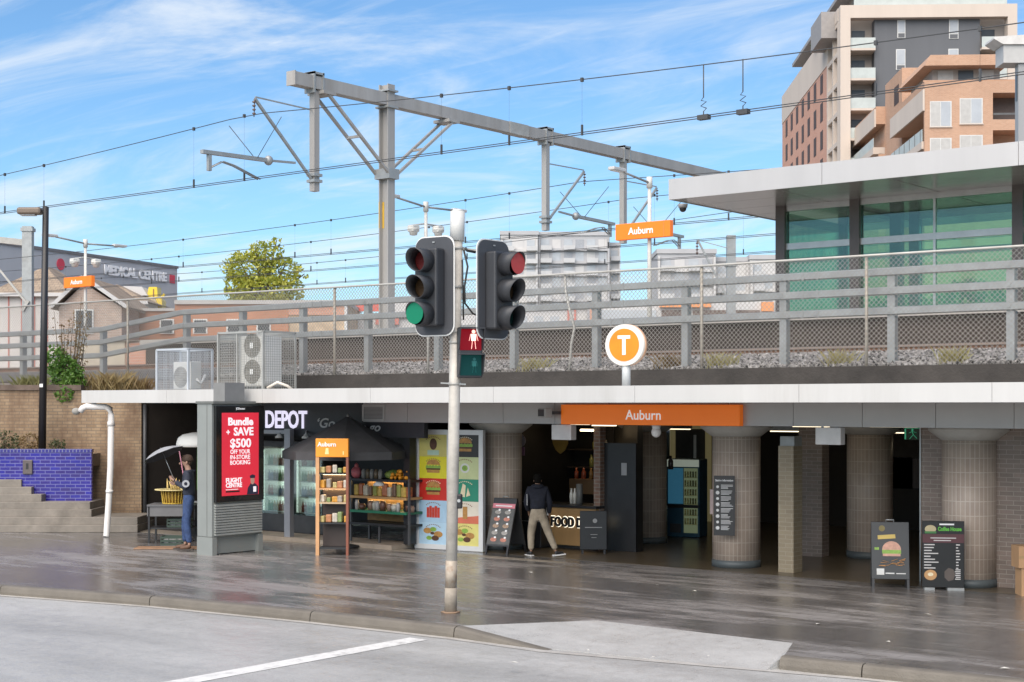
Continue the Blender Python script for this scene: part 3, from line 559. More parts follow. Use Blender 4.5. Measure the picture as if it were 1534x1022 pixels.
wall_tile = BR('brown wall tiles', (0.24, 0.185, 0.155), (0.185, 0.145, 0.12), (0.31, 0.27, 0.235), 0.235, 0.075, 0.006, 0.45, var=0.15, spec=0.4)
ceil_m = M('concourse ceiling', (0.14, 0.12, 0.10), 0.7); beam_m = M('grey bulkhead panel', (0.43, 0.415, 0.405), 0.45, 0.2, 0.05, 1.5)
cap_m = M('column capital plaster', (0.46, 0.45, 0.42), 0.6)
st = thing('station_concourse', 'open fronted station concourse with round tiled columns under the awning', 'station', (0, 0, 0))
BX0 = xY(545, 22.9); CZ = 2.62
m = MB(); x = BX0
while x < 5: m.box(x + 0.004, x + 1.245, 22.88, 22.93, CZ, 3.015); x += 1.25
m.build('bulkhead', beam_m, st)
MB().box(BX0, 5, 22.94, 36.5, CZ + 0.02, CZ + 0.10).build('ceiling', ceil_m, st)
def column(x, y, r=0.44):
    p = MB().lathe([(r, 0.14), (r, 2.40)], 40).build('column', col_tile, st, (x, y, 0))
    MB().lathe([(r + 0.012, 0.004), (r + 0.012, 0.14)], 40).build('plinth', M('column plinth', (0.085, 0.10, 0.105), 0.5), p)
    MB().lathe([(r + 0.01, 2.40), (r + 0.22, CZ - 0.06), (r + 0.22, CZ - 0.003)], 40).build('capital', cap_m, p)
    return p
for px, Y in ((750, 24.45), (1103, 24.45), (1452, 24.25)): column(xY(px, Y), Y)
for px, Y in ((968, 27.5), (1303, 27.5)): column(xY(px, Y), Y)
lw = xY(1172, 24.2); MB().box(lw, lw + 0.3, 24.05, 24.38, 0.004, 2.25).build('pier', BR('beige pier tiles', (0.30, 0.245, 0.165), (0.26, 0.21, 0.14), (0.36, 0.31, 0.23), 0.235, 0.075, 0.006, 0.45, var=0.1), st)
MB().box(lw + 0.02, lw + 0.3, 24.08, 24.36, 2.25, 2.42).build('pier_cap', galv, st)
WX = xY(1380, 24.3)
MB().box(WX, 5, 24.3, 24.6, 0.004, CZ + 0.018).build('side_wall', wall_tile, st)
MB().box(WX - 0.02, WX - 0.002, 24.28, 24.6, 0.004, CZ + 0.01).build('corner_trim', steel, st)
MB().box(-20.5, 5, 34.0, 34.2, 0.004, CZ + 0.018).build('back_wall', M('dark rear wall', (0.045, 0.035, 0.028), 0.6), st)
MB().box(xY(1200, 27.0), xY(1235, 27.0), 26.9, 27.2, 0.004, CZ + 0.018).build('inner_wall', wall_tile, st)
MB().box(WX - 0.4, WX - 0.2, 26.2, 33.99, 0.004, CZ + 0.018).build('inner_wall', wall_tile, st)
MB().box(BX0, 5, 23.55, 36.4, 0.002, 0.006).build('floor_tiles', M('concourse floor', (0.11, 0.085, 0.055), 0.28, 0, 0.25, 1.8), st)
tube_on = GLOW('lit ceiling tube', (1.0, 0.84, 0.58), 1.8)
rnd = random.Random(5)
for px, Y, ln in ((870, 25.2, 0.5), (985, 25.8, 0.5), (1010, 29.5, 0.8), (1150, 26.2, 0.5), (1262, 26.3, 0.5), (1340, 25.9, 0.9), (1345, 28.5, 0.9), (1178, 28.5, 0.7), (1215, 25.4, 0.7), (1330, 30.5, 1.0), (1160, 31.5, 0.9), (1250, 32.0, 0.9), (905, 24.0, 0.5)):
    dz = 0.16 if Y > 27 else 0.0
    p = MB().box(-ln / 2 - 0.03, ln / 2 + 0.03, -0.08, 0.08, CZ - 0.03 - dz, CZ + 0.018).build('ceiling_lamp', galv, st, (xY(px, Y), Y, 0)); MB().box(-ln / 2, ln / 2, -0.06, 0.06, CZ - 0.05 - dz, CZ - 0.031 - dz).build('lit_tube', tube_on, p)
# signs and fittings on the bulkhead
sx0, sx1 = xY(840, 22.75), xY(1108, 22.75)
sg = thing('station_sign', 'long orange Auburn sign on the grey beam under the awning', 'sign', ((sx0 + sx1) / 2, 22.75, 0)); hw = (sx1 - sx0) / 2
MB().bbox(-hw, hw, 0, 0.13, CZ - 0.005, 2.985, 0.012).build('panel', orange, sg); text(sg, 'Auburn', -0.06, CZ + 0.095, 0.175, -0.003, M('white letters with added glow', (0.86, 0.86, 0.86), 0.5, 0, 0.02, 2, emit=(1, 0.95, 0.9), es=0.22), bold=0.002)  # unlit letters, given a faint added glow to stay bright in shade
fl = thing('floodlight', 'small grey floodlight with pale rim on the beam beside the orange sign', 'floodlight', (xY(815, 22.6), 22.6, 2.83), R(-30))
MB().bbox(-0.17, 0.17, -0.06, 0.1, -0.09, 0.09, 0.02).build('housing', M('floodlight rim', (0.42, 0.42, 0.41), 0.4), fl); MB().box(-0.14, 0.14, -0.066, -0.061, -0.065, 0.065).build('lens', dgrey, fl); MB().box(0.1, 0.2, 0.1, 0.26, -0.03, 0.03).build('bracket', dgrey, fl)
for px, w_, lab in ((844, 0.46, 'blank white sign box hanging under the orange sign, above the walking man'), (1243, 0.46, 'blank white sign box hanging under the beam right of the tiled pier')):
    b = thing('hanging_sign_box', lab, 'sign', (xY(px, 22.95), 22.95, CZ), 0, 'white sign boxes hanging under the beam')
    MB().bbox(-w_ / 2, w_ / 2, -0.07, 0.1, -0.30, -0.012, 0.012).build('case', M('sign box', (0.62, 0.61, 0.60), 0.5), b); MB().box(-0.15, -0.12, -0.01, 0.02, -0.012, 0.018).box(0.12, 0.15, -0.01, 0.02, -0.012, 0.018).build('hanger', galv, b)
cd = thing('dome_camera', 'white dome camera hanging below the middle of the orange sign', 'security camera', (xY(983, 23.1), 23.1, CZ + 0.018))
MB().lathe([(0.07, -0.1), (0.09, -0.001)], 14).build('mount', white, cd); MB().ell((0, 0, -0.15), (0.09, 0.09, 0.1), 14, 8).build('dome', white, cd)
# coffee bar in the concourse
wood = M('ply counter front', (0.40, 0.24, 0.10), 0.5, 0, 0.12, 4, streak=True); SYF = 25.5; SX0, SX1 = -20.3, xY(955, SYF)
cs = thing('coffee_bar', 'dark coffee bar with black walls, shelves and lit timber counter', 'coffee bar', (0, 0, 0))
shop_black = M('black shop wall', (0.022, 0.021, 0.02), 0.5, 0, 0.3, 2)
MB().box(SX0, -19.25, 28.0, 28.15, 0.01, CZ + 0.018).box(SX0 - 0.15, SX0, 24.9, 28.15, 0.01, CZ + 0.018).box(-19.25, -19.2, 28.0, 28.1, 0.01, CZ).build('wall', shop_black, cs)
MB().prism([(SX1, SYF), (-19.2, 28.0), (-19.2, 28.15), (SX1, SYF + 0.2)], 0.01, CZ + 0.018, 'z').build('wall', shop_black, cs)
dx0, dx1 = xY(908, SYF), xY(955, SYF)
MB().box(dx0, dx1, SYF - 0.06, SYF - 0.005, 0.01, 2.2).build('door', black, cs); MB().box(dx0 + 0.42, dx0 + 0.55, SYF - 0.066, SYF - 0.061, 1.55, 1.8).build('notice', M('small notice', (0.35, 0.35, 0.36), 0.5), cs)
MB().box(dx0 - 0.17, dx0 - 0.01, SYF - 0.2, SYF, 0.01, CZ + 0.01).build('brick_reveal', BR('red brown brick', (0.24, 0.14, 0.10), (0.19, 0.11, 0.08), (0.25, 0.22, 0.19), 0.23, 0.076, 0.01, 0.7), cs)
cx0, cx1 = xY(772, 25.2), xY(893, 25.2)
MB().box(cx0, cx1, 25.2, 25.9, 0.08, 0.86).build('counter', wood, cs); MB().box(cx0 - 0.04, cx1 + 0.04, 25.14, 25.95, 0.86, 0.91).build('counter_top', black, cs); MB().box(cx0 + 0.02, cx1 - 0.02, 25.24, 25.85, 0.01, 0.08).build('toe_kick', black, cs)
tl = text(cs, 'THE FOOD DEPOT', xY(852, 25.2), 0.47, 0.185, 25.185, black, width=1.78, bold=0.012, name='counter_lettering', depth=0.03)
text(cs, 'THE FOOD DEPOT', xY(852, 25.2), 0.465, 0.195, 25.197, GLOW('letter halo', (1.0, 0.93, 0.75), 1.1), width=1.83, bold=0.022, name='lettering_glow', depth=0.004)
MB().box(cx0 + 0.1, cx0 + 1.6, 27.0, 27.4, 1.02, 1.34).build('back_bench', M('timber bench front', (0.20, 0.12, 0.06), 0.5), cs)
for z in (1.55, 1.95): MB().box(SX0 + 0.05, cx1 - 0.5, 27.65, 27.95, z, z + 0.03).build('shelf', M('dark shelf', (0.06, 0.045, 0.035), 0.5), cs)
MB().box(cx0 + 1.3, cx1 - 0.3, 27.9, 27.98, 2.1, 2.5).build('menu_panel', M('dull menu panel', (0.22, 0.21, 0.19), 0.5), cs)
MB().box(cx0 + 0.4, cx0 + 0.9, 27.0, 27.1, 2.4, 2.44).build('lamp_bar', GLOW('warm lamp', (1, 0.72, 0.42), 9.0), cs)
bd = thing('shield_sign', 'yellow brown shield shaped sign hanging in the coffee bar', 'sign', (xY(839, 26.2), 26.2, 2.1))
MB().prism([(-0.2, 0.42), (-0.2, 0.05), (-0.12, -0.1), (0, -0.18), (0.12, -0.1), (0.2, 0.05), (0.2, 0.42)][::-1], 0, 0.03).build('plate', M('brass shield', (0.30, 0.18, 0.04), 0.4), bd); MB().box(-0.17, 0.17, -0.006, -0.001, 0.12, 0.16).box(-0.14, 0.14, -0.006, -0.001, 0.2, 0.3).build('band', black, bd); MB().box(-0.01, 0.01, 0.005, 0.02, 0.42, 0.54).build('hanger', black, bd)
lg = thing('round_sign', 'round pale pink sign on the coffee bar wall beside the tiled column', 'sign', (xY(780, 25.6), 25.6, 2.05))
MB().tube((0, 0, 0.16), (0, -0.03, 0.16), 0.14, n=20).build('disc', M('pink disc', (0.42, 0.36, 0.4), 0.5), lg); MB().box(-0.11, 0.11, -0.02, 0, -0.16, 0.02).build('tab', M('pink tab', (0.4, 0.2, 0.32), 0.5), lg); MB().tube((0, -0.031, 0.16), (0, -0.034, 0.16), 0.07, n=14).build('emblem', M('grey emblem', (0.15, 0.13, 0.2), 0.5), lg)
MB().box(-0.02, 0.02, 0.0, 0.02, 0.3, CZ - 2.05 + 0.01).build('hanger', black, lg)
rnd = random.Random(11); bc = []
for i in range(22):
    c = rnd.choice(((0.5, 0.48, 0.42), (0.32, 0.18, 0.06), (0.06, 0.05, 0.05), (0.35, 0.33, 0.1), (0.4, 0.1, 0.05))); r = rnd.uniform(0.035, 0.06); hh = rnd.uniform(0.15, 0.3)
    on = i % 3; x = SX0 + 0.6 + 0.1 * i + rnd.uniform(0, 0.04)
    y, z = ((27.8, 1.58), (27.8, 1.98), (27.2, 1.34))[on]; x = min(x, cx0 + 1.5) if on == 2 else x
    if on == 2: x = cx0 + 0.15 + 0.2 * (i // 3)
    o = MB().lathe([(r, 0), (r, hh * 0.62), (r * 0.45, hh * 0.78), (r * 0.45, hh)], 10).build('bottle', M('bottle glass %d' % (int(c[0] * 100)), c, 0.25), None, (x, y, z)); tag(o, ('bottle or jar on the lower shelf behind the coffee bar', 'bottle or jar on the upper shelf behind the coffee bar', 'bottle or jar on the timber back bench of the coffee bar')[on], 'bottle', ('bottles on the lower coffee bar shelf', 'bottles on the upper coffee bar shelf', 'bottles on the coffee bar bench')[on])
for k, (px, c) in enumerate(((856, (0.75, 0.72, 0.65)), (861, (0.75, 0.72, 0.65)), (868, (0.18, 0.18, 0.17)))):
    o = MB().lathe([(0.035, 0), (0.04, 0.2), (0.02, 0.26), (0.02, 0.32)] if k < 2 else [(0.07, 0), (0.07, 0.42)], 10).build('sauce_bottle' if k < 2 else 'cup_stack', M('counter item %d' % k, c, 0.4), None, (xY(px, 25.6), 25.6, 0.91))
    tag(o, ('white sauce bottle on the coffee bar counter' if k < 2 else 'grey column of stacked cups on the coffee bar counter'), 'bottle' if k < 2 else 'cups', 'white bottles on the counter' if k < 2 else None)
# things inside the concourse
vm = thing('drink_vending_machine', 'blue glass fronted drinks machine glowing inside the concourse', 'vending machine', (-18.0, 29.0, 0.006), R(14))
MB().bbox(-0.38, 0.38, -0.02, 0.6, 0, 1.75, 0.02).build('cabinet', M('machine blue', (0.03, 0.09, 0.14), 0.35), vm); MB().box(-0.37, 0.37, -0.045, -0.021, 1.58, 1.74).build('header', GLOW('pale header', (0.45, 0.5, 0.42), 0.3), vm)
MB().box(-0.35, 0.0, -0.035, -0.021, 0.75, 1.55).build('door_panel', M('blue artwork', (0.04, 0.16, 0.26), 0.3, emit=(0.05, 0.2, 0.32), es=0.25), vm); MB().box(0.02, 0.34, -0.035, -0.021, 0.1, 1.55).build('window', GLOW('vending window', (0.20, 0.24, 0.14), 0.3), vm)
for z in (0.3, 0.5, 0.75, 0.95, 1.15, 1.35):
    m = MB().box(0.03, 0.33, -0.046, -0.036, z - 0.012, z)
    for k in range(5): m.tube((0.06 + 0.06 * k, -0.04, z), (0.06 + 0.06 * k, -0.04, z + 0.13), 0.02, n=6)
    m.build('drink_row', M('drink cans', (0.45, 0.4, 0.15), 0.4, island=0.8), vm)
MB().box(-0.37, 0.37, -0.05, -0.021, 0.66, 0.73).build('dispenser_rail', black, vm); MB().box(-0.3, -0.05, -0.04, -0.021, 0.1, 0.3).build('dispenser_flap', dgrey, vm)
ld = thing('lift_doorway', 'yellow lit metal doorway frame behind the drinks machine', 'doorway', (*cam_pt(1036, 38.5), 0.006), TH)
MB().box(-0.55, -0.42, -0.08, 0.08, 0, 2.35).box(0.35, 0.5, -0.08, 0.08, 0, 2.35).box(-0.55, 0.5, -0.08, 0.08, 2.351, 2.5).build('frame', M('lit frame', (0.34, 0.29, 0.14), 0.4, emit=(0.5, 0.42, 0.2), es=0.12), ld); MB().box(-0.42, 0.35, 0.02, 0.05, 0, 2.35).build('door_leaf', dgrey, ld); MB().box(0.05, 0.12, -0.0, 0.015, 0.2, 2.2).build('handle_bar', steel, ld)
ex = thing('exit_sign', 'green running man exit sign on the concourse ceiling', 'sign', (xY(1368, 27.5), 27.5, CZ + 0.018))
MB().box(-0.17, 0.17, -0.03, 0.03, -0.33, -0.1).build('case', M('exit case', (0.02, 0.06, 0.035), 0.4), ex); MB().box(-0.01, 0.01, -0.01, 0.01, -0.1, -0.001).build('stem', galv, ex)
MB().ell((0.0, -0.036, -0.14), (0.022, 0.006, 0.022), 8, 6).bar((-0.01, -0.034, -0.16), (0.02, -0.034, -0.23), 0.03, 0.006).bar((0.02, -0.034, -0.23), (-0.06, -0.034, -0.31), 0.02, 0.006).bar((0.02, -0.034, -0.23), (0.09, -0.034, -0.30), 0.02, 0.006).bar((0, -0.034, -0.17), (0.08, -0.034, -0.19), 0.016, 0.006).bar((0, -0.034, -0.17), (-0.07, -0.034, -0.2), 0.016, 0.006).build('running_figure', GLOW('exit green', (0.04, 0.30, 0.16), 0.5), ex)
MB().box(-0.16, 0.16, -0.034, -0.031, -0.115, -0.108).box(-0.16, -0.13, -0.034, -0.031, -0.32, -0.12).build('symbol_edge', GLOW('exit green', (0.04, 0.30, 0.16), 0.5), ex)
for k, (px, c) in enumerate(((1338, (0.16, 0.13, 0.10)), (1352, (0.22, 0.15, 0.13)), (1367, (0.14, 0.11, 0.11)))):
    p = thing('wall_poster', ('dim poster nearest the column on the dark concourse back wall', 'reddish dim poster between two others on the dark back wall', 'dim poster nearest the wall corner on the dark back wall')[k], 'poster', (xY(px, 33.95), 33.95, 1.35), 0, 'posters on the back wall')
    MB().box(-0.25, 0.25, 0, 0.03, -0.35, 0.35).build('sheet', M('poster sheet %d' % k, c, 0.5), p); MB().box(-0.27, 0.27, 0.03, 0.045, -0.37, 0.37).build('frame', black, p)
ib = thing('information_board', 'black board of white symbols fixed to the round tiled column', 'notice board', (*cam_pt(1085, dY(1085, 23.78)), 0), TH - R(12))
MB().box(-0.19, 0.19, 0, 0.035, 0.62, 1.70).build('panel', M('black notice', (0.016, 0.016, 0.018), 0.4), ib); MB().box(-0.08, 0.08, 0.036, 0.25, 0.8, 1.5).build('bracket', galv, ib); MB().box(-0.26, -0.20, 0.03, 0.08, 1.0, 1.45).build('side_tag', M('pink grey tag', (0.32, 0.25, 0.24), 0.5), ib)
text(ib, 'Station information', 0, 1.60, 0.035, -0.003, letter_w, width=0.32, bold=0.001, name='heading', depth=0.004)
m = MB(); rnd = random.Random(2)
for k in range(8):
    z = 1.50 - k * 0.106; m.tube((-0.12, -0.001, z), (-0.12, -0.004, z), 0.034 if k % 2 else 0.026, n=10)
    for j in range(4): m.box(-0.06, -0.06 + rnd.uniform(0.12, 0.22), -0.003, -0.001, z + 0.028 - j * 0.021, z + 0.037 - j * 0.021)
m.build('symbol_rows', M('white print', (0.62, 0.62, 0.62), 0.5), ib)
# glazed door covered in food pictures
dxa, dxb = xY(621, 23.35), xY(728, 23.7); dw = dxb - dxa; dl = thing('picture_door', 'white framed glass doors covered in ten coloured food pictures', 'door', (dxa, 23.35, 0.006), math.atan2(0.25, dw))
W = math.hypot(dw, 0.25); fr_m = M('white aluminium frame', (0.66, 0.67, 0.67), 0.4, 0.1, 0.04)
MB().box(0, 0.10, 0, 0.1, 0, 2.46).box(W - 0.10, W, 0, 0.1, 0, 2.46).box(0.10, W - 0.1, 0, 0.1, 2.36, 2.46).box(0.10, W - 0.1, 0, 0.1, 0, 0.1).build('frame', fr_m, dl)
MB().box(W / 2 - 0.04, W / 2 + 0.04, 0.005, 0.095, 0.101, 2.359).build('centre_stile', fr_m, dl); MB().box(0.101, W / 2 - 0.041, 0.045, 0.055, 0.101, 2.359).box(W / 2 + 0.041, W - 0.101, 0.045, 0.055, 0.101, 2.359).build('glass', M('dark door glass', (0.03, 0.03, 0.03), 0.1), dl)
MB().bbox(W / 2 + 0.07, W / 2 + 0.12, -0.05, 0.0, 0.95, 1.35, 0.01).build('handle', black, dl)
cells = [[(0.56, 0.50, 0.16), (0.68, 0.62, 0.03), (0.55, 0.03, 0.02), (0.38, 0.56, 0.72), (0.42, 0.60, 0.74)], [(0.02, 0.018, 0.016), (0.52, 0.58, 0.30), (0.02, 0.24, 0.15), (0.72, 0.66, 0.55), (0.68, 0.62, 0.20)]]
br_ = M('printed bun', (0.42, 0.22, 0.06), 0.5, 0, 0.3, 20); pat = M('printed patty', (0.09, 0.035, 0.015), 0.5, 0, 0.3, 20); let = M('printed lettuce', (0.22, 0.38, 0.06), 0.5, 0, 0.3, 20); chs = M('printed cheese', (0.7, 0.5, 0.1), 0.5); redp = M('printed red', (0.5, 0.045, 0.025), 0.5, 0, 0.25, 20); cream = M('printed cream', (0.72, 0.62, 0.42), 0.5, 0, 0.15, 20)
def flat(m, cx, cz, rx, rz_, y=-0.003, n=16, a0=0, a1=6.2832):
    vs = [(cx + rx * math.cos(a0 + (a1 - a0) * k / n), y, cz + rz_ * math.sin(a0 + (a1 - a0) * k / n)) for k in range(n + (0 if a1 - a0 > 6.2 else 1))]
    return m.add(vs, [tuple(range(len(vs)))])
def burger(par, cx, cz, s, y):
    m = MB(); flat(m, cx, cz + 0.10 * s, 0.30 * s, 0.2 * s, y, 12, 0, math.pi); m.box(cx - 0.28 * s, cx + 0.28 * s, y - 0.001, y, cz - 0.2 * s, cz - 0.1 * s); m.build('bun_print', br_, par)
    MB().box(cx - 0.31 * s, cx + 0.31 * s, y - 0.002, y - 0.001, cz - 0.09 * s, cz - 0.02 * s).build('patty_print', pat, par)
    m = MB(); m.add([(cx + (-0.33 + 0.066 * k) * s, y - 0.0025, cz + (0.06 + (0.035 if k % 2 else 0)) * s) for k in range(11)] + [(cx + (0.33 - 0.066 * k) * s, y - 0.0025, cz - 0.03 * s) for k in range(11)], [tuple(range(22))]); m.build('lettuce_print', let, par)
chh = (2.36 - 0.1) / 5
for c in range(2):
    xa, xb = (0.101, W / 2 - 0.041) if c == 0 else (W / 2 + 0.041, W - 0.101)
    for r in range(5):
        z1 = 2.359 - r * chh; z0 = z1 - chh; p = MB().box(xa, xb, 0.030, 0.040, z0 + 0.001, z1 - 0.001).build('food_picture', M('picture card %d%d' % (c, r), cells[c][r], 0.35, 0, 0.08, 5), dl)
        cx, cz = (xa + xb) / 2, (z0 + z1) / 2; y = 0.027
        if (c, r) in ((0, 1), (0, 2), (1, 0)): burger(p, cx, cz, 0.55, y)
        elif (c, r) == (0, 3):
            m = MB()
            for k in range(5): m.box(cx - 0.16 + 0.065 * k, cx - 0.10 + 0.065 * k, y - 0.001, y, cz - 0.13, cz + 0.08 + 0.03 * (k % 2))
            m.build('chips_print', redp, p)
        elif (c, r) in ((0, 4), (1, 4)):
            for mat, pts in ((br_, ((-0.14, 0.05, 0.1), (0.12, -0.02, 0.11))), (let, ((0.0, 0.08, 0.08), (-0.1, -0.1, 0.07))), (pat, ((0.05, -0.1, 0.09), (-0.02, 0.0, 0.05)))):
                m = MB()
                for q, (ax, az, rr) in enumerate(pts): flat(m, cx + ax, cz + az, rr, rr * 0.6, y - 0.0004 * q - (0.001 if mat is let else 0.002 if mat is pat else 0))
                m.build('platter_print', mat, p)
        elif (c, r) == (1, 1): flat(MB(), cx, cz, 0.11, 0.1, y).build('plate_print', M('printed plate', (0.62, 0.64, 0.60), 0.4), p); flat(MB(), cx, cz, 0.07, 0.06, y - 0.001).build('bowl_print', let, p)
        elif (c, r) == (1, 2):
            m = MB().add([(cx - 0.12, y, cz - 0.12), (cx + 0.0, y, cz - 0.14), (cx + 0.02, y, cz + 0.1), (cx - 0.05, y, cz + 0.14)], [(0, 1, 2, 3)]).add([(cx + 0.03, y, cz - 0.13), (cx + 0.13, y, cz - 0.1), (cx + 0.07, y, cz + 0.06)], [(0, 1, 2)]); m.build('wrap_print', cream, p)
        elif (c, r) == (1, 3): MB().add([(xa + 0.001, y + 0.001, z0 + 0.002), (xb - 0.001, y + 0.001, z0 + 0.002), (xb - 0.001, y + 0.001, z0 + 0.17), (xa + 0.001, y + 0.001, z0 + 0.10)], [(0, 1, 2, 3)]).build('red_band', M('printed coral', (0.62, 0.16, 0.09), 0.4), p); MB().box(cx - 0.05, cx + 0.06, y - 0.001, y, cz - 0.13, cz + 0.12).build('cup_print', br_, p)
        else:
            flat(MB(), cx, cz + 0.03, 0.09, 0.12, y).build('drumstick_print', pat, p); MB().box(cx - 0.14, cx + 0.14, y - 0.001, y, z0 + 0.03, z0 + 0.13).build('tub_print', M('printed teal', (0.4, 0.55, 0.45), 0.4), p)
        m = MB(); n = 9
        for k in range(n):
            a = math.pi * (0.22 + 0.56 * k / (n - 1)); m.box(cx + 0.21 * math.cos(a) - 0.012, cx + 0.21 * math.cos(a) + 0.012, y - 0.001, y, cz + 0.03 + 0.14 * math.sin(a), cz + 0.05 + 0.14 * math.sin(a))
        m.build('caption_print', (cream if (c, r) in ((0, 2), (1, 2), (1, 0)) else M('printed caption', (0.25, 0.13, 0.08), 0.5)), p)
# ------------------------------------------------------------------ takeaway shop at the left
sh2 = thing('takeaway_shop', 'dark takeaway shop front with DEPOT in white letters over its doors', 'shop', (0, 0, 0))
S0, S1 = xY(300, 23.0), xY(622, 23.3)
MB().box(-30.6, S1, 27.0, 27.2, 0.01, 3.02).box(S1 - 0.12, S1 - 0.02, 23.4, 27.0, 0.01, 3.02).build('wall', shop_black, sh2)
MB().box(-27.2, BX0 + 1.6, 23.0, 23.12, 2.3, 3.02).build('sign_band', M('charcoal sign board', (0.028, 0.028, 0.033), 0.45, 0, 0.2, 2), sh2)
MB().box(-27.2, S1, 23.13, 27.0, 2.95, 3.02).build('ceiling', shop_black, sh2)
MB().box(-27.2, S1 - 0.13, 22.72, 23.6, 0.006, 0.10).build('step', M('shop step', (0.34, 0.28, 0.22), 0.5, 0, 0.2, 2.5), sh2)
gx_ = [xY(p, 22.99) for p in (398, 460)]
text(sh2, 'DEPOT', sum(gx_) / 2, 2.475, 0.37, 22.985, GLOW('lit lavender letters', (0.72, 0.68, 0.85), 0.75), width=gx_[1] - gx_[0], bold=0.012, name='sign_lettering', depth=0.02)
gx_ = [xY(p, 22.99) for p in (474, 500)]; chalk = M('chalk white', (0.5, 0.5, 0.5), 0.6)
text(sh2, '\u2018Go', sum(gx_) / 2, 2.49, 0.20, 22.992, chalk, width=gx_[1] - gx_[0], bold=0.004, shear=0.25, name='sign_script')
gx_ = [xY(p, 22.99) for p in (534, 569)]; text(sh2, 'to go', sum(gx_) / 2, 2.43, 0.17, 22.992, chalk, width=gx_[1] - gx_[0], bold=0.004, shear=0.25, name='sign_script')
for px in (418, 458): MB().lathe([(0.03, 0.1), (0.05, 0.06), (0.09, 0.03), (0.085, 0)], 10, (xY(px, 22.8), 22.8, 2.25)).tube((xY(px, 22.8), 22.8, 2.33), (xY(px, 22.98), 23.0, 2.4), 0.02).build('cup_lamp', M('cup lamp', (0.55, 0.55, 0.53), 0.4), sh2)
x = xY(435, 22.9); MB().box(x - 0.09, x + 0.09, 22.8, 22.92, 0.10, 2.45).box(S0 + 0.1, x - 0.09, 22.82, 22.9, 2.34, 2.42).build('steel_frame', M('grey steel frame', (0.30, 0.31, 0.34), 0.45, 0.2), sh2)
x = xY(612, 23.2); MB().box(x - 0.05, x + 0.12, 23.1, 23.3, 0.10, 2.5).build('side_post', black, sh2)
fz_ = thing('pavement_vent', 'louvred air vent in a pale frame on the grey bulkhead', 'vent', (xY(559, 22.86), 22.86, 2.64)); fz_.name = 'air_vent'
MB().box(-0.32, -0.27, 0, 0.02, 0, 0.34).box(0.27, 0.32, 0, 0.02, 0, 0.34).box(-0.27, 0.27, 0, 0.02, 0, 0.04).box(-0.27, 0.27, 0, 0.02, 0.3, 0.34).build('frame', M('pale vent frame', (0.46, 0.45, 0.44), 0.5), fz_)
m = MB()
for k in range(9): m.box(-0.27, 0.27, 0.002, 0.016, 0.05 + 0.027 * k, 0.064 + 0.027 * k)
m.build('louvres', M('grey louvre', (0.2, 0.2, 0.2), 0.5), fz_)
# drink fridges and their bottles
def fridge(px0, px1, Y, label):
    x0, x1 = xY(px0, Y), xY(px1, Y); t = thing('drinks_fridge', label, 'fridge', ((x0 + x1) / 2, Y, 0.10), 0, 'glass door fridges in the takeaway shop'); h = (x1 - x0) / 2
    MB().box(-h, -h + 0.05, 0, 0.65, 0, 2.05).box(h - 0.05, h, 0, 0.65, 0, 2.05).box(-h + 0.05, h - 0.05, 0.6, 0.65, 0, 2.05).box(-h + 0.05, h - 0.05, 0, 0.6, 0, 0.42).box(-h + 0.05, h - 0.05, 0, 0.6, 1.88, 2.05).build('cabinet', dgrey, t)
    MB().box(-h + 0.051, h - 0.051, 0.59, 0.599, 0.43, 1.87).box(-h + 0.051, -h + 0.065, 0.03, 0.06, 0.45, 1.85).build('light_panel', GLOW('fridge light', (0.72, 0.80, 0.74), 2.2), t)
    for xa in (-h + 0.066, h - 0.0535): MB().box(xa, xa + 0.003, 0.061, 0.588, 0.44, 1.87).build('liner', M('self lit fridge liner', (0.8, 0.82, 0.8), 0.4, emit=(0.75, 0.85, 0.78), es=0.35), t)  # the liner itself glows, added to brighten the fridge inside
    for z in (0.43, 0.78, 1.13, 1.48): MB().box(-h + 0.07, h - 0.055, 0.08, 0.58, z, z + 0.02).build('shelf', M('wire shelf', (0.6, 0.6, 0.6), 0.4), t)
    MB().box(-h + 0.02, h - 0.02, -0.03, -0.022, 0.40, 1.92).build('door_glass', GLASS('fridge glass', (0.9, 0.95, 0.92), 0.05), t); MB().box(h - 0.05, h - 0.02, -0.06, -0.031, 0.9, 1.4).build('door_handle', steel, t)
    cols = ((0.10, 0.30, 0.08), (0.5, 0.3, 0.03), (0.35, 0.05, 0.03), (0.55, 0.55, 0.5), (0.05, 0.14, 0.32), (0.06, 0.03, 0.02))
    for zi, z in enumerate((0.45, 0.80, 1.15, 1.50)):
        n = int((2 * h - 0.2) / 0.09)
        for k in range(n):
            c = cols[(k // 2 + zi * 2 + int(px0)) % 6]; key = 'bev%d' % cols.index(c)
            if key not in PROTO: PROTO[key] = tag(MB().lathe([(0.034, 0), (0.036, 0.13), (0.014, 0.2), (0.014, 0.235)], 8).build('drink_bottle', M('drink ' + key, c, 0.2)), 'x', 'bottle'); o = PROTO[key]
            else: o = dup(PROTO[key])
            o.location = (t.location.x - h + 0.12 + 0.09 * k, Y + 0.16, 0.10 + z); sf = ('bottom', 'second lowest', 'second highest', 'top')[zi]
            o['label'] = 'small drink bottle on the %s shelf of the %s' % (sf, FN[px0]); o['group'] = 'bottles on the %s shelf of the %s' % (sf, FN[px0])
PROTO = {}; FN = {390: 'fridge beside the advertising panel', 440: 'fridge half behind the orange stand'}
fridge(390, 432, 23.7, 'lit glass door fridge of bottles just right of the advertising panel'); fridge(440, 484, 23.7, 'lit glass door fridge of bottles between steel post and orange stand')
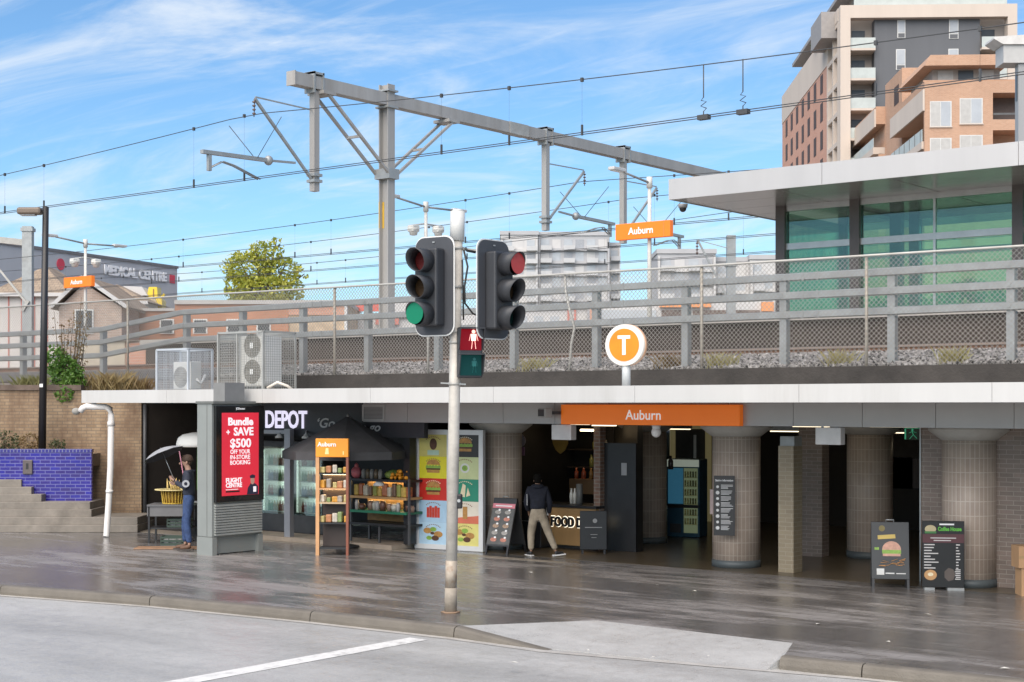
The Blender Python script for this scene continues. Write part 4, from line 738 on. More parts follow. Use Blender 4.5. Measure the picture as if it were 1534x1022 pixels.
# black stall shelves with food under the umbrella
ys = 22.95; fx0, fx1 = xY(524, ys), xY(613, ys)
sf = thing('food_display_stand', 'black stepped display stand of snacks beneath the black umbrella', 'display stand', ((fx0 + fx1) / 2, ys, 0.10)); fw = (fx1 - fx0) / 2
for xa in (-fw, fw - 0.04):
    for ya in (0, 0.56): MB().box(xa, xa + 0.04, ya, ya + 0.04, 0, 1.35).build('post', M('stand steel', (0.10, 0.10, 0.105), 0.4, 0.4), sf)
MB().box(-0.02, 0.02, 0, 0.03, 0, 0.36).build('post', M('stand steel', (0.10, 0.10, 0.105), 0.4, 0.4), sf)
for z, mt in ((0.36, black), (0.62, M('green counter', (0.02, 0.16, 0.09), 0.4)), (0.92, wood), (1.28, black)): MB().box(-fw + 0.041, fw - 0.041, -0.04, 0.58, z, z + 0.05).build('shelf', mt, sf)
MB().box(-fw + 0.041, fw - 0.041, 0.5, 0.53, 0.42, 1.27).build('back_panel', M('warm back panel', (0.30, 0.17, 0.06), 0.6, 0, 0.3, 5), sf)
for z in (0.905, 1.265): MB().box(-fw + 0.06, fw - 0.4, 0.42, 0.46, z, z + 0.012).build('shelf_light', GLOW('warm shelf light', (1.0, 0.72, 0.36), 13.0), sf)
rnd = random.Random(21)
bagc = ((0.5, 0.35, 0.08), (0.35, 0.12, 0.05), (0.5, 0.46, 0.36), (0.16, 0.10, 0.07), (0.28, 0.30, 0.08))
for k in range(12):
    c = bagc[k % 5]; x = sf.location.x - fw + 0.12 + 0.135 * (k % 12); up = k % 2
    o = MB().bbox(-0.062, 0.062, -0.05, 0.05, 0, 0.26, 0.03).build('snack_bag', M('snack bag %d' % (k % 5), c, 0.3, 0, 0.3, 15), None, (x, ys + 0.1, 0.10 + 0.97), 0.1 * rnd.uniform(-2, 2)); o.scale = (rnd.uniform(0.8, 1.2), 1, rnd.uniform(0.6, 1.1)); tag(o, 'snack bag standing on the timber shelf of the display stand', 'snack bag', 'snack bags on the timber shelf')
for k in range(11):
    o = MB().lathe([(0.055, 0), (0.068, 0.13), (0.05, 0.15), (0.05, 0.18)], 8).build('food_tub', M('food tub %d' % (k % 4), ((0.4, 0.38, 0.36), (0.13, 0.06, 0.04), (0.3, 0.2, 0.15), (0.5, 0.48, 0.42))[k % 4], 0.3), None, (sf.location.x - fw + 0.13 + 0.15 * k, ys + rnd.uniform(0.06, 0.2), 0.10 + 0.67)); o.scale = (rnd.uniform(0.7, 1.2),) * 2 + (rnd.uniform(0.6, 1.2),); tag(o, 'small food tub standing on the green counter shelf', 'food tub', 'food tubs on the green shelf')
bz = 0.10 + 1.33
o0 = None
for k in range(26):
    x = xY(592, ys) + rnd.uniform(-0.2, 0.2); lev = k // 11; p = (x * (1 - 0) + 0, ys + 0.15 + rnd.uniform(-0.1, 0.16), bz + 0.04 + 0.065 * lev)
    if o0 is None: o0 = tag(MB().ell((0, 0, 0), (0.042, 0.042, 0.04), 10, 7).build('orange_fruit', M('orange peel', (0.75, 0.30, 0.02), 0.5), None, p), 'orange in the heap of fruit on top of the display stand', 'fruit', 'oranges heaped on the display stand')
    else: dup(o0, p)
lt = tag(MB().lathe([(0.02, 0), (0.16, 0.02), (0.2, 0.1), (0.15, 0.16), (0.02, 0.2)], 12).build('lettuce_pile', M('pale green leaves', (0.32, 0.42, 0.10), 0.5, 0, 0.4, 18), None, (xY(575, ys), ys + 0.3, bz)), 'pale green heap of leaves behind the oranges', 'vegetables')
for k in range(5): tag(MB().lathe([(0.045, 0), (0.05, 0.16), (0.03, 0.18), (0.03, 0.2)], 10).build('jar', M('jar %d' % (k % 2), ((0.35, 0.33, 0.30), (0.22, 0.16, 0.1))[k % 2], 0.2), None, (xY(545, ys) + 0.12 * k - 0.1, ys + 0.1, bz)), 'glass jar in the row on top of the display stand', 'jar', 'jars on the display stand')
pb = tag(MB().ell((0, 0, 0.12), (0.13, 0.1, 0.13), 12, 8).ell((0.02, -0.02, 0.26), (0.05, 0.04, 0.06), 8, 6).build('pink_bag', M('pink plastic bag', (0.65, 0.16, 0.18), 0.4, 0, 0.2, 12), None, (xY(529, ys), ys + 0.1, bz)), 'pink plastic bag tied on top of the display stand', 'bag')
tag(MB().lathe([(0.12, 0), (0.13, 0.03), (0.03, 0.12)], 12).build('white_dome_lid', white, None, (xY(566, ys), ys - 0.02 + 0.06, 0.10 + 0.97 + 0.22)), 'white dome lid resting on the snack bags', 'lid')
# market umbrella
um = thing('market_umbrella', 'big black market umbrella open over the food display', 'umbrella', (*cam_pt(521, 31.5), 0.0), TH + R(24))
m = MB(); n = 8; rad = 1.36; rows = 5; vs = []
for i in range(rows + 1):
    f = i / rows
    for k in range(n):
        a = 2 * math.pi * (k + .5) / n; r = 0.05 + (rad - 0.05) * f; vs.append((r * math.cos(a), r * math.sin(a), 2.72 - 0.70 * f ** 0.9))
fs = [(i * n + k, i * n + (k + 1) % n, (i + 1) * n + (k + 1) % n, (i + 1) * n + k) for i in range(rows) for k in range(n)]
vs += [(rad * math.cos(2 * math.pi * (k + .5) / n) * 1.0, rad * math.sin(2 * math.pi * (k + .5) / n), 1.86) for k in range(n)]; fs += [(rows * n + k, rows * n + (k + 1) % n, (rows + 1) * n + (k + 1) % n, (rows + 1) * n + k) for k in range(n)]
um_m = M('black umbrella canvas', (0.055, 0.056, 0.06), 0.75, 0, 0.2, 3); o = m.add(vs, fs).build('canopy', um_m, um)
sd_ = o.modifiers.new('thick', 'SOLIDIFY'); sd_.thickness = 0.004
for k in range(n): a = 2 * math.pi * (k + .5) / n; MB().bar((0.04 * math.cos(a), 0.04 * math.sin(a), 2.68), (rad * 0.98 * math.cos(a), rad * 0.98 * math.sin(a), 1.985), 0.015).build('rib', M('umbrella rib', (0.3, 0.3, 0.3), 0.4, 0.5), um)
MB().tube((0, 0, 0.05), (0, 0, 2.74), 0.02, n=8).ell((0, 0, 2.75), (0.03, 0.03, 0.04), 8, 6).build('pole', M('umbrella pole', (0.2, 0.2, 0.2), 0.4, 0.5), um); MB().lathe([(0.25, 0.004), (0.25, 0.05), (0.05, 0.08)], 16).build('base', black, um)
# orange stand
ox, oy = gp(498, 832); D0 = 3 * F_ / 227
tot = thing('orange_stand', 'open orange framed stand with an orange header panel by the kerbside umbrella', 'stand', (ox, oy, 0), TH - R(6)); tot['label'] = 'open orange framed stand with orange header, in front of the black umbrella'
ho = 25 * D0 / F_; om = M('amber orange paint', (0.82, 0.30, 0.02), 0.4, 0, 0.06, 3); ht = 175 * D0 / F_; hb_ = 147 * D0 / F_
MB().bbox(-ho, ho, -0.05, 0.05, hb_, ht, 0.012).build('header', om, tot)
text(tot, 'Auburn', -0.10, hb_ + 0.215, 0.085, -0.053, letter_w, bold=0.003, name='header_lettering'); MB().add([(-0.14, -0.054, hb_ + 0.06), (-0.06, -0.054, hb_ + 0.06), (-0.07, -0.054, hb_ + 0.18), (-0.12, -0.054, hb_ + 0.18)], [(0, 1, 2, 3)]).box(0.22, 0.24, -0.056, -0.052, hb_ + 0.05, hb_ + 0.12).build('header_symbol', M('pale yellow print', (0.85, 0.7, 0.3), 0.5), tot)
pale_o = M('faded orange post', (0.55, 0.30, 0.14), 0.5, 0, 0.15, 3)
MB().box(-ho, -ho + 0.07, -0.04, 0.04, 0, hb_ - 0.001).build('post', pale_o, tot); MB().box(ho - 0.05, ho, -0.04, 0.04, 0.001, hb_ - 0.001).build('post', M('dark red post', (0.22, 0.07, 0.04), 0.5), tot)
for z, mt in ((0.62, black), (1.02, M('pale wood shelf', (0.48, 0.36, 0.22), 0.5)), (1.30, pale_o), (1.60, black)): MB().box(-ho + 0.071, ho - 0.051, -0.035, 0.3, z, z + 0.03).build('shelf', mt, tot)
for z in (1.285, 1.585): MB().box(-ho + 0.09, ho - 0.07, 0.22, 0.26, z, z + 0.012).build('shelf_light', GLOW('warm shelf light', (1.0, 0.72, 0.36), 13.0), tot)
MB().box(-ho + 0.071, ho - 0.051, 0.29, 0.31, 0.1, 1.64).build('back_panel', M('dark stand back', (0.05, 0.035, 0.03), 0.5), tot); MB().box(-ho + 0.071, ho - 0.051, -0.02, 0.28, 0.12, 0.16).build('base_shelf', black, tot)
rz_ = TH - R(6); cr, sr = math.cos(rz_), math.sin(rz_)
for i, z in enumerate((0.65, 1.05, 1.33, 1.63)):
    for k in range(5):
        lx = -ho + 0.13 + 0.115 * k; o = MB().bbox(-0.045, 0.045, -0.06, 0.06, 0, (0.17, 0.12, 0.15, 0.13)[i], 0.018).build('food_packet', M('packet %d' % ((i * 2 + k) % 6), ((0.5, 0.42, 0.18), (0.42, 0.18, 0.08), (0.55, 0.5, 0.42), (0.2, 0.26, 0.1), (0.6, 0.3, 0.05), (0.32, 0.28, 0.24))[(i * 2 + k) % 6], 0.35, 0, 0.3, 14), None, (ox + lx * cr - 0.08 * sr, oy + lx * sr + 0.08 * cr, z), rz_ + 0.15 * ((k * 7 + i * 5) % 5 - 2)); o.scale = (1.0 + 0.12 * ((k * 3 + i) % 4 - 1), 1, 0.75 + 0.16 * ((k * 5 + i * 3) % 4))
        sn = ('lowest', 'pale wooden', 'orange', 'highest')[i]; tag(o, 'food packet on the %s shelf of the orange stand' % sn, 'packet', 'food packets on the %s shelf of the orange stand' % sn)
# ------------------------------------------------------------------ advertising panel on the footpath
kx, ky = gp(318, 833); K = thing('advertising_panel', 'grey double sided advertising panel with a red glowing poster on the footpath', 'advertising panel', (kx, ky, 0))
KW, KD = 1.33, 0.46       # width runs along y, face looks along +x
km = M('kiosk grey paint', (0.27, 0.285, 0.27), 0.45, 0.2, 0.06, 2); kdk = M('kiosk dark trim', (0.16, 0.165, 0.155), 0.5, 0.2)
MB().box(-KD, 0, 0, 0.12, 0.0, 0.36).box(-KD, 0, KW - 0.12, KW, 0.0, 0.36).box(-KD + 0.1, -0.1, 0.12, KW - 0.12, 0.02, 0.36).build('feet', km, K)
MB().bbox(-KD, -0.02, 0.0, KW, 0.361, 3.0, 0.015).build('body', km, K)
MB().box(-KD * 0.36, -KD * 0.33, -0.004, 0.0, 0.37, 2.98).build('seam', kdk, K)
m = MB()
for k in range(12): z = 0.40 + 0.052 * k; m.prism([(-0.019, z), (0.03, z - 0.01), (0.03, z + 0.02), (-0.019, z + 0.045)], 0.06, KW - 0.04, 'y')
m.build('louvred_plinth', M('kiosk louvre', (0.33, 0.345, 0.33), 0.45, 0.2), K)
MB().bbox(-0.019, 0.05, 0.05, KW - 0.01, 1.05, 2.96, 0.012).build('poster_case', M('gloss black frame', (0.012, 0.012, 0.013), 0.15), K)
MB().box(-KD - 0.02, 0.055, -0.02, KW + 0.01, 3.0, 3.05).build('cap', kdk, K); MB().box(-KD + 0.05, -0.07, 0.38, 0.9, 3.05, 3.42).build('top_box', M('top box', (0.20, 0.20, 0.195), 0.5), K)
py0, py1, pz0, pz1 = 0.20, KW - 0.16, 1.17, 2.82
poster = MB().box(0.0501, 0.054, py0, py1, pz0, pz1).build('poster', M('red poster', (0.62, 0.03, 0.05), 0.35, 0, 0.05, 2, emit=(0.72, 0.03, 0.06), es=0.35), K)
pw = GLOW('poster white', (0.9, 0.85, 0.87), 0.35); pc = (py0 + py1) / 2; fx = 0.0545
text(poster, 'Bundle', pc + 0.0, 2.575, 0.145, fx, pw, width=0.66, bold=0.008, face='+x', depth=0.004); text(poster, '+', py0 + 0.16, 2.375, 0.12, fx, pw, bold=0.004, face='+x', depth=0.004); text(poster, 'SAVE', pc + 0.08, 2.37, 0.155, fx, pw, width=0.52, bold=0.008, face='+x', depth=0.004)
text(poster, '$500', pc, 2.13, 0.17, fx, pw, width=0.55, bold=0.007, face='+x', depth=0.004)
for i, s in enumerate(('OFF YOUR', 'IN-STORE', 'BOOKING')): text(poster, s, pc - 0.01, 2.0 - 0.108 * i, 0.085, fx, pw, width=0.52, bold=0.0015, face='+x', depth=0.004)
text(poster, 'FLIGHT', py0 + 0.31, 1.435, 0.085, fx, pw, width=0.42, bold=0.005, face='+x', depth=0.004); text(poster, 'CENTRE', py0 + 0.31, 1.335, 0.085, fx, pw, width=0.42, bold=0.005, face='+x', depth=0.004)
MB().box(fx, fx + 0.002, py0 + 0.1, py0 + 0.42, 1.285, 1.297).build('fine_print', pw, poster); MB().box(fx, fx + 0.002, py0 + 0.1, py0 + 0.46, 1.235, 1.265).build('fine_print', black, poster)
text(K, 'JCDecaux', pc, 2.885, 0.04, 0.0535, letter_w, bold=0.002, face='+x', depth=0.004, name='maker_lettering')
hx, hz = py1 - 0.17, 1.30
MB().add([(fx + 0.001, hx + a, pz0 + 0.003 + b) for a, b in ((-0.15, 0), (0.15, 0), (0.15, 0.16), (0.07, 0.22), (-0.05, 0.22), (-0.12, 0.14))], [tuple(range(6))]).build('printed_jacket', M('printed navy', (0.03, 0.035, 0.07), 0.4), poster)
MB().add([(fx + 0.002, hx + 0.055 * math.cos(a), 1.455 + 0.085 * math.sin(a)) for a in (6.283 * k / 14 for k in range(14))], [tuple(range(14))]).build('printed_face', M('printed skin', (0.6, 0.36, 0.28), 0.5), poster)
MB().add([(fx + 0.003, hx + a, 1.50 + b) for a, b in ((-0.065, 0), (0.065, 0), (0.075, 0.05), (0.0, 0.075), (-0.075, 0.05))], [tuple(range(5))]).build('printed_cap', M('printed navy', (0.03, 0.035, 0.07), 0.4), poster); MB().box(fx + 0.002, fx + 0.003, hx + 0.02, hx + 0.1, 1.22, 1.33).build('printed_gloves', pw, poster)
# ------------------------------------------------------------------ pavement signs and boxes
def aframe(px, py, w_, h_, rz, label, name='pavement_sign', lean=0.16):
    x, y = gp(px, py); t = thing(name, label, 'pavement sign', (x, y, 0), rz); sh_ = Matrix.Shear('XY', 3, (0, 0)); ms = []
    for s in (1, -1):
        M4 = Matrix(((1, 0, 0, 0), (0, 1, s * lean / h_, -s * lean), (0, 0, 1, 0), (0, 0, 0, 1))); ms.append(M4)
        p = MB().bbox(-w_ / 2, w_ / 2, -0.018, 0.018, h_ * 0.14, h_, 0.006, M4).build('panel' if s > 0 else 'rear_panel', M('sign frame charcoal', (0.03, 0.032, 0.034), 0.4), t)
        for q in (-1, 1): MB().box(q * w_ / 2 * 0.92 - 0.02, q * w_ / 2 * 0.92 + 0.02, -0.016, 0.016, 0, h_ * 0.139, M4).build('foot', black, t)
        if s > 0: P = p
    MB().path([(-0.06, 0, h_), (-0.06, 0, h_ + 0.035), (0.06, 0, h_ + 0.035), (0.06, 0, h_)], 0.012, 6).build('handle', galv, t)
    return t, P, (lambda mb, name, mat, par=None: (setattr(mb, 'v', [tuple(ms[0] @ Vector(v)) for v in mb.v]), mb.build(name, mat, par or P))[1]), ms[0]
def onface(me_o, M4):
    for v in me_o.data.vertices: v.co = M4 @ v.co
t, P_, put, M4 = aframe(1333, 880, 0.60, 1.07, TH - R(9), 'charcoal pavement sign with a printed burger and orange chips')
yf = -0.020
m = MB(); flat(m, 0.02, 0.62, 0.15, 0.14, yf, 16, 0, math.pi); m.box(-0.12, 0.16, yf - 0.001, yf, 0.52, 0.56); put(m, 'bun_print', M('printed pink bun', (0.55, 0.30, 0.22), 0.5, 0, 0.2, 20))
m = MB().box(-0.13, 0.17, yf - 0.002, yf - 0.001, 0.56, 0.62); put(m, 'lettuce_print', let)
m = MB(); rnd = random.Random(4)
for k in range(16): cx, cz = rnd.uniform(-0.2, 0.22), rnd.uniform(0.36, 0.47); m.bar((cx - 0.05, yf - 0.003 - 0.0003 * k, cz), (cx + 0.05, yf - 0.003 - 0.0003 * k, cz + rnd.uniform(-0.03, 0.05)), 0.022, 0.003)
put(m, 'chips_print', M('printed chips', (0.62, 0.28, 0.06), 0.5, 0, 0.3, 25)); put(MB().box(-0.14, 0.14, yf - 0.002, yf, 0.80, 0.865, Matrix.Rotation(R(-4), 4, 'Y')), 'banner_print', M('printed yellow banner', (0.55, 0.40, 0.10), 0.5))
put(MB().tube((-0.13, yf, 0.965), (-0.13, yf - 0.002, 0.965), 0.05, n=14), 'badge_print', M('printed badge', (0.18, 0.14, 0.04), 0.5)); put(MB().box(-0.22, -0.10, yf - 0.002, yf, 0.22, 0.32).box(-0.08, 0.06, yf - 0.002, yf, 0.235, 0.255).box(0.09, 0.24, yf - 0.002, yf, 0.235, 0.25), 'small_print', M('sign small print', (0.6, 0.6, 0.58), 0.5)); put(MB().ell((0.0, yf, 0.33), (0.0, 0, 0), 4, 3).box(-0.25, -0.18, yf - 0.002, yf, 0.62, 0.66), 'leaf_print', let)
cxp, cyp = gp(1413, 884); c2_ = thing('menu_board', 'tall black coffee menu board standing against the tiled column', 'menu board', (cxp, cyp, 0), TH - R(8))
MB().bbox(-0.33, 0.33, 0, 0.05, 0.04, 1.11, 0.008).build('panel', M('menu black', (0.013, 0.012, 0.012), 0.35), c2_); MB().box(-0.3, -0.14, -0.06, 0.16, 0, 0.04).build('foot', galv, c2_); MB().box(0.06, 0.32, -0.06, 0.16, 0, 0.04).build('foot', galv, c2_)
MB().box(-0.325, 0.325, -0.004, -0.001, 0.76, 0.90).build('maroon_band', M('maroon print', (0.09, 0.03, 0.035), 0.4), c2_)
text(c2_, 'Coffee House', 0.10, 0.955, 0.06, -0.003, M('green print', (0.12, 0.45, 0.06), 0.5), width=0.37, bold=0.004, depth=0.004, name='heading'); flat(MB(), -0.2, 0.98, 0.09, 0.065, -0.004).build('cup_emblem', M('emblem cream', (0.5, 0.42, 0.25), 0.5), c2_); MB().box(-0.29, -0.11, -0.007, -0.0045, 0.91, 0.945).build('emblem_ribbon', M('emblem green', (0.06, 0.2, 0.06), 0.5), c2_)
MB().box(-0.06, 0.17, -0.004, -0.001, 1.045, 1.07).build('heading_rule', letter_w, c2_)
m = MB(); rnd = random.Random(9)
for k in range(9): z = 0.72 - 0.047 * k; m.box(-0.3, -0.3 + rnd.uniform(0.1, 0.24), -0.003, -0.001, z, z + 0.017)
for k in range(9): z = 0.72 - 0.047 * k; m.box(0.2, 0.2 + rnd.uniform(0.03, 0.08), -0.003, -0.001, z, z + 0.017)
for k in range(6): m.box(0.17 + rnd.uniform(0, .03), 0.27, -0.003, -0.001, 0.17 + 0.03 * k, 0.185 + 0.03 * k)
m.box(-0.2, 0.2, -0.006, -0.0045, 0.83, 0.845).box(-0.15, 0.12, -0.006, -0.0045, 0.79, 0.805)
m.build('menu_rows', M('menu print', (0.58, 0.56, 0.55), 0.5), c2_); flat(MB(), -0.2, 0.24, 0.1, 0.085, -0.003).build('bagel_print', M('printed bagel', (0.5, 0.28, 0.12), 0.5), c2_); flat(MB(), -0.2, 0.25, 0.045, 0.03, -0.004).build('filling_print', cream, c2_); flat(MB(), 0.1, 0.25, 0.09, 0.11, -0.003, 7).build('beans_print', M('printed grey cup', (0.10, 0.08, 0.07), 0.5), c2_)
t, P_, put, M4 = aframe(758, 828, 0.56, 1.10, R(4), 'black pavement menu sign with pink header leaning by the column', lean=0.34)
put(MB().box(-0.27, 0.27, yf - 0.001, yf, 0.90, 0.99), 'pink_header', M('pink print', (0.66, 0.22, 0.26), 0.5)); put(MB().box(-0.2, 0.2, yf - 0.003, yf - 0.0015, 0.935, 0.955), 'header_strokes', letter_w)
put(MB().box(-0.27, 0.27, yf - 0.001, yf, 0.19, 0.89), 'menu_sheet', M('menu sheet grey', (0.10, 0.10, 0.095), 0.5, 0, 0.3, 8))
for r in range(5):
    z = 0.82 - 0.135 * r
    for q in (-1, 1): put(flat(MB(), q * 0.12, z, 0.075, 0.04, yf - 0.002), 'dish_print', M('dish print %d' % (r % 3), ((0.35, 0.33, 0.30), (0.5, 0.2, 0.14), (0.40, 0.27, 0.18))[r % 3], 0.5, 0, 0.4, 30))
    for q in (-1, 1): put(flat(MB(), q * 0.12 + 0.03, z + 0.045, 0.028, 0.02, yf - 0.003, 10), 'price_print', letter_w)
x, y = cam_pt(889, 30.2); t = thing('folded_menu_stand', 'dark folded menu stand beside the coffee bar counter', 'menu stand', (x, y, 0), TH)
MB().bbox(-0.27, 0.27, 0, 0.06, 0.08, 0.86, 0.01).build('panel', black, t); MB().box(-0.24, -0.2, -0.03, 0.12, 0, 0.08).box(0.2, 0.24, -0.03, 0.12, 0, 0.08).build('feet', black, t); MB().tube((0.03, -0.001, 0.66), (0.03, -0.004, 0.66), 0.045, n=12).box(-0.17, 0.17, -0.004, -0.001, 0.52, 0.535).box(-0.06, 0.08, -0.004, -0.001, 0.38, 0.39).box(-0.04, 0.06, -0.004, -0.001, 0.32, 0.33).build('chalk_marks', M('dull print', (0.3, 0.3, 0.3), 0.5), t)
x, y = gp(752, 822); t = thing('black_bin', 'low black cabinet behind the leaning menu sign', 'cabinet', (x + 0.35, 25.0, 0), 0); MB().bbox(-0.35, 0.3, -0.1, 0.3, 0.01, 0.95, 0.015).build('body', black, t); MB().box(-0.33, 0.28, -0.11, -0.101, 0.55, 0.565).build('edge_strip', steel, t)
bx, by = gp(1532, 893)
MBX = lambda w_, d_, h_: MB().box(-w_ / 2, w_ / 2, -d_ / 2, d_ / 2, 0, h_)
b1 = MBX(0.24, 0.3, 0.44).build('cardboard_box', cardboard, None, (bx, by + 0.15, 0.0), TH); tag(b1, 'tall narrow cardboard box standing on the pavement at the wall', 'box'); MB().box(-0.02, 0.02, -0.153, -0.151, 0, 0.44).build('tape', M('brown tape', (0.42, 0.27, 0.13), 0.3), b1)
b2 = MBX(0.5, 0.36, 0.34).build('cardboard_box', cardboard, None, (bx + 0.06, by + 0.2, 0.44), TH); tag(b2, 'wide cardboard box balanced on top of the narrow box', 'box'); MB().box(-0.25, 0.25, -0.183, -0.181, 0.15, 0.19).build('tape', M('brown tape', (0.42, 0.27, 0.13), 0.3), b2)
tag(MB().lathe([(0.03, 0), (0.032, 0.07), (0.014, 0.1), (0.014, 0.12)], 10).build('green_bottle', M('bright green plastic', (0.15, 0.45, 0.05), 0.3), None, (bx + 0.03, by + 0.15, 0.78)), 'small bright green bottle on the cardboard boxes', 'bottle')
# ------------------------------------------------------------------ round T sign and air conditioners on the awning
TX, TY = xY(936, 21.6), 21.6
T = thing('round_station_sign', 'round orange and white T sign on a short post on the awning', 'sign', (TX, TY, 3.27), R(10))
DT = dY(936, TY); rr = 31.0 * DT / F_; zc_ = zz(517, DT) - 3.27
MB().tube((0, 0.06, 0), (0, 0.06, zc_ - rr * 0.8), 0.075, n=14).build('post', M('sign post grey', (0.50, 0.52, 0.52), 0.4), T); MB().tube((0, 0.14, zc_), (0, -0.03, zc_), rr, n=40).build('drum', M('white drum', (0.75, 0.72, 0.66), 0.4), T)
MB().tube((0, -0.031, zc_), (0, -0.036, zc_), rr * 0.79, n=40).build('orange_disc', M('yellow orange disc', (0.74, 0.235, 0.008), 0.35), T); k = rr
MB().box(-0.33 * k, 0.33 * k, -0.042, -0.037, zc_ + 0.30 * k, zc_ + 0.46 * k).box(-0.09 * k, 0.09 * k, -0.042, -0.037, zc_ - 0.48 * k, zc_ + 0.30 * k).build('letter', letter_w, T)
MB().tube((0.0, 0.055, zc_), (0.0, 0.145, zc_), rr + 0.004, n=40).build('orange_rim', M('peach rim', (0.70, 0.42, 0.26), 0.4), T)
def cage(px0, px1, pxr, Y, h_, label, two):
    x0, x1 = xY(px0, Y), xY(px1, Y); t = thing('air_conditioner', label, 'air conditioner', ((x0 + x1) / 2, Y, 3.27), 0); w2 = (x1 - x0) / 2; d = yX(pxr, x1) - Y
    fr = M('cage steel', (0.50, 0.53, 0.56), 0.45, 0.3) if not two else M('old cage steel', (0.36, 0.36, 0.34), 0.5, 0.3); m = MB()
    for x in (-w2, w2):
        for y in (0, d): m.bar((x, y, 0), (x, y, h_), 0.045)
        for z in (0.02, h_): m.bar((x, 0, z), (x, d, z), 0.045)
    for y in (0, d):
        for z in (0.02, h_): m.bar((-w2, y, z), (w2, y, z), 0.045)
    if two: m.bar((-w2 * 0.15, 0, 0), (-w2 * 0.15, 0, h_), 0.03)
    m.build('cage_frame', fr, t); m = MB(); s = 0.055 if two else 0.04; r_ = 0.0035 if two else 0.0022
    n = int(2 * w2 / s)
    for i in range(n):
        for y in (0, d): m.bar((-w2 + s * i, y, 0.03), (-w2 + s * i, y, h_), r_ * 2)
    for i in range(int(d / s)):
        for x in (-w2, w2): m.bar((x, s * i, 0.03), (x, s * i, h_), r_ * 2)
    for i in range(int(h_ / s)):
        for y in (0, d): m.bar((-w2, y + r_, s * i), (w2, y + r_, s * i), r_ * 2)
        for x in (-w2, w2): m.bar((x + r_, 0, s * i), (x + r_, d, s * i), r_ * 2)
    m.build('cage_mesh', fr, t)
    uw = M('unit casing', (0.62, 0.61, 0.57), 0.5, 0, 0.06, 2)
    if two:
        ub = MB().bbox(-w2 + 0.62, w2 - 0.06, 0.1, 0.62, 0.12, h_ - 0.08, 0.02).build('unit', uw, t); cx = -w2 + 0.62 + 0.02
        ux0, ux1 = -w2 + 0.64, w2 - 0.08
        for z in (0.42, 1.0):
            g = MB(); zz_ = z + 0.02
            for k in range(9): g.path([(0.5 * (ux0 + ux1) + (0.03 * k + 0.02) * math.cos(a), 0.085, zz_ + (0.03 * k + 0.02) * math.sin(a)) for a in (6.2832 * q / 20 for q in range(21))], 0.004, 4)
            g.build('fan_grille', M('fan guard', (0.45, 0.43, 0.38), 0.5), ub); MB().tube((0.5 * (ux0 + ux1), 0.098, zz_), (0.5 * (ux0 + ux1), 0.092, zz_), 0.27, n=24).build('fan', M('dark fan', (0.14, 0.13, 0.11), 0.6), ub); MB().box(0.5 * (ux0 + ux1) - 0.05, 0.5 * (ux0 + ux1) + 0.05, 0.07, 0.083, zz_ - 0.06, zz_ + 0.06).build('fan_hub', white, ub)
        MB().box(w2 - 0.0595, w2 - 0.052, 0.13, 0.6, 0.2, h_ - 0.1).build('cover_panel', white, ub); m = MB()
        for k in range(8): m.box(ux0 + 0.09 * k, ux0 + 0.02 + 0.09 * k, 0.12, 0.55, 0.02, 0.12)
        m.build('feet', galv, t); MB().path([(w2 - 0.3, 0.5, 0.1), (w2 - 0.1, 0.45, 0.05), (w2 + 0.1, 0.05, 0.08), (w2 + 0.35, 0.1, 0.2), (w2 + 0.5, 0.25, 0.12), (w2 + 0.55, 0.4, 0.02)], 0.03, 8).build('drain_pipe', M('cream pipe', (0.66, 0.60, 0.52), 0.5), t)
    else:
        ub = MB().bbox(-w2 * 0.25, w2 * 0.85, 0.14, 0.46, 0.06, h_ - 0.28, 0.02).build('unit', uw, t); cx = 0.22 * w2; r0 = (h_ - 0.4) * 0.42
        MB().tube((cx, 0.139, 0.1 + r0), (cx, 0.131, 0.1 + r0), r0, n=24).build('fan', M('dull fan', (0.25, 0.24, 0.22), 0.6), ub); g = MB()
        for k in range(7): g.path([(cx + (r0 * k / 7 + 0.02) * math.cos(a), 0.122, 0.1 + r0 + (r0 * k / 7 + 0.02) * math.sin(a)) for a in (6.2832 * q / 20 for q in range(21))], 0.004, 4)
        g.build('fan_grille', M('fan guard', (0.45, 0.43, 0.38), 0.5), ub); MB().path([(w2 * 0.85, 0.3, 0.3), (w2 * 0.93, 0.4, 0.2), (w2 * 0.9, 0.55, 0.4)], 0.03, 6).build('hose', white, t)
    return t
cage(235, 282, 318, 22.4, zz(523, dY(278, 22.4)) - 3.27, 'small single fan air conditioner in a pale wire cage on the awning', False)
cage(327, 394, 442, 22.6, zz(497, dY(384, 22.6)) - 3.27, 'tall double fan air conditioner in a rusty wire cage on the awning', True)
# ------------------------------------------------------------------ retaining wall, steps, planter at the far left (square to the camera)
def camroot(name, label, cat, px, D, z=0): return thing(name, label, cat, (*cam_pt(px, D), z), TH)
def lat(px, D, px0, D0=None): return tt(px) * D - tt(px0) * (D0 or D)
bw_m = BR('stained yellow brick', (0.36, 0.255, 0.155), (0.27, 0.185, 0.11), (0.20, 0.155, 0.11), 0.235, 0.078, 0.01, 0.8, var=0.2, vscale=0.9, stain=(0.13, 0.075, 0.045), stain_amt=1.0)
rw = camroot('retaining_wall', 'tall stained yellow brick retaining wall with dark coping, behind the blue planter', 'wall', 0, 36.9)
MB().box(-6, lat(122, 36.9, 0), 0, 0.35, 0, 3.33).build('brickwork', bw_m, rw)
MB().box(lat(122, 36.9, 0) + 0.002, lat(212, 36.9, 0), -0.02, 0.33, 0, 3.04).build('pier', bw_m, rw)
MB().box(-6, lat(122, 36.9, 0), -0.05, 0.4, 3.332, 3.46).build('coping', M('mossy brick coping', (0.13, 0.095, 0.075), 0.9, 0, 0.4, 3, 0.5, 20), rw)
gw = MB(); px_, py_ = cam_pt(214, 37.0)
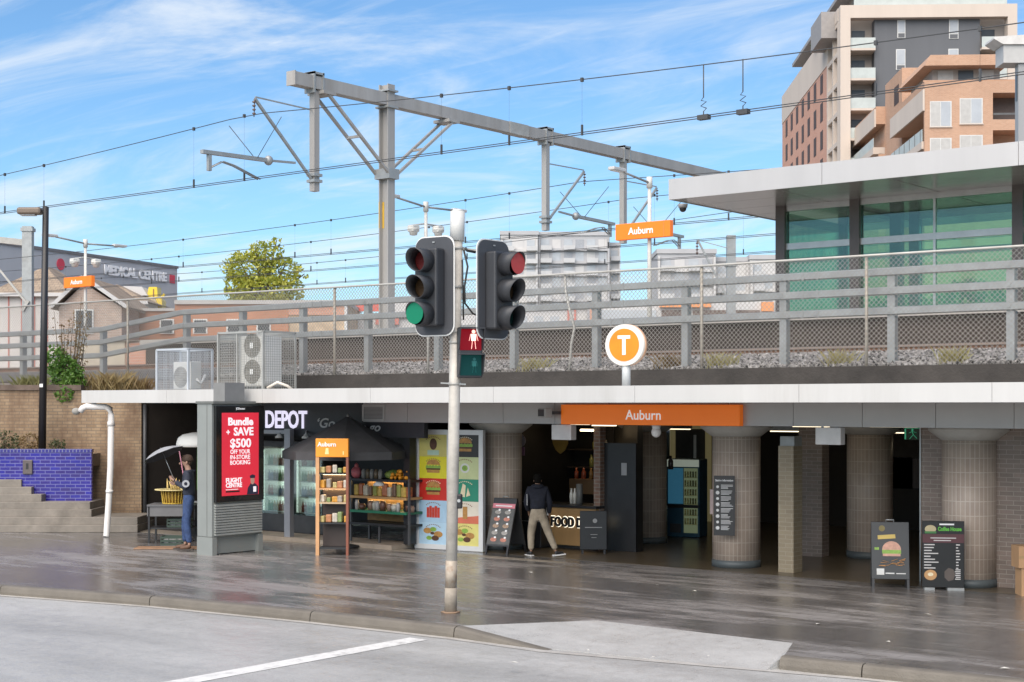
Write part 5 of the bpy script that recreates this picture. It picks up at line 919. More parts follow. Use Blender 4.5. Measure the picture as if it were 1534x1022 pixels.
sw = thing('stall_side_wall', 'dark side wall of the opening beside the yellow brick pier', 'wall', (px_, py_, 0)); MB().box(-0.1, 0.12, 0.0, 4.2, 0, 3.0).build('wall_face', M('dim brown wall', (0.05, 0.04, 0.034), 0.8), sw); MB().tube((0.16, -0.06, 0), (0.16, -0.06, 2.98), 0.05, n=8).build('corner_pipe', dgrey, sw)
stp = camroot('concrete_steps', 'weathered concrete steps climbing left below the blue tiled planter', 'steps', 0, 35.2)
st_m = M('old step concrete', (0.22, 0.195, 0.165), 0.65, 0, 0.22, 2, 0.3, 40, streak=False, dirt=(0.10, 0.085, 0.07), dirt_amt=0.6)
for i, pxr in enumerate((206, 206, 137, 135, 62, 47, 32)):
    D = 35.2 + 0.13 * i; MB().bbox(-6 + 0.02 * i, lat(pxr, D, 0, 35.2), 0.13 * i, 1.6, 0.17 * i, 0.17 * i + 0.175, 0.012).build('step', st_m, stp)
pl = camroot('blue_planter', 'planter wall faced with glossy cobalt blue tiles', 'planter', 0, 36.05)
blue_m = BR('cobalt blue tiles', (0.022, 0.02, 0.27), (0.030, 0.018, 0.17), (0.12, 0.12, 0.34), 0.24, 0.083, 0.010, 0.18, var=0.25, vscale=0.8, bump=0.5)
MB().box(-6, lat(137, 36.05, 0), 0, 0.14, 0.5, 1.84).build('tiled_face', blue_m, pl); MB().box(-6, lat(137, 36.05, 0) + 0.01, -0.012, 0.16, 1.841, 1.92).build('tiled_cap', BR('cap tiles', (0.03, 0.03, 0.22), (0.03, 0.025, 0.17), (0.16, 0.16, 0.3), 0.083, 0.24, 0.012, 0.2, offset=0), pl); MB().box(-6, lat(137, 36.05, 0) - 0.02, 0.15, 0.83, 1.5, 1.8).build('soil', soil_m, pl)
bx0 = lat(43, 36.05, 0); MB().bbox(bx0 - 0.13, bx0 + 0.1, -0.05, -0.001, 1.32, 1.66, 0.012).build('step_light_plate', M('bronze plate', (0.12, 0.10, 0.10), 0.4, 0.3), pl); MB().box(bx0 - 0.05, bx0 + 0.01, -0.054, -0.051, 1.44, 1.58).build('step_light_slot', black, pl)
# white drain pipe
wp = camroot('drain_pipe', 'white drain pipe running from the awning corner down the brick pier', 'pipe', 163, 34.0)
MB().path([(lat(118, 34, 163), 0.1, 2.82), (lat(122, 34, 163), 0.1, 2.90), (lat(128, 34, 163), 0.1, 2.94), (-0.08, 0.05, 2.93), (0.02, 0.02, 2.88), (0.05, 0, 2.75), (0.04, 0, 1.6), (0.0, 0, 0.8), (-0.05, 0, 0.05), (-0.06, -0.02, 0.0)], 0.072, 12).build('pipe', M('white plastic pipe', (0.72, 0.69, 0.66), 0.4, 0, 0.06, 2), wp)
MB().lathe([(0.085, 2.5), (0.085, 2.6)], 12, (0.05, 0, 0)).lathe([(0.085, 1.0), (0.085, 1.06)], 12, (0.015, 0, 0)).build('collar', M('white plastic pipe', (0.72, 0.69, 0.66), 0.4), wp); MB().ell((lat(112, 34, 163), 0.1, 2.83), (0.1, 0.08, 0.08), 8, 6).build('outlet', concrete, wp); MB().box(lat(136, 34, 163), lat(142, 34, 163), 0.06, 0.14, 2.86, 3.03).build('strap', galv, wp)
# street lamp
slp = camroot('street_lamp', 'tall black street lamp post rising from the blue planter', 'street lamp', 63, 36.45, 1.8); zt = zz(310, 36.45) - 1.8
MB().tube((0, 0, 0), (0.09, 0, zt), 0.095, 0.075, 12).build('post', M('black lamp post', (0.022, 0.021, 0.022), 0.4), slp); MB().bar((0.09, 0, zt - 0.12), (-0.12, 0, zt - 0.1), 0.06).build('arm', black, slp)
lh = MB().bbox(-0.58, 0.0, -0.14, 0.14, zt - 0.19, zt - 0.02, 0.05).build('lamp_head', M('weathered lamp head', (0.17, 0.13, 0.10), 0.5, 0.1), slp); MB().box(-0.5, -0.15, -0.09, 0.09, zt - 0.215, zt - 0.191).build('lens', M('lamp lens grey', (0.3, 0.3, 0.3), 0.2), lh)
MB().box(-0.03, 0.05, -0.103, -0.095, 1.6, 1.68).build('label_plate', white, slp)
# ------------------------------------------------------------------ plants
lf_green = LEAF('bush leaves', (0.05, 0.13, 0.02), (0.17, 0.30, 0.05)); lf_dry = LEAF('dry stems', (0.17, 0.10, 0.05), (0.30, 0.22, 0.09)); lf_tree = LEAF('tree leaves', (0.20, 0.26, 0.03), (0.55, 0.52, 0.09)); lf_dark = LEAF('dull leaves', (0.045, 0.07, 0.03), (0.15, 0.15, 0.07)); lf_straw = LEAF('straw grass', (0.32, 0.26, 0.10), (0.50, 0.47, 0.20)); lf_far = LEAF('distant leaves', (0.05, 0.09, 0.03), (0.14, 0.2, 0.06))
bark = M('bark', (0.12, 0.09, 0.06), 0.9, 0, 0.3, 6, 0.5, 20)
def blobs(mb, bl, n, size, rnd, shell=0.55):
    tot = sum(b[3] * b[4] * b[5] for b in bl) ; vol = [b[3] * b[4] * b[5] / tot for b in bl]
    for i in range(n):
        b = rnd.choices(bl, vol)[0]; d = Vector((rnd.gauss(0, 1), rnd.gauss(0, 1), rnd.gauss(0, 1))).normalized() * (shell + (1 - shell) * rnd.random()) ** 0.6 * (0.8 + 0.3 * rnd.random())
        mb.leafquad((b[0] + d.x * b[3], b[1] + d.y * b[4], b[2] + d.z * b[5]), size * rnd.uniform(0.6, 1.3), rnd)
bu = camroot('wall_shrub', 'green leafy shrub with bare reddish stems spilling over the brick wall', 'shrub', 100, 37.4, 3.3); rnd = random.Random(31)
m = MB(); blobs(m, [(0, -0.1, 0.45, 0.42, 0.35, 0.45), (-0.25, 0, 0.75, 0.3, 0.3, 0.4), (0.25, -0.25, 0.2, 0.35, 0.3, 0.4), (0.1, -0.5, -0.05, 0.25, 0.15, 0.22)], 1500, 0.12, rnd); m.build('foliage', lf_green, bu)
m = MB(); m2 = MB()
for k in range(16):
    a = rnd.uniform(-0.55, 0.45); h_ = rnd.uniform(1.3, 2.35); p = [(a * 0.5, 0, 0), (a * 0.8 + rnd.uniform(-.05, .05), rnd.uniform(-.1, .1), h_ * 0.5), (a + rnd.uniform(-.1, .1), rnd.uniform(-.15, .15), h_)]; m.path(p, [0.014, 0.01, 0.005], 5)
    for j in range(22): f = rnd.uniform(0.35, 1.0); q = Vector(p[1]).lerp(Vector(p[2]), max(0, f * 2 - 1)) if f > 0.5 else Vector(p[0]).lerp(Vector(p[1]), f * 2); m2.leafquad(q + Vector((rnd.gauss(0, .06), rnd.gauss(0, .06), rnd.gauss(0, .05))), 0.075, rnd)
m.build('stems', bark, bu); m2.build('dry_leaves', lf_dry, bu)
def tuft(name, label, x, y, z, w_, h_, n, mat, rnd, cat='grass tuft', group=None, dp=None):
    m = MB()
    for k in range(n):
        bx, by = rnd.gauss(0, w_ * 0.35), rnd.gauss(0, (dp or w_) * 0.3); hh = h_ * rnd.uniform(0.5, 1.1); lx, ly = rnd.gauss(0, 0.4) * hh, rnd.gauss(0, 0.3) * hh; a = rnd.uniform(0, 3.14); wx, wy = 0.008 * math.cos(a), 0.008 * math.sin(a)
        m.add([(bx - wx, by - wy, 0), (bx + wx, by + wy, 0), (bx + lx * 0.5 + wx, by + ly * 0.5, hh * 0.65), (bx + lx, by + ly, hh)], [(0, 1, 2), (0, 2, 3)])
    return tag(m.build(name, mat, None, (x, y, z), TH), label, cat, group)
rnd = random.Random(8)
tuft('grass_tuft', 'long dry brown grass on top of the brick wall right of the green shrub', *cam_pt(165, 37.3), 3.3, 0.9, 0.5, 420, LEAF('brown grass', (0.22, 0.15, 0.07), (0.36, 0.28, 0.12)), rnd, dp=0.3)
tuft('grass_tuft', 'olive grass clump on the brick wall left of the lamp post', *cam_pt(48, 37.3), 3.3, 0.6, 0.42, 300, LEAF('olive grass', (0.14, 0.14, 0.05), (0.28, 0.26, 0.1)), rnd, dp=0.3)
tuft('grass_tuft', 'reddish dry scrub at the awning end beside the small air conditioner', *cam_pt(205, 37.6), 3.3, 0.6, 0.35, 260, lf_dry, rnd, dp=0.3)
for px, w_, lab in ((800, 0.45, 'yellow green grass tuft in the ballast just right of the traffic signal'), (1004, 0.35, 'brownish grass tuft in the ballast close to the T sign'), (1080, 0.42, 'yellow grass tuft in the ballast below the Auburn board'), (1257, 0.35, 'bright yellow green tuft in the ballast beneath the glass shelter'), (1430, 0.3, 'small dry tuft in the ballast near the frame edge')):
    tuft('ballast_grass', lab, xY(px, 25.1), 25.1, 3.66, w_, 0.34, 170, lf_straw if px != 1004 else lf_dry, rnd, dp=0.2)
for px, s, lab, mt in ((8, 0.42, 'rounded dull green bush at the frame edge above the blue planter', lf_dark), (45, 0.36, 'sparse brownish bush in the planter left of the lamp post', lf_dry), (86, 0.25, 'low thin plant in the planter right of the lamp post', lf_dark)):
    b = camroot('planter_bush', lab, 'bush', px, 36.5, 1.8); m = MB(); blobs(m, [(0, 0, s * 0.7, s * 0.9, 0.2, s * 0.7), (s * 0.3, 0, s * 0.35, s * 0.6, 0.2, s * 0.4)], int(700 * s), 0.085, rnd); m.build('foliage', mt, b); m = MB()
    for k in range(5): m.path([(0, 0, 0), (rnd.gauss(0, s * .3), rnd.gauss(0, 0.05), s * 1.1)], 0.008, 4)
    m.build('stems', bark, b)
def tree(name, label, px, D, z0, bl, n, size, mat, tr=0.25):
    t = camroot(name, label, 'tree', px, D, z0); rnd = random.Random(int(px * 3)); m = MB(); blobs(m, bl, n, size, rnd); m.build('crown', mat, t); m = MB(); top = min(b[2] for b in bl)
    m.path([(0, 0, -1), (0.05, 0, top * 0.5), (0, 0, top + 0.4)], [tr, tr * 0.8, tr * 0.6], 9)
    for b in bl: m.path([(0, 0, top * 0.8), (b[0] * 0.5, b[1] * 0.5, (top + b[2]) / 2), (b[0], b[1], b[2])], [tr * 0.5, tr * 0.3, tr * 0.12], 6)
    m.build('trunk', bark, t); return t
k = 90 / F_
tree('leafy_tree', 'rounded yellow green leafy tree behind the platform, under the wires', 393, 90, 3.6, [(-0.8, 0, 7.4, 1.6, 1.4, 1.15), (0.2, 0, 8.35, 1.15, 1.0, 0.8), (-1.5, 0.3, 6.4, 0.9, 1.1, 1.0), (1.2, 0, 7.2, 1.2, 1.1, 1.0), (0.2, -0.5, 6.1, 2.1, 1.4, 0.95), (1.9, 0, 6.1, 0.75, 0.8, 0.7), (-1.5, 0.2, 8.15, 0.4, 0.4, 0.35), (0.85, 0, 9.15, 0.3, 0.3, 0.27), (2.5, 0.1, 7.15, 0.34, 0.35, 0.27), (-0.4, 0, 8.75, 0.35, 0.3, 0.25), (1.5, 0, 7.9, 0.3, 0.3, 0.22), (0, 0, 5.2, 2.2, 1.4, 0.8)], 5600, 0.26, lf_tree)
tree('leafy_tree', 'low green tree mass peeping over the long brick building', 318, 100, 3.6, [(0, 0, 2.0, 1.3, 1.0, 0.9), (1.0, 0, 1.7, 0.8, 0.8, 0.7)], 1200, 0.3, lf_far)
for i, (px, D, s, lab) in enumerate(((1225, 78, 1.0, 'dark green tree seen through the left glass bay of the shelter'), (1340, 80, 1.2, 'green tree seen through the middle of the glass shelter'), (1455, 76, 1.3, 'broad tree seen through the right glass bay of the shelter'))):
    tree('leafy_tree', lab, px, D, 3.6, [(0, 0, 3.0 * s, 2.0 * s, 1.6 * s, 1.4 * s), (1.2 * s, 0, 2.4 * s, 1.4 * s, 1.2 * s, 1.0 * s), (-1.2 * s, 0, 2.5 * s, 1.3 * s, 1.2 * s, 1.0 * s)], 2200, 0.4, lf_far)
# ------------------------------------------------------------------ the traffic signal
sx, sy = gp(675, 918); lean = 0.10 / 5.7
ts = thing('traffic_signal', 'traffic signal pole with two lamp heads and a red pedestrian lantern at the kerb', 'traffic light', (sx, sy, 0), TH)
DS = 3 * F_ / (918 - HY); k = DS / F_; top = (918 - 317) * k
def pxz(py): return (918 - py) * k
def cx_(z): return lean * z
pole_m = M('weathered pole paint', (0.50, 0.47, 0.42), 0.55, 0.1, 0.2, 3.5, 0.15, 60, dirt=(0.27, 0.24, 0.20), dirt_amt=0.7)
MB().tube((0, 0, 0.0), (cx_(top - 0.3), 0, top - 0.3), 0.083, 0.08, 20).build('pole', pole_m, ts)
MB().tube((cx_(0.02), 0, 0.012), (cx_(0.36), 0, 0.36), 0.089, n=20).build('base_sleeve', M('stained base', (0.30, 0.26, 0.21), 0.7, 0, 0.3, 6), ts); MB().lathe([(0.14, 0.0), (0.14, 0.02)], 6).build('base_plate', M('rust stained plate', (0.26, 0.17, 0.11), 0.8), ts)
MB().tube((0.004, 0, 0.36), (cx_(0.75), 0, 0.75), 0.0845, 0.084, 20).build('rust_band', M('rusty paint', (0.36, 0.31, 0.25), 0.6, 0, 0.3, 9, dirt=(0.24, 0.13, 0.07), dirt_amt=1.0), ts)
MB().tube((cx_(top - 0.42), 0, top - 0.42), (cx_(top), 0, top), 0.105, n=20).build('cap_sleeve', M('pale sleeve', (0.56, 0.56, 0.54), 0.5, 0, 0.06, 3), ts); MB().lathe([(0.1, 0), (0.06, 0.03), (0.001, 0.04)], 16, (cx_(top), 0, top)).build('cap', M('pale sleeve', (0.56, 0.56, 0.54), 0.5), ts)
for z in (pxz(372), pxz(497), pxz(430), pxz(513), pxz(575)): MB().tube((cx_(z), 0, z - 0.02), (cx_(z), 0, z + 0.02), 0.092, n=16).build('clamp_band', galv_warm, ts)
cab = M('black cable', (0.02, 0.02, 0.02), 0.5)
MB().path([(cx_(5.1) + 0.10, -0.04, pxz(375)), (cx_(5) + 0.16, -0.06, pxz(400)), (cx_(4.7) + 0.12, -0.08, pxz(430)), (cx_(4.5) + 0.13, -0.06, pxz(455)), (0.32, -0.02, pxz(470)), (0.5, 0, pxz(478))], 0.014, 6).path([(cx_(5.1) + 0.12, -0.05, pxz(372)), (0.24, -0.04, pxz(376)), (0.36, 0, pxz(378))], 0.02, 6).path([(cx_(4.6) + 0.09, -0.05, pxz(390)), (cx_(4.4) + 0.11, -0.06, pxz(480))], 0.012, 6).build('cable', cab, ts)
hd_m = M('signal head black', (0.035, 0.037, 0.042), 0.5, 0, 0.12, 3); bd_m = M('target board charcoal', (0.055, 0.058, 0.066), 0.55, 0, 0.1, 2)
def roundrect(w2, h2, r, n=6): return [(sx_ * (w2 - r) + r * math.cos(a), sz * (h2 - r) + r * math.sin(a)) for sx_, sz, a0 in ((1, 1, 0), (-1, 1, 1.5708), (-1, -1, 3.1416), (1, -1, 4.7124)) for a in (a0 + 1.5708 * i / n for i in range(n + 1))]
def lanterns(px, pyc, rzl, lit, D=DS):
    zc = pxz(pyc); h = MB().prism(roundrect(0.335, 0.70, 0.15), 0, 0.02).build('target_board', bd_m, ts, ((px - 675) * k, -0.02, zc), rzl)
    rim = [(a * 1.05, b * 1.025) for a, b in roundrect(0.335, 0.70, 0.15)]; MB().prism(rim, 0.021, 0.03).build('white_border', white, h)
    MB().bbox(-0.20, 0.20, -0.20, -0.001, -0.58, 0.53, 0.03).build('lamp_housing', hd_m, h)
    mats = (M('dark red lens', (0.10, 0.015, 0.015), 0.15), M('dark amber lens', (0.05, 0.03, 0.015), 0.15), M('dark green lens', (0.01, 0.035, 0.03), 0.15))
    for j, z in enumerate((0.38, 0.0, -0.38)):
        z -= 0.03; prof = []; m = MB(); n = 28; vs = []
        for r, y0, cut in ((0.165, -0.19, 0), (0.165, -0.50, 0.06), (0.155, -0.50, 0.06), (0.155, -0.19, 0)):
            for q in range(n): a = 6.2832 * q / n; vs.append((r * math.cos(a), y0 + (cut * (1 - math.sin(a)) if cut else 0), z + r * math.sin(a)))
        m.add(vs, [(i * n + q, i * n + (q + 1) % n, ((i + 1) % 4) * n + (q + 1) % n, ((i + 1) % 4) * n + q) for i in range(4) for q in range(n)], True); m.build('visor', hd_m, h)
        lm = mats[j]
        if j == lit: lm = GLOW('green signal light', (0.0, 0.11, 0.055), 0.7) if j == 2 else M('red signal lens', (0.26, 0.03, 0.03), 0.25, emit=(0.35, 0.03, 0.03), es=0.25)
        ly = -0.45 if j == lit else -0.23
        MB().lathe([(0.001, -0.03), (0.08, -0.022), (0.153, 0)], 24).build('lens', lm, h, (0, ly + 0.0, z)).rotation_euler = (R(90), 0, 0)
    MB().box(-0.02, 0.02, -0.012, -0.006, 0.62, 0.64).build('bolt', galv, h)
    return h
h1 = lanterns(650, 429, -TH + R(4), 2); h2 = lanterns(740, 434, R(50), 0)
MB().bar((cx_(5), 0, pxz(372)), (-25 * k + 0.02, 0.06, pxz(372)), 0.05).bar((cx_(5), 0, pxz(372)), (62 * k, 0.06, pxz(378)), 0.035).bar((cx_(4.3), 0, pxz(497)), (-25 * k + 0.02, 0.08, pxz(490)), 0.05).bar((cx_(4.3), 0, pxz(494)), (62 * k, 0.08, pxz(488)), 0.05).build('mounting_arm', galv_warm, ts)
pd = MB().bbox(-0.19, 0.17, -0.02, 0.22, -0.36, 0.37, 0.03).build('pedestrian_housing', hd_m, ts, (30 * k + 0.01, -0.12, pxz(529)), R(14))
pm = {}
for j, (z0, z1) in enumerate(((0.02, 0.35), (-0.34, -0.02))):
    lm = M('lit red panel', (0.035, 0.002, 0.004), 0.35, spec=0.2, emit=(0.42, 0.0, 0.012), es=0.42) if j == 0 else M('dark green panel', (0.003, 0.02, 0.02), 0.3, spec=0.2, emit=(0.0, 0.08, 0.075), es=0.3)
    MB().box(-0.165, 0.145, -0.026, -0.021, z0 + 0.015, z1 - 0.015).build('lens', lm, pd)
    m = MB().box(-0.19, 0.17, -0.17, -0.022, z1 - 0.012, z1 + 0.005); m.add([(-0.19, -0.17, z1), (-0.19, -0.022, z1), (-0.19, -0.022, z0 + 0.03), (-0.19, -0.06, z0 + 0.03), (-0.178, -0.17, z1), (-0.178, -0.022, z1), (-0.178, -0.022, z0 + 0.03), (-0.178, -0.06, z0 + 0.03)], [(0, 1, 2, 3), (4, 7, 6, 5), (0, 3, 7, 4), (3, 2, 6, 7)])
    m.add([(0.17, -0.17, z1), (0.17, -0.022, z1), (0.17, -0.022, z0 + 0.03), (0.17, -0.06, z0 + 0.03), (0.158, -0.17, z1), (0.158, -0.022, z1), (0.158, -0.022, z0 + 0.03), (0.158, -0.06, z0 + 0.03)], [(3, 2, 1, 0), (5, 6, 7, 4), (4, 7, 3, 0), (7, 6, 2, 3)]); m.build('visor', hd_m, pd)
def ped(cx, cz, s, mat):
    m = MB(); y = -0.029; m.tube((cx, y, cz + 0.105 * s), (cx, y - 0.003, cz + 0.105 * s), 0.026 * s, n=12); m.add([(cx + a * s, y - 0.001, cz + b * s) for a, b in ((-0.04, 0.075), (0.04, 0.075), (0.032, -0.02), (-0.032, -0.02))], [(0, 1, 2, 3)])
    m.bar((cx - 0.042 * s, y, cz + 0.068 * s), (cx - 0.062 * s, y, cz - 0.02 * s), 0.017 * s, 0.003).bar((cx + 0.042 * s, y, cz + 0.068 * s), (cx + 0.062 * s, y, cz - 0.02 * s), 0.017 * s, 0.003).bar((cx - 0.016 * s, y, cz - 0.01 * s), (cx - 0.03 * s, y, cz - 0.13 * s), 0.025 * s, 0.003).bar((cx + 0.016 * s, y, cz - 0.01 * s), (cx + 0.03 * s, y, cz - 0.13 * s), 0.025 * s, 0.003); m.build('standing_figure', mat, pd)
ped(0.03, 0.19, 1.05, GLOW('glowing red man', (1.0, 0.50, 0.42), 1.5)); ped(0.04, -0.18, 0.85, M('dim green man', (0.02, 0.16, 0.15), 0.3))
pb_ = MB().bbox(-0.04, 0.06, -0.05, 0.05, pxz(762), pxz(740), 0.02).build('push_button_box', black, ts, (0.11, 0.0, 0)); MB().tube((0.01, -0.051, pxz(750)), (0.01, -0.062, pxz(750)), 0.025, n=12).build('push_button', steel, pb_)
MB().bar((-0.14, -0.05, pxz(574)), (0.22, -0.05, pxz(576)), 0.02).build('strap_tail', galv, ts)
# ------------------------------------------------------------------ buildings behind the line
def camz(py, D): return zz(py, D) - 3.6
far_white = M('far white render', (0.54, 0.53, 0.52), 0.8, 0, 0.05, 0.3); far_grey = M('far pale grey cladding', (0.42, 0.42, 0.43), 0.7, 0, 0.06, 0.3); far_glass = M('far window glass', (0.43, 0.45, 0.47), 0.15, 0, 0.1, 0.5)  # far window tone paled to stand in for distance haze
brickA = BR('pink brick', (0.60, 0.31, 0.215), (0.53, 0.255, 0.175), (0.52, 0.39, 0.32), 0.25, 0.086, 0.01, 0.85, var=0.08, vscale=0.3)
brickB = BR('orange brown brick', (0.53, 0.31, 0.20), (0.47, 0.265, 0.165), (0.48, 0.37, 0.29), 0.25, 0.086, 0.01, 0.85, var=0.1, vscale=0.3)
cream_m = M('cream render', (0.58, 0.50, 0.43), 0.8, 0, 0.06, 0.4, streak=True); slate = M('slate grey cladding', (0.115, 0.12, 0.13), 0.6, 0, 0.08, 0.4, streak=True); win_m = M('window glass', (0.06, 0.065, 0.07), 0.3, 0, 0.3, 0.6); wfr = M('white window frame', (0.6, 0.6, 0.58), 0.5); brz = M('bronze window', (0.085, 0.055, 0.045), 0.6, 0, 0.3, 0.5, spec=0.2); curtain = M('white blind', (0.46, 0.45, 0.43), 0.7, 0, 0.1, 2); rail_g = M('frosted balcony glass', (0.46, 0.50, 0.48), 0.5, 0, 0.1, 1); recess = M('taupe balcony wall', (0.36, 0.32, 0.29), 0.8, 0, 0.1, 0.4)  # recess is an even taupe, also on the core and penthouses
# tall tower
k = 150 / F_; TW = thing('apartment_tower', 'tall apartment tower with pink brick side and cream framed slate front', 'apartment building', (*cam_pt(1259, 150), 3.6), TH - R(2.1))
Zt = lambda py: camz(py, 150); Xt = lambda px: (px - 1259) * k
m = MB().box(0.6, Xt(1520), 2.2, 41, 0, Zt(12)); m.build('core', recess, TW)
m = MB().box(0, Xt(1274), 0, 1.2, 0, Zt(27)).box(Xt(1507), Xt(1521), 0, 1.2, 0, Zt(27)).box(0, Xt(1521), 0, 1.2, Zt(27) + .002, Zt(8)); m.build('front_frame', cream_m, TW)
MB().box(Xt(1312), Xt(1469), 0.8, 2.19, 0, Zt(27)).build('slate_wall', slate, TW)
ztop = Zt(27); FH = 45 * k
for (xa, xb) in ((1274, 1312), (1469, 1507)):
    for f in range(6):
        z = Zt(72) - f * FH; MB().box(Xt(xa) + .01, Xt(xb) - .01, 0.1, 2.19, z - 0.22, z).build('balcony_slab', cream_m, TW); p = MB().box(Xt(xa) + .02, Xt(xb) - .02, 0.16, 0.19, z + 0.02, z + 1.05).build('balcony_rail', rail_g, TW)
        MB().box(Xt(xa) + 0.5, Xt(xb) - 0.7, 2.12, 2.19, z + 0.05, z + 2.2).build('balcony_door', win_m, TW)
wt_ = None
for (xa, xb, ya, yb) in ((1346, 1358, 28, 55), (1344, 1358, 72, 103), (1423, 1437, 28, 57), (1422, 1437, 72, 103), (1345, 1358, 117, 148), (1423, 1437, 117, 148)):
    o = MB().box(Xt(xa), Xt(xb), 0.74, 0.795, Zt(yb), Zt(ya)).build('window', wfr, TW); MB().box(Xt(xa) + .08, Xt(xb) - .08, 0.72, 0.738, Zt(yb) + 0.55, Zt(ya) - 0.08).build('pane', far_glass, o); MB().box(Xt(xa) + .08, Xt(xb) - .08, 0.72, 0.738, Zt(yb) + 0.05, Zt(yb) + 0.45).build('lower_pane', slate, o)
# side: cream grid for 7.5 m, brick beyond
m = MB()
for y in (1.21, 4.0, 7.3): m.box(-0.02, 0.55, y, y + 0.5, 0, Zt(27))
for f in range(13): m.box(0.0, 0.55, 1.71, 7.3, ztop - f * FH - 0.45, ztop - f * FH)
m.box(-0.05, 0.58, 1.21, 7.8, ztop + .004, Zt(8)); m.build('side_grid', cream_m, TW)
for f in range(9):
    for y in (1.75, 4.55):
        o = MB().box(0.4, 0.58, y + 0.4, y + 1.5, ztop - (f + 1) * FH + 0.1, ztop - f * FH - 0.5).build('side_window', win_m, TW)
zbt = ztop - FH
m = MB().box(0.06, 0.59, 7.81, 41, 0, zbt); m.build('brick_side', brickA, TW)
MB().box(0.0, 0.59, 7.81, 41.1, zbt + .003, ztop + 0.5).build('upper_band', cream_m, TW)
w0 = None
for f in range(10):
    for c in range(7):
        y, z = 10.6 + 4.3 * c, zbt - (f + 1) * FH + 0.75
        if w0 is None: w0 = MB().box(0.03, 0.058, 0, 1.6, 0, 2.0).build('brick_side_window', brz, TW); w0.location = (0, y, z)
        else: d = dup(w0, (0, y, z), parent=TW)
MB().box(-1.4, 0.58, 3, 9.5, Zt(46), Zt(6)).build('grey_pod', M('grey pod cladding', (0.30, 0.28, 0.27), 0.6), TW)
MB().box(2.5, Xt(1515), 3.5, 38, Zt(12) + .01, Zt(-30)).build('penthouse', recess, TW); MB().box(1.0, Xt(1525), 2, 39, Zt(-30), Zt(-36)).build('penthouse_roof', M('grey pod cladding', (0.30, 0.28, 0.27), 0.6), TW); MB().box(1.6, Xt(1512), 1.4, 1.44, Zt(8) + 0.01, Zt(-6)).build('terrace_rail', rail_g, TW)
m = MB(); rnd = random.Random(6); blobs(m, [(-0.1, 14, ztop + 0.8, 0.5, 1.6, 1.0), (0.2, 12, ztop + 1.2, 0.4, 1.0, 0.8)], 300, 0.35, rnd); m.build('roof_garden', lf_far, TW)
# stepped orange brick flats
k = 120 / F_; FB = thing('apartment_building', 'stepped orange brick apartment block with balconies above the shelter roof', 'apartment building', (*cam_pt(1385, 120), 3.6), TH - R(2.6)); Zb = lambda py: camz(py, 120); Xb = lambda px: (px - 1385) * k
MB().box(0.0, Xb(1486), 0, 12.6, Zb(165), Zb(122)).box(0, Xb(1486), 0, 0.3, 0, Zb(165)).box(2.0, Xb(1486), 0.3, 12.6, 0, Zb(165)).box(Xb(1486), 9.5, 2.2, 12.6, 0, Zb(121)).box(Xb(1486), 9.5, 0.0, 2.19, Zb(140), Zb(122)).box(Xb(1486), 9.5, 0, 2.19, Zb(196), Zb(180)).box(Xb(1486), 9.5, 0, 2.19, 0, Zb(236)).build('wall', brickB, FB)
for z0_, z1_ in ((0, 0),): pass
MB().box(-0.15, -0.002, -0.06, 12.7, Zb(166), Zb(134)).build('side_parapet', cream_m, FB)
for py in (222, 277): 
    MB().box(-0.16, 1.99, 0.31, 12.6, Zb(py), Zb(py - 11)).build('balcony_slab', cream_m, FB); MB().box(-0.1, -0.07, 0.4, 12.5, Zb(py - 11) + .02, Zb(py - 11) + 1.0).build('balcony_rail', rail_g, FB)
    for y in range(1, 12, 2): MB().box(-0.13, -0.05, y, y + 0.06, Zb(py - 11), Zb(py - 11) + 1.04).build('rail_post', M('dark rail', (0.1, 0.1, 0.1), 0.5), FB)
for (xa, xb, ya, yb, bl) in ((1393, 1425, 152, 190, 0), (1437, 1471, 148, 186, 0), (1393, 1425, 207, 245, 1), (1437, 1471, 203, 241, 1)):
    o = MB().box(Xb(xa), Xb(xb), -0.02, 0.02, Zb(yb), Zb(ya)).build('window', wfr, FB); n = 2
    for q in range(n): w_ = (Xb(xb) - Xb(xa) - 0.1) / n; MB().box(Xb(xa) + .06 + q * w_, Xb(xa) + q * w_ + w_, -0.035, -0.021, Zb(yb) + 0.06, Zb(ya) - 0.06).build('pane', (far_glass if (q and not bl) else curtain) , o)
    MB().box(Xb(xa) - 0.05, Xb(xb) + .05, -0.1, -0.036, Zb(yb) - 0.08, Zb(yb)).build('sill', cream_m, o)
MB().box(Xb(1487), 9.4, 2.12, 2.19, Zb(178), Zb(140)).build('balcony_back', M('dim balcony', (0.12, 0.09, 0.08), 0.6), FB); MB().box(Xb(1487), 9.4, 0.05, 0.09, Zb(173), Zb(170)).build('balcony_rail', M('dark rail', (0.1, 0.1, 0.1), 0.5), FB)
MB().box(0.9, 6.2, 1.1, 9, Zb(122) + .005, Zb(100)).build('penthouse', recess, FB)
for xa in (1.3, 2.9, 4.5): MB().box(xa, xa + 1.2, 1.04, 1.09, Zb(121), Zb(102)).build('penthouse_window', (curtain if xa != 2.9 else win_m), FB)
MB().prism([(-0.1, Zb(100) + .01), (6.5, Zb(100) + .01), (6.5, Zb(84)), (0.4, Zb(84)), ], -0.35, 10).build('roof', brickB, FB)
MB().box(-0.05, 7.6, 0.2, 0.4, Zb(122) + .004, Zb(119.5)).build('planter_edge', brickB, FB)
z2 = lambda py: camz(py, 133)
MB().box(0.9, 8, 12.7, 20, 0, z2(103)).build('rear_wall', brickB, FB); MB().box(0.88, 0.899, 14, 16, z2(150), z2(122)).build('rear_window', brz, FB)
z3 = lambda py: camz(py, 142)
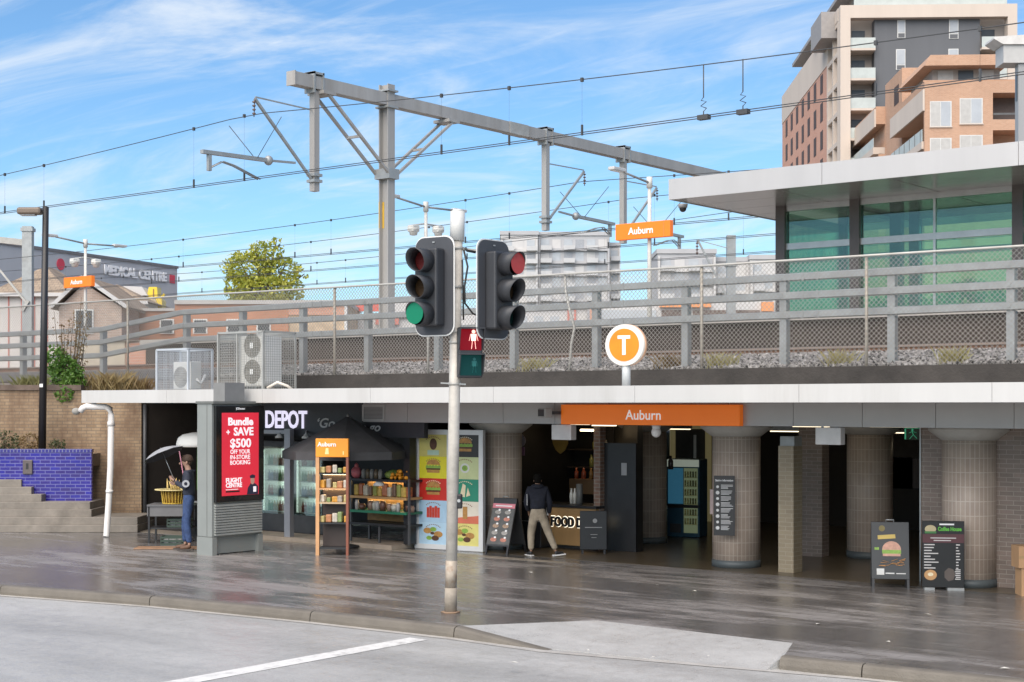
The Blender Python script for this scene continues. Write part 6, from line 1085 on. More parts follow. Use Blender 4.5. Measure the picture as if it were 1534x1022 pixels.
MB().box(0.3, 1.9, 20.1, 38, 0, z3(235)).box(0.9, 1.9, 20.1, 38, z3(235), z3(192)).box(0.05, 1.9, 20.0, 38, z3(192), z3(166)).build('stepped_wall', brickB, FB); MB().box(-0.1, 0.045, 20, 38, z3(196), z3(170)).build('side_parapet', cream_m, FB)
MB().box(-0.2, 0.89, 20.1, 38, z3(236), z3(226)).build('balcony_slab', cream_m, FB); MB().box(-0.15, -0.12, 20.2, 37, z3(226) + .01, z3(212)).build('balcony_rail', rail_g, FB)
LT = thing('lift_tower', 'grey clad tower with pale flat roof at the frame edge behind the shelter', 'tower', (*cam_pt(1521, 60), 3.6), TH); k = 60 / F_; Zl = lambda py: camz(py, 60)
MB().box(0.12, 2, 0, 0.4, 0, Zl(95)).build('shaft', M('grey tower cladding', (0.34, 0.34, 0.34), 0.5, 0.2, 0.06, 1, streak=True), LT); MB().box(-0.5, 2, -0.1, 0.9, Zl(95) + .003, Zl(68)).build('cladding', M('ribbed cladding', (0.48, 0.47, 0.45), 0.5, 0.1, 0.06, 4), LT); MB().prism([(-0.9, Zl(60)), (-0.55, Zl(68) + .003), (2, Zl(68) + .003), (2, Zl(49)), (-0.9, Zl(57))], -0.2, 1.0).build('roof', M('pale roof', (0.62, 0.60, 0.57), 0.5), LT)
MB().box(0.10, 0.119, 0.1, 0.3, Zl(150), Zl(110)).build('window', win_m, LT)
# distant flats
def flats(name, label, px0, D, blocks, wgrid, rot=0):
    k = D / F_; t = thing(name, label, 'apartment building', (*cam_pt(px0, D), 3.6), TH + rot); Z = lambda py: camz(py, D)
    for (xa, xb, yt, mt, dy) in blocks:
        x0, x1 = (xa - px0) * k, (xb - px0) * k; z1 = Z(yt); MB().box(x0, x1, dy, dy + 18, 0, z1).build('wall', mt, t); MB().box(x0 - 0.2, x1 + 0.2, dy - 0.3, dy + 18, z1 + .002, z1 + 0.9).build('parapet', far_grey, t)
    for (xa, xb, yt, nf, nc, dy, mt, fh) in wgrid:
        x0, x1 = (xa - px0) * k, (xb - px0) * k; w_ = (x1 - x0) / nc
        for f in range(nf):
            z = Z(yt) - (f + 1) * fh; MB().box(x0, x1, dy - 0.6, dy - 0.01, z - 0.35, z + 0.25).build('floor_band', mt, t)
            for c in range(nc):
                o = MB().box(x0 + c * w_ + w_ * 0.14, x0 + (c + 1) * w_ - w_ * 0.14, dy - 0.08, dy - 0.005, z + 0.3, z + fh - 0.6).build('window', (far_glass, M('far dim window', (0.33, 0.34, 0.36), 0.3), far_glass, far_white)[(c * 7 + f * 3) % 4], t)
        for c in (0, nc): MB().box(x0 + c * w_ - 0.2, x0 + c * w_ + 0.2, dy - 0.7, dy - 0.02, 0, Z(yt)).build('pilaster', mt, t)
        for f in range(nf):
            for c in range(0, nc, 2): MB().box(x0 + c * w_ + 0.3, x0 + (c + 1) * w_ + 0.2, dy - 1.5, dy - 0.62, Z(yt) - (f + 1) * fh - 0.2, Z(yt) - (f + 1) * fh + 0.85).build('balcony', M('pale balcony front', (0.50, 0.50, 0.50), 0.5, 0, 0.1, 0.3), t)
    return t
flats('apartment_building', 'broad pale grey apartment block in the distance just right of the traffic signal', 750, 350, [(750, 806, 352, far_white, 0), (806, 914, 352, far_grey, 1.5), (914, 931, 366, far_white, 5)], [(752, 804, 356, 6, 3, 0, far_white, 2.95), (808, 912, 354, 6, 6, 1.5, far_grey, 2.95), (915, 930, 368, 5, 1, 5, far_white, 2.95)])
flats('apartment_building', 'distant low white flats beyond the Auburn board, left of the shelter', 985, 300, [(985, 1072, 380, far_grey, 0), (1072, 1125, 390, far_white, 3), (1125, 1180, 388, far_white, 1)], [(987, 1070, 384, 5, 4, 0, far_white, 2.8), (1074, 1123, 394, 4, 2, 3, far_white, 2.8), (1127, 1178, 392, 4, 3, 1, far_white, 2.8)])
# medical centre
mc = thing('medical_centre', 'large grey building lettered MEDICAL CENTRE behind the brown gables', 'building', (*cam_pt(0, 110), 3.6), TH + R(67)); ztp = camz(366, 110)
MB().box(-14, 21.7, 0, 20, 0, ztp).build('wall', M('grey metal cladding', (0.46, 0.47, 0.49), 0.6, 0.1, 0.06, 0.5, streak=True), mc); MB().box(-14, 21.75, -0.1, 20.1, ztp + .002, ztp + 0.22).build('parapet', M('dark parapet', (0.18, 0.18, 0.19), 0.6), mc)
text(mc, 'MEDICAL CENTRE', 15.9, ztp - 1.22, 0.72, -0.05, letter_w, width=8.3, bold=0.05, name='sign_lettering', depth=0.08)
rl = M('red logo', (0.62, 0.06, 0.10), 0.5); MB().prism([(20.6, ztp - 1.3), (21.3, ztp - 1.3), (21.3, ztp - 0.6), (20.6, ztp - 0.6)], -0.06, -0.01).build('logo', rl, mc); MB().tube((6.6, -0.06, ztp - 0.9), (6.6, -0.01, ztp - 0.9), 0.45, n=16).build('logo', rl, mc)
for x in (3, 9, 14, 19): MB().box(x - 0.6, x + 0.6, -0.05, -0.001, ztp - 4.6, ztp - 3.2).build('window', far_glass, mc)
# gabled houses
rt_m = BR('brown roof tiles', (0.32, 0.25, 0.18), (0.27, 0.205, 0.15), (0.19, 0.15, 0.12), 0.3, 0.25, 0.02, 0.9, var=0.25, vscale=0.6)
def house(label, px, D, xa, xb, ye, ya, dpt, gable, wm, extra=None):
    k = D / F_; t = thing('gabled_house' if gable else 'hip_roofed_house', label, 'house', (*cam_pt(px, D), 3.6), TH); x0, x1 = (xa - px) * k, (xb - px) * k; ze, za = camz(ye, D), camz(ya, D); xm = 0.0; o = 0.35
    MB().box(x0 + o, x1 - o, 0.3, dpt, 0, ze).build('wall', wm, t)
    if gable:
        MB().prism([(x0 + o, ze), (x1 - o, ze), (xm, za - 0.25)], 0.3, dpt).build('gable', wm, t); m = MB()
        for a, b in ((x0, xm), (x1, xm)): m.add([(a, 0, ze - 0.12), (b, 0, za), (b, dpt, za), (a, dpt, ze - 0.12), (a, 0, ze + 0.03), (b, 0, za + 0.15), (b, dpt, za + 0.15), (a, dpt, ze + 0.03)], [(0, 1, 2, 3), (7, 6, 5, 4), (0, 4, 5, 1), (1, 5, 6, 2), (2, 6, 7, 3), (3, 7, 4, 0)])
        m.build('roof', rt_m, t); MB().bar((x0, -0.03, ze), (xm, -0.03, za + 0.1), 0.05, 0.2).bar((x1, -0.03, ze), (xm, -0.03, za + 0.1), 0.05, 0.2).build('barge_board', far_white, t)
        f = MB().box(xm - 0.5, xm + 0.5, 0.24, 0.29, ze - 1.4, ze - 0.1).build('window', wfr, t); MB().box(xm - 0.42, xm + 0.42, 0.22, 0.239, ze - 1.32, ze - 0.18).build('pane', win_m, f)
    else:
        MB().add([(x0, 0, ze), (x1, 0, ze), (x1, dpt, ze), (x0, dpt, ze), (xm, dpt * 0.45, za), (xm, dpt * 0.75, za)], [(0, 1, 4), (1, 2, 5, 4), (2, 3, 5), (3, 0, 4, 5), (3, 2, 1, 0)]).build('roof', rt_m, t); MB().box(x0, x1, -0.08, -0.002, ze - 0.15, ze + 0.05).build('gutter', far_white, t)
    return t, x0, x1, ze
redb = M('faded red panel', (0.50, 0.18, 0.15), 0.7, 0, 0.1, 1)
t, x0, x1, ze = house('white walled house with steep brown hip roof behind the left gantry post', 42, 84, -22, 106, 440, 391, 7, False, M('aged white wall', (0.62, 0.59, 0.56), 0.8, 0, 0.1, 0.8, streak=True))
for q in range(6): MB().box(x0 + 0.45 + q * 0.72, x0 + 0.52 + q * 0.72, 0.27, 0.299, 0.3, ze - 0.05).build('wall_batten', redb, t)
MB().box(x0 + 1.9, x0 + 2.5, 0.26, 0.29, 0.3, ze - 0.3).build('red_panel', redb, t)
house('brick house with white barge boards on its gable behind the left Auburn board', 124, 80, 76, 190, 460, 417, 7, True, BR('old mottled brick', (0.46, 0.33, 0.26), (0.36, 0.27, 0.22), (0.5, 0.45, 0.4), 0.25, 0.09, 0.01, 0.9, vscale=0.6))
house('low house with brown hip roof between the gable and the yellow loader', 158, 92, 105, 222, 452, 421, 6, False, M('aged white wall', (0.62, 0.59, 0.56), 0.8))
wr_ = thing('metal_shed', 'small shed with pale metal roof beside the yellow loader', 'shed', (*cam_pt(190, 96), 3.6), TH); k = 96 / F_
MB().box(-0.9, 1.2, 0, 4, 0, camz(442, 96)).build('wall', far_grey, wr_); MB().prism([(-1.2, camz(441, 96)), (1.4, camz(444, 96)), (1.0, camz(430, 96)), (-1.0, camz(428, 96))], -0.2, 4.2).build('roof', far_white, wr_)
yl = thing('yellow_loader', 'yellow machine with raised cab showing above the brick building', 'loader', (*cam_pt(228, 96), 3.6), TH); k = 96 / F_; yel = M('machine yellow', (0.75, 0.55, 0.04), 0.4, 0, 0.08, 2); Zy = lambda py: camz(py, 96)
MB().prism([(-0.62, Zy(462)), (0.62, Zy(462)), (0.62, Zy(450)), (0.35, Zy(445)), (0.3, Zy(430)), (-0.22, Zy(430)), (-0.35, Zy(446)), (-0.62, Zy(454))], 0, 1.1).build('body', yel, yl); MB().box(0.05, 0.12, -0.02, -0.002, Zy(448), Zy(433)).build('cab_pillar', M('brown trim', (0.25, 0.13, 0.05), 0.5), yl); MB().prism([(-0.12, Zy(452)), (0.3, Zy(452)), (0.2, Zy(447)), (-0.02, Zy(447))], -0.02, -0.002).build('cab_window', M('cab glass', (0.5, 0.42, 0.3), 0.2), yl); MB().bar((0.3, 0.4, Zy(450)), (0.7, 0.4, Zy(440)), 0.14).build('arm', yel, yl); MB().box(-0.5, 0.5, 0.1, 1.0, 0.9, Zy(462) - 0.01).build('chassis', dgrey, yl)
for y in (0.1, 0.9):
    for x in (-0.5, 0.5): MB().tube((x, y, 0.48), (x, y + 0.25, 0.48), 0.48, n=18).build('wheel', black, yl)
# long brick building, shops beyond the platform
bl = thing('brick_building', 'long low orange brick building with pale stone end behind the guard rail', 'building', (*cam_pt(150, 84), 3.6), TH); k = 84 / F_; Zq = lambda py: camz(py, 84); Xq = lambda px: (px - 150) * k
MB().box(Xq(262), Xq(432), 0, 8, 0, Zq(456)).box(Xq(150), Xq(262) - .002, 0.1, 8, 0, Zq(466)).build('wall', BR('orange brick', (0.48, 0.20, 0.11), (0.41, 0.17, 0.09), (0.42, 0.28, 0.2), 0.25, 0.085, 0.01, 0.85, var=0.15, vscale=0.4), bl); MB().box(Xq(432) + .001, Xq(518), 0.1, 8, 0, Zq(456)).build('stone_end', M('mottled pale stone', (0.52, 0.40, 0.28), 0.85, 0, 0.3, 1.2), bl)
MB().box(Xq(150), Xq(262) - .01, -0.05, 8.1, Zq(466) + .002, Zq(462)).build('low_parapet', M('pale parapet', (0.45, 0.43, 0.41), 0.8, 0, 0.1, 1), bl); MB().box(Xq(262), Xq(520), -0.15, 8.1, Zq(456) + .002, Zq(450)).build('parapet', M('pale parapet', (0.45, 0.43, 0.41), 0.8, 0, 0.1, 1), bl); MB().box(Xq(432), Xq(518), 0.02, 0.098, Zq(472), Zq(456) - .002).build('brick_band', brickA, bl); MB().box(Xq(516), Xq(520), -0.05, 0.3, 0, Zq(456)).build('corner_post', wfr, bl)
for px in (250, 300, 350, 395): f = MB().box(Xq(px) - 0.4, Xq(px) + 0.4, -0.03, -0.001, Zq(500), Zq(478)).build('window', wfr, bl); MB().box(Xq(px) - 0.32, Xq(px) + 0.32, -0.045, -0.031, Zq(499), Zq(480)).build('pane', win_m, f)
sp_ = thing('shop_building', 'small shop with red and white sign panels behind the gantry column', 'shop', (*cam_pt(522, 90), 3.6), TH); k = 90 / F_; Zs = lambda py: camz(py, 90)
MB().box(0, 190 * k, 0.5, 8, 0, Zs(470)).build('wall', far_white, sp_); MB().box(0, 60 * k, 0.3, 0.49, Zs(466), Zs(454)).build('red_sign', M('red sign panel', (0.6, 0.12, 0.09), 0.5), sp_); MB().box(60 * k + .01, 110 * k, 0.3, 0.49, Zs(476), Zs(452)).build('white_sign', far_white, sp_); MB().box(40 * k, 75 * k, 0.25, 0.29, Zs(486), Zs(474)).build('orange_stripe', redb, sp_)
lw_ = thing('low_white_building', 'long plain white building beyond the platform under the pale flats', 'building', (*cam_pt(740, 96), 3.6), TH); k = 96 / F_; Zw = lambda py: camz(py, 96)
MB().box(0, 146 * k, 0, 8, 0, Zw(462)).build('wall', far_white, lw_); MB().box(-0.2, 147 * k, -0.2, 8, Zw(462) + .002, Zw(459)).build('parapet', far_grey, lw_); MB().box(110 * k, 113 * k, -0.1, -0.01, 0, Zw(455)).box(120 * k, 123 * k, -0.1, -0.01, 0, Zw(455)).build('pipe', redb, lw_)
for q in range(4): MB().box((12 + 24 * q) * k, (26 + 24 * q) * k, -0.03, -0.001, Zw(492), Zw(474)).build('window', far_glass, lw_)
so_ = thing('shop_row', 'low shop row with orange fascias beyond the platform, left of the shelter', 'shops', (*cam_pt(884, 92), 3.6), TH); k = 92 / F_; Zo = lambda py: camz(py, 92)
MB().box(0, 296 * k, 0.5, 9, 0, Zo(452)).build('wall', far_white, so_); MB().box(0, 12 * k, 0.2, 0.49, 0, Zo(456)).build('brick_pier', brickA, so_); og = M('orange fascia', (0.72, 0.30, 0.12), 0.5)
MB().box(105 * k, 182 * k, 0.2, 0.49, Zo(460), Zo(454)).box(258 * k, 276 * k, 0.2, 0.49, Zo(466), Zo(452)).build('fascia', og, so_)
for a, b in ((14, 100), (108, 150), (155, 210), (218, 256)): f = MB().box(a * k, b * k, 0.42, 0.499, Zo(486), Zo(464)).build('shop_window', far_glass if a == 14 else M('dim shop window', (0.16, 0.12, 0.10), 0.3, 0, 0.5, 2), so_)
ab = thing('platform_abutment', 'beige concrete block where the platform begins, beside the brown end wall', 'abutment', (-37.6, 29.5, 3.6)); MB().box(-3.4, -1.1, 0, 3, 0, 1.35).build('block', M('beige concrete', (0.48, 0.42, 0.33), 0.8, 0, 0.15, 1.5), ab); MB().box(-1.098, 0.0, 0.05, 3, 0, 1.3).build('end_wall', brickA, ab)
MB().box(-3.5, -3.402, -0.05, 0.2, 0, 1.6).build('edge_post', galv, ab)
# ------------------------------------------------------------------ stall at the far left
x, y = gp(240, 815); kk = 3 * F_ / (815 - HY) / F_
stl = thing('market_table', 'dark trestle table beside the brick pier holding a yellow basket', 'table', (x, y + 0.2, 0), TH); zt_ = (815 - 757) * kk
MB().box(-0.45, 0.5, 0, 0.7, zt_ - 0.04, zt_).build('table_top', M('grey table top', (0.12, 0.12, 0.125), 0.5), stl); MB().box(-0.45, 0.5, 0.02, 0.05, zt_ - 0.25, zt_ - 0.041).build('apron', M('table cloth grey', (0.14, 0.14, 0.145), 0.7), stl); MB().box(-0.43, 0.48, 0.05, 0.65, 0.3, 0.33).build('lower_shelf', black, stl)
for a in (-0.43, 0.45):
    for b in (0.02, 0.65): MB().box(a, a + 0.04, b, b + 0.04, 0, zt_ - 0.041).build('leg', black, stl)
yb_ = thing('yellow_basket', 'round yellow slatted basket on the dark trestle table', 'basket', (*cam_pt(247, dY(247, stl.location.y) + 0.0), zt_), TH); yb_.location = stl.matrix_basis @ Vector((0.05, 0.32, zt_))
by_m = M('basket yellow', (0.62, 0.42, 0.06), 0.5, 0, 0.15, 5); m = MB().lathe([(0.22, 0), (0.24, 0.02), (0.22, 0.03)], 20)
for q in range(22): a = 6.2832 * q / 22; m.bar((0.22 * math.cos(a), 0.22 * math.sin(a), 0.01), (0.26 * math.cos(a), 0.26 * math.sin(a), 0.30), 0.045, 0.012)
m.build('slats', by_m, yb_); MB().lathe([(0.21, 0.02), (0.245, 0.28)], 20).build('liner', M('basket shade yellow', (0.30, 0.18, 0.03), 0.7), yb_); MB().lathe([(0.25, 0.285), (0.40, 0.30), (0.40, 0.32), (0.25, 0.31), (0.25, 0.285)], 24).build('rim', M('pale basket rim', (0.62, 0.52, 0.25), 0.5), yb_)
rnd = random.Random(14); s0 = None
for q in range(20):
    a, r_ = rnd.uniform(0, 6.28), rnd.uniform(0.02, 0.19); p = yb_.location + Vector((r_ * math.cos(a), r_ * math.sin(a), 0.2))
    if s0 is None: s0 = tag(MB().path([(0, 0, 0), (0.005, 0, 0.2), (0.02, 0.01, 0.34)], [0.013, 0.014, 0.006], 6).build('yellow_stick', M('stick yellow', (0.55, 0.40, 0.14), 0.6, 0, 0.2, 8), None, p), 'thin yellow stick standing in the yellow basket', 'stick', 'sticks in the yellow basket'); o = s0
    else: o = dup(s0, p)
    o.rotation_euler = (rnd.gauss(0, 0.12), rnd.gauss(0, 0.16), rnd.uniform(0, 6)); o.scale = (1, 1, rnd.uniform(0.7, 1.15))
for q in range(2):
    cr_ = thing('plastic_crate', ('dark green plastic crate on the shelf beneath the yellow basket', 'dark green plastic crate on the paving in front of the table')[q], 'crate', stl.matrix_basis @ Vector(((0.2, 0.3, 0.331) if q == 0 else (0.2, -0.3, 0.0))), TH, 'crates at the market table'); cg = M('crate green', (0.035, 0.06, 0.045), 0.5); m = MB()
    for z in (0.0, 0.07, 0.14): m.box(-0.25, 0.25, -0.17, -0.155, z, z + 0.045).box(-0.25, 0.25, 0.155, 0.17, z, z + 0.045).box(-0.25, -0.235, -0.155, 0.155, z, z + 0.045).box(0.235, 0.25, -0.155, 0.155, z, z + 0.045)
    for a in (-0.25, -0.08, 0.09, 0.23): m.box(a, a + 0.02, -0.172, -0.171 + 0.012, 0, 0.19)
    m.box(-0.235, 0.235, -0.155, 0.155, 0.004, 0.015); m.build('slatted_sides', cg, cr_); MB().bbox(-0.2, 0.2, -0.13, 0.13, 0.016, 0.13, 0.03).build('contents', M('dull white bags', (0.35, 0.34, 0.33), 0.6, 0, 0.5, 12), cr_)
mt_ = MB().bbox(-0.75, 0.75, -0.22, 0.22, 0.004, 0.03, 0.006).build('floor_mat', M('brown mat', (0.28, 0.16, 0.09), 0.6, 0, 0.2, 5), None, (*gp(258, 822), 0), TH); tag(mt_, 'thin brown mat on the wet paving under the umbrella man', 'mat')
ct = thing('market_cart', 'market cart with white domed canopy, pink strut and green panel by the advert', 'cart', (*gp(305, 806), 0), TH); kc = 3 / (806 - HY); Zc = lambda py: (806 - py) * kc
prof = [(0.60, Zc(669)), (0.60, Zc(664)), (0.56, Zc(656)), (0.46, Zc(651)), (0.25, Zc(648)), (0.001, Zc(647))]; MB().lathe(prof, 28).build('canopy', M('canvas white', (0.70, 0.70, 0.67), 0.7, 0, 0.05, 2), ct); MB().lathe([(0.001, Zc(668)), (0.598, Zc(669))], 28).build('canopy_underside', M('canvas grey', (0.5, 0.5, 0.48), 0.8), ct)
MB().bar((-0.55, -0.05, Zc(668)), (-0.33, -0.1, Zc(752)), 0.022).build('strut', M('pink strut', (0.60, 0.24, 0.32), 0.5), ct); MB().bar((0.5, 0.3, Zc(668)), (0.5, 0.3, 0.4), 0.03).build('strut', galv, ct); MB().box(-0.2, 0.55, 0.25, 0.29, Zc(735), Zc(672)).build('green_panel', M('bright green panel', (0.13, 0.38, 0.04), 0.5), ct); MB().box(-0.36, 0.55, -0.2, 0.3, Zc(756), Zc(752)).build('tray', M('grey tray', (0.4, 0.4, 0.42), 0.5), ct); MB().box(-0.2, 0.5, -0.1, 0.28, 0.4, Zc(757)).build('cart_body', dgrey, ct)
for a in (-0.1, 0.4): MB().tube((a, -0.14, 0.2), (a, -0.10, 0.2), 0.2, n=18).build('wheel', black, ct); MB().bar((a, 0, 0.2), (a, 0, 0.45), 0.04).build('wheel_fork', galv, ct)
# ------------------------------------------------------------------ people
skin_m = M('skin', (0.42, 0.25, 0.18), 0.55, 0, 0.06, 8); hair_m = M('dark hair', (0.008, 0.007, 0.006), 0.9, 0, 0.3, 30, 0.8, 60, spec=0.1)
def hand(nodes, edges, wi, w, d, side, s):
    """palm and five fingers from wrist node wi; w wrist position, d pointing direction, side = sideways vector (thumb side)"""
    w, d, sd = Vector(w), Vector(d).normalized(), Vector(side).normalized(); nrm = d.cross(sd)
    pi = len(nodes); nodes.append((*(w + d * 0.05 * s), (0.028 * s, 0.02 * s))); edges.append((wi, pi)); p2 = len(nodes); nodes.append((*(w + d * 0.085 * s), (0.03 * s, 0.016 * s))); edges.append((pi, p2))
    for f, (o, ln) in enumerate(((0.026, 0.065), (0.009, 0.075), (-0.009, 0.07), (-0.026, 0.055))):
        b = w + d * 0.095 * s + sd * o * s; i0 = len(nodes); nodes += [(*b, 0.009 * s), (*(b + d * ln * 0.55 * s + nrm * 0.012 * s), 0.0085 * s), (*(b + d * ln * 0.85 * s + nrm * 0.04 * s), 0.007 * s)]; edges += [(p2, i0), (i0, i0 + 1), (i0 + 1, i0 + 2)]
    b = w + d * 0.04 * s + sd * 0.038 * s; i0 = len(nodes); nodes += [(*b, 0.011 * s), (*(b + d * 0.035 * s + sd * 0.018 * s), 0.01 * s), (*(b + d * 0.06 * s + sd * 0.014 * s + nrm * 0.015 * s), 0.008 * s)]; edges += [(pi, i0), (i0, i0 + 1), (i0 + 1, i0 + 2)]
def person(label, loc, rz, J, s, mats, face, bulk=1.0):
    """J: joint positions for a 1.75 m body; face = unit vector the head looks along"""
    t = thing('person', label, 'person', loc, rz); V = lambda n: Vector(J[n]) * s
    fv = Vector(face).normalized(); hc = V('head')
    nodes = [(*V('pelvis'), (0.115 * s, 0.08 * s)), (*V('waist'), (0.10 * s, 0.068 * s)), (*V('chest'), (0.11 * s, 0.066 * s)), (*V('neck'), 0.058 * s), (*(V('neck') * 0.45 + hc * 0.55), 0.054 * s), (*(hc + fv * 0.012 * s), (0.076 * s, 0.09 * s)), (*(hc + Vector((0, 0, 0.085 * s))), (0.06 * s, 0.075 * s))]
    edges = [(0, 1), (1, 2), (2, 3), (3, 4), (4, 5), (5, 6)]
    def chain(start, names, rad):
        p = start
        for n, r in zip(names, rad): nodes.append((*V(n), r * s)); edges.append((p, len(nodes) - 1)); p = len(nodes) - 1
        return p
    for sd in 'lr':
        wi = chain(2, ['sh_' + sd, 'el_' + sd, 'wr_' + sd], (0.044, 0.034, 0.026)); d = V('wr_' + sd) - V('el_' + sd); hand(nodes, edges, wi, V('wr_' + sd), d, J['thumb_' + sd], s)
        chain(0, ['hip_' + sd, 'kn_' + sd, 'an_' + sd, 'toe_' + sd], (0.07, 0.048, 0.03, 0.02))
    link('body', skin(nodes, edges, 2), mats['skin'], t)
    # clothes follow the same joints, a little fuller
    n2 = [(*(V('waist') * 0.25 + V('pelvis') * 0.75), (0.165 * s * bulk, 0.125 * s * bulk)), (*V('waist'), (0.16 * s * bulk, 0.12 * s * bulk)), (*V('chest'), (0.185 * s * bulk, 0.13 * s)), (*(V('neck') - Vector((0, 0, 0.02 * s))), 0.078 * s)]; e2 = [(0, 1), (1, 2), (2, 3)]
    for sd in 'lr':
        p = 2
        for n, r in (('sh_' + sd, 0.084), ('el_' + sd, 0.06), ('wr_' + sd, 0.042)): n2.append((*V(n), r * s * bulk)); e2.append((p, len(n2) - 1)); p = len(n2) - 1
    top = link('jacket', skin(n2, e2, 2), mats['top'], t)
    n3 = [(*V('waist'), (0.145 * s, 0.112 * s)), (*(V('pelvis') - Vector((0, 0, 0.03 * s))), (0.155 * s * bulk, 0.12 * s * bulk))]; e3 = [(0, 1)]
    for sd in 'lr':
        p = 1
        for n, r in (('hip_' + sd, 0.098), ('kn_' + sd, 0.075), ('an_' + sd, 0.058)):
            q = V(n) + (Vector((0, 0, 0.035 * s)) if n[:2] == 'an' else Vector()); n3.append((*q, r * s * bulk)); e3.append((p, len(n3) - 1)); p = len(n3) - 1
    link('trousers', skin(n3, e3, 2), mats['legs'], t)
    for sd in 'lr':
        a, b = V('an_' + sd), V('toe_' + sd); f = (b - a); f.z = 0; f.normalize(); fl = min(a.z, b.z); q = [(*(a - f * 0.03 * s + Vector((0, 0, 0.0))), 0.046 * s), (*(a + f * 0.06 * s - Vector((0, 0, 0.035 * s))), 0.045 * s), (*(b + f * 0.05 * s), 0.036 * s)]
        shoe = link('shoe', skin(q, [(0, 1), (1, 2)], 2), mats['shoe'], t)
        mb = MB(); A_, B2 = a - f * 0.07 * s, b + f * 0.085 * s; A_.z = a.z - 0.075 * s; B2.z = b.z - 0.03 * s; mb.bar(A_, B2, 0.075 * s, 0.028 * s); mb.build('sole', mats['sole'], shoe)
    # hair, ears, nose, eyes, mouth
    up = Vector((0, 0, 1)); sv = fv.cross(up).normalized()
    R3 = Matrix((sv, fv, up)).transposed()
    hm = MB().lathe([(0.097, 0.0), (0.108, 0.035), (0.10, 0.085), (0.07, 0.125), (0.001, 0.142)], 18); hm.v = [tuple(R3 @ Vector((v[0] * 0.86 * s, v[1] * 1.04 * s - 0.018 * s - max(0, 0.05 - v[2]) * 0.5 * s, v[2] * s)) + hc) for v in hm.v]; hm.build('hair', mats['hair'], t)
    nk = MB().ell((0, 0, 0), (1, 1, 1), 12, 8); nk.v = [tuple(R3 @ Vector((v[0] * 0.078 * s, v[1] * 0.05 * s - 0.06 * s, v[2] * 0.07 * s - 0.01 * s)) + hc) for v in nk.v]; nk.build('hair', mats['hair'], t)
    fe = MB()
    for q in (-1, 1): fe.ell((0.078 * q, -0.01, -0.01), (0.012, 0.02, 0.032), 8, 6)
    fe.ell((0, 0.108, -0.022), (0.013, 0.022, 0.022), 8, 6); fe.v = [tuple(R3 @ (Vector(v) * s) + hc) for v in fe.v]; fe.build('nose_and_ears', mats['skin'], t)
    ey = MB(); ey.ell((-0.032, 0.092, 0.008), (0.011, 0.006, 0.006), 8, 6).ell((0.032, 0.092, 0.008), (0.011, 0.006, 0.006), 8, 6).ell((0, 0.088, -0.058), (0.022, 0.006, 0.005), 8, 6).ell((-0.032, 0.093, 0.028), (0.018, 0.005, 0.004), 8, 6).ell((0.032, 0.093, 0.028), (0.018, 0.005, 0.004), 8, 6); ey.v = [tuple(R3 @ (Vector(v) * s) + hc) for v in ey.v]; ey.build('eyes_and_mouth', hair_m, t)
    return t, top
navy = M('navy fleece', (0.008, 0.010, 0.02), 0.85, 0, 0.3, 8, 1.0, 11); khaki = M('stone chinos', (0.30, 0.25, 0.185), 0.85, 0, 0.2, 9, 1.0, 10)
sA = 1.62 / 1.76
JA = dict(pelvis=(0, 0, 0.93), waist=(0, 0.01, 1.08), chest=(-0.01, 0.03, 1.32), neck=(-0.01, 0.06, 1.5), head=(-0.005, 0.10, 1.62), sh_l=(-0.19, 0.04, 1.41), el_l=(-0.25, 0.05, 1.13), wr_l=(-0.2, 0.2, 0.95), thumb_l=(0.6, 0.3, 0.4), sh_r=(0.17, 0.04, 1.41), el_r=(0.25, 0.0, 1.14), wr_r=(0.24, 0.1, 0.90), thumb_r=(-0.5, 0.5, 0), hip_l=(-0.09, 0, 0.87), kn_l=(-0.15, 0.08, 0.48), an_l=(-0.15, 0.0, 0.085), toe_l=(-0.21, 0.10, 0.038), hip_r=(0.09, 0, 0.87), kn_r=(0.22, 0.03, 0.5), an_r=(0.38, -0.12, 0.10), toe_r=(0.5, -0.07, 0.075))
pa, top = person('person in dark hooded jacket and stone trousers walking past the coffee bar, seen from behind', (*gp(806, 833), 0), TH, JA, sA, dict(skin=M('brown skin', (0.25, 0.14, 0.09), 0.55), top=navy, legs=khaki, shoe=M('black shoe', (0.025, 0.025, 0.027), 0.5), sole=M('white sole', (0.75, 0.74, 0.72), 0.5), hair=hair_m), (0.1, 1, -0.1), 1.18)
hd = MB().lathe([(0.10, 0), (0.125, 0.03), (0.10, 0.07), (0.06, 0.08)], 16, (-0.01, 0.02, 1.45 * sA), 1.1, 0.8); hd.build('hood', navy, pa)
MB().bbox(0.21, 0.255, 0.1, 0.2, 0.76, 0.92, 0.01).build('white_shirt_hem', M('white cloth', (0.5, 0.5, 0.5), 0.8), pa).location = (-0.04, -0.02, 0.03)
MB().bar((-0.215, -0.045, 1.0), (-0.22, -0.055, 1.22), 0.03, 0.012).build('white_flash', M('white cloth', (0.5, 0.5, 0.5), 0.8), pa)
sB = 1.93 / 1.76; denim = M('blue denim', (0.035, 0.065, 0.16), 0.85, 0, 0.45, 7, 1.0, 10)
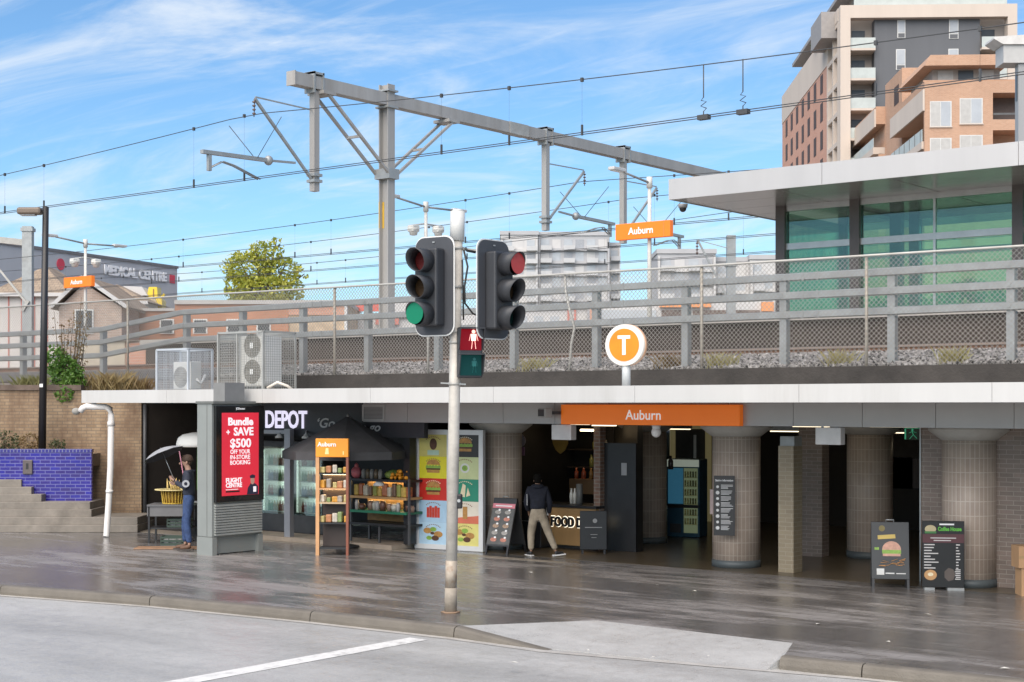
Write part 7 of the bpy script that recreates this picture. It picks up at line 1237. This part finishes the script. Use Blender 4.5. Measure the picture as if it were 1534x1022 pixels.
JB = dict(pelvis=(0.02, 0, 0.93), waist=(0.03, 0, 1.08), chest=(0.03, 0, 1.32), neck=(0.01, 0, 1.5), head=(-0.03, 0, 1.63), sh_l=(0.03, -0.17, 1.41), el_l=(0.02, -0.2, 1.14), wr_l=(-0.19, -0.16, 1.28), thumb_l=(0, 0.3, 1), sh_r=(0.03, 0.17, 1.41), el_r=(-0.02, 0.2, 1.15), wr_r=(-0.2, 0.12, 1.2), thumb_r=(0, -0.3, 1), hip_l=(0.02, -0.09, 0.87), kn_l=(0.0, -0.1, 0.48), an_l=(0.06, -0.1, 0.09), toe_l=(-0.07, -0.1, 0.04), hip_r=(0.02, 0.09, 0.87), kn_r=(-0.07, 0.1, 0.5), an_r=(-0.06, 0.1, 0.09), toe_r=(-0.2, 0.1, 0.04))
pb2, top = person('person in navy sweatshirt and blue jeans holding a grey umbrella by the market table', (*gp(281, 826), 0.03), TH, JB, sB, dict(skin=skin_m, top=M('navy sweatshirt', (0.03, 0.035, 0.055), 0.85, 0, 0.3, 8, 1.0, 11), legs=denim, shoe=M('brown boot', (0.11, 0.055, 0.03), 0.6, 0, 0.2, 8), sole=M('dark sole', (0.05, 0.04, 0.035), 0.6), hair=M('short brown hair', (0.06, 0.035, 0.022), 0.7)), (-1, -0.25, -0.05))
MB().tube((0.03, -0.305, 1.36), (0.03, -0.312, 1.36), 0.075, n=14).build('sleeve_print', M('pale print', (0.35, 0.36, 0.38), 0.7), top); MB().tube((0.03, -0.3125, 1.36), (0.03, -0.316, 1.36), 0.035, n=10).build('sleeve_print', navy, top)
hp = Vector((-0.21 * sB - 0.035, -0.17 * sB, 1.38 * sB)); R0 = pb2.matrix_basis
hu = thing('hand_umbrella', 'open grey umbrella with dark underside tilted in the hand of the person at the table', 'umbrella', R0 @ hp, TH); hu.rotation_euler = (R(-6), R(-24), TH)
n = 8; rows = 4; vs = []
for i in range(rows + 1):
    f = i / rows
    for q in range(n): a = 6.2832 * q / n; r_ = 0.01 + 0.42 * f; vs.append((r_ * math.cos(a) - 0.0, r_ * math.sin(a), 0.60 - 0.13 * f * f))
fs = [(i * n + q, i * n + (q + 1) % n, (i + 1) * n + (q + 1) % n, (i + 1) * n + q) for i in range(rows) for q in range(n)]
MB().add(vs, fs).build('canopy', M('grey umbrella cloth', (0.30, 0.30, 0.31), 0.6, 0, 0.08, 3), hu); MB().add([(v[0] * 0.985, v[1] * 0.985, v[2] - 0.012) for v in vs], fs).build('lining', M('dark umbrella lining', (0.04, 0.04, 0.045), 0.7), hu)
MB().tube((0, 0, -0.1), (0, 0, 0.62), 0.007, n=6).build('shaft', steel, hu); MB().path([(0, 0, -0.09), (0, 0, -0.2), (0.02, 0, -0.235), (0.05, 0, -0.235), (0.06, 0, -0.21)], 0.013, 8).build('handle', black, hu)
# scraps on the wet paving
rnd = random.Random(17); l0 = None
for px, py in ((1390, 921), (1330, 962), (1225, 935), (985, 877), (1040, 886), (330, 832), (385, 834), (560, 826), (795, 858), (1505, 1002), (1060, 983), (980, 985), (880, 975), (770, 993)):
    z = 0.004 if py < 960 or px > 1230 else -0.03
    x, y = gp(px, py, z)
    if l0 is None:
        l0 = MB().add([(-0.05, 0, 0.004), (0.0, 0.035, 0.016), (0.055, 0.005, 0.006), (0.0, -0.03, 0.012)], [(0, 3, 2, 1)]).build('paper_scrap', M('wet paper', (0.55, 0.53, 0.48), 0.5, 0, 0.2, 20), None, (x, y, z)); tag(l0, 'small pale scrap of litter lying flat on the wet paving', 'litter', 'litter scraps on the paving'); o = l0
    else: o = dup(l0, (x, y, z))
    o.rotation_euler = (0, 0, rnd.uniform(0, 6.28)); s_ = rnd.uniform(0.5, 1.3); o.scale = (s_, s_, 1)
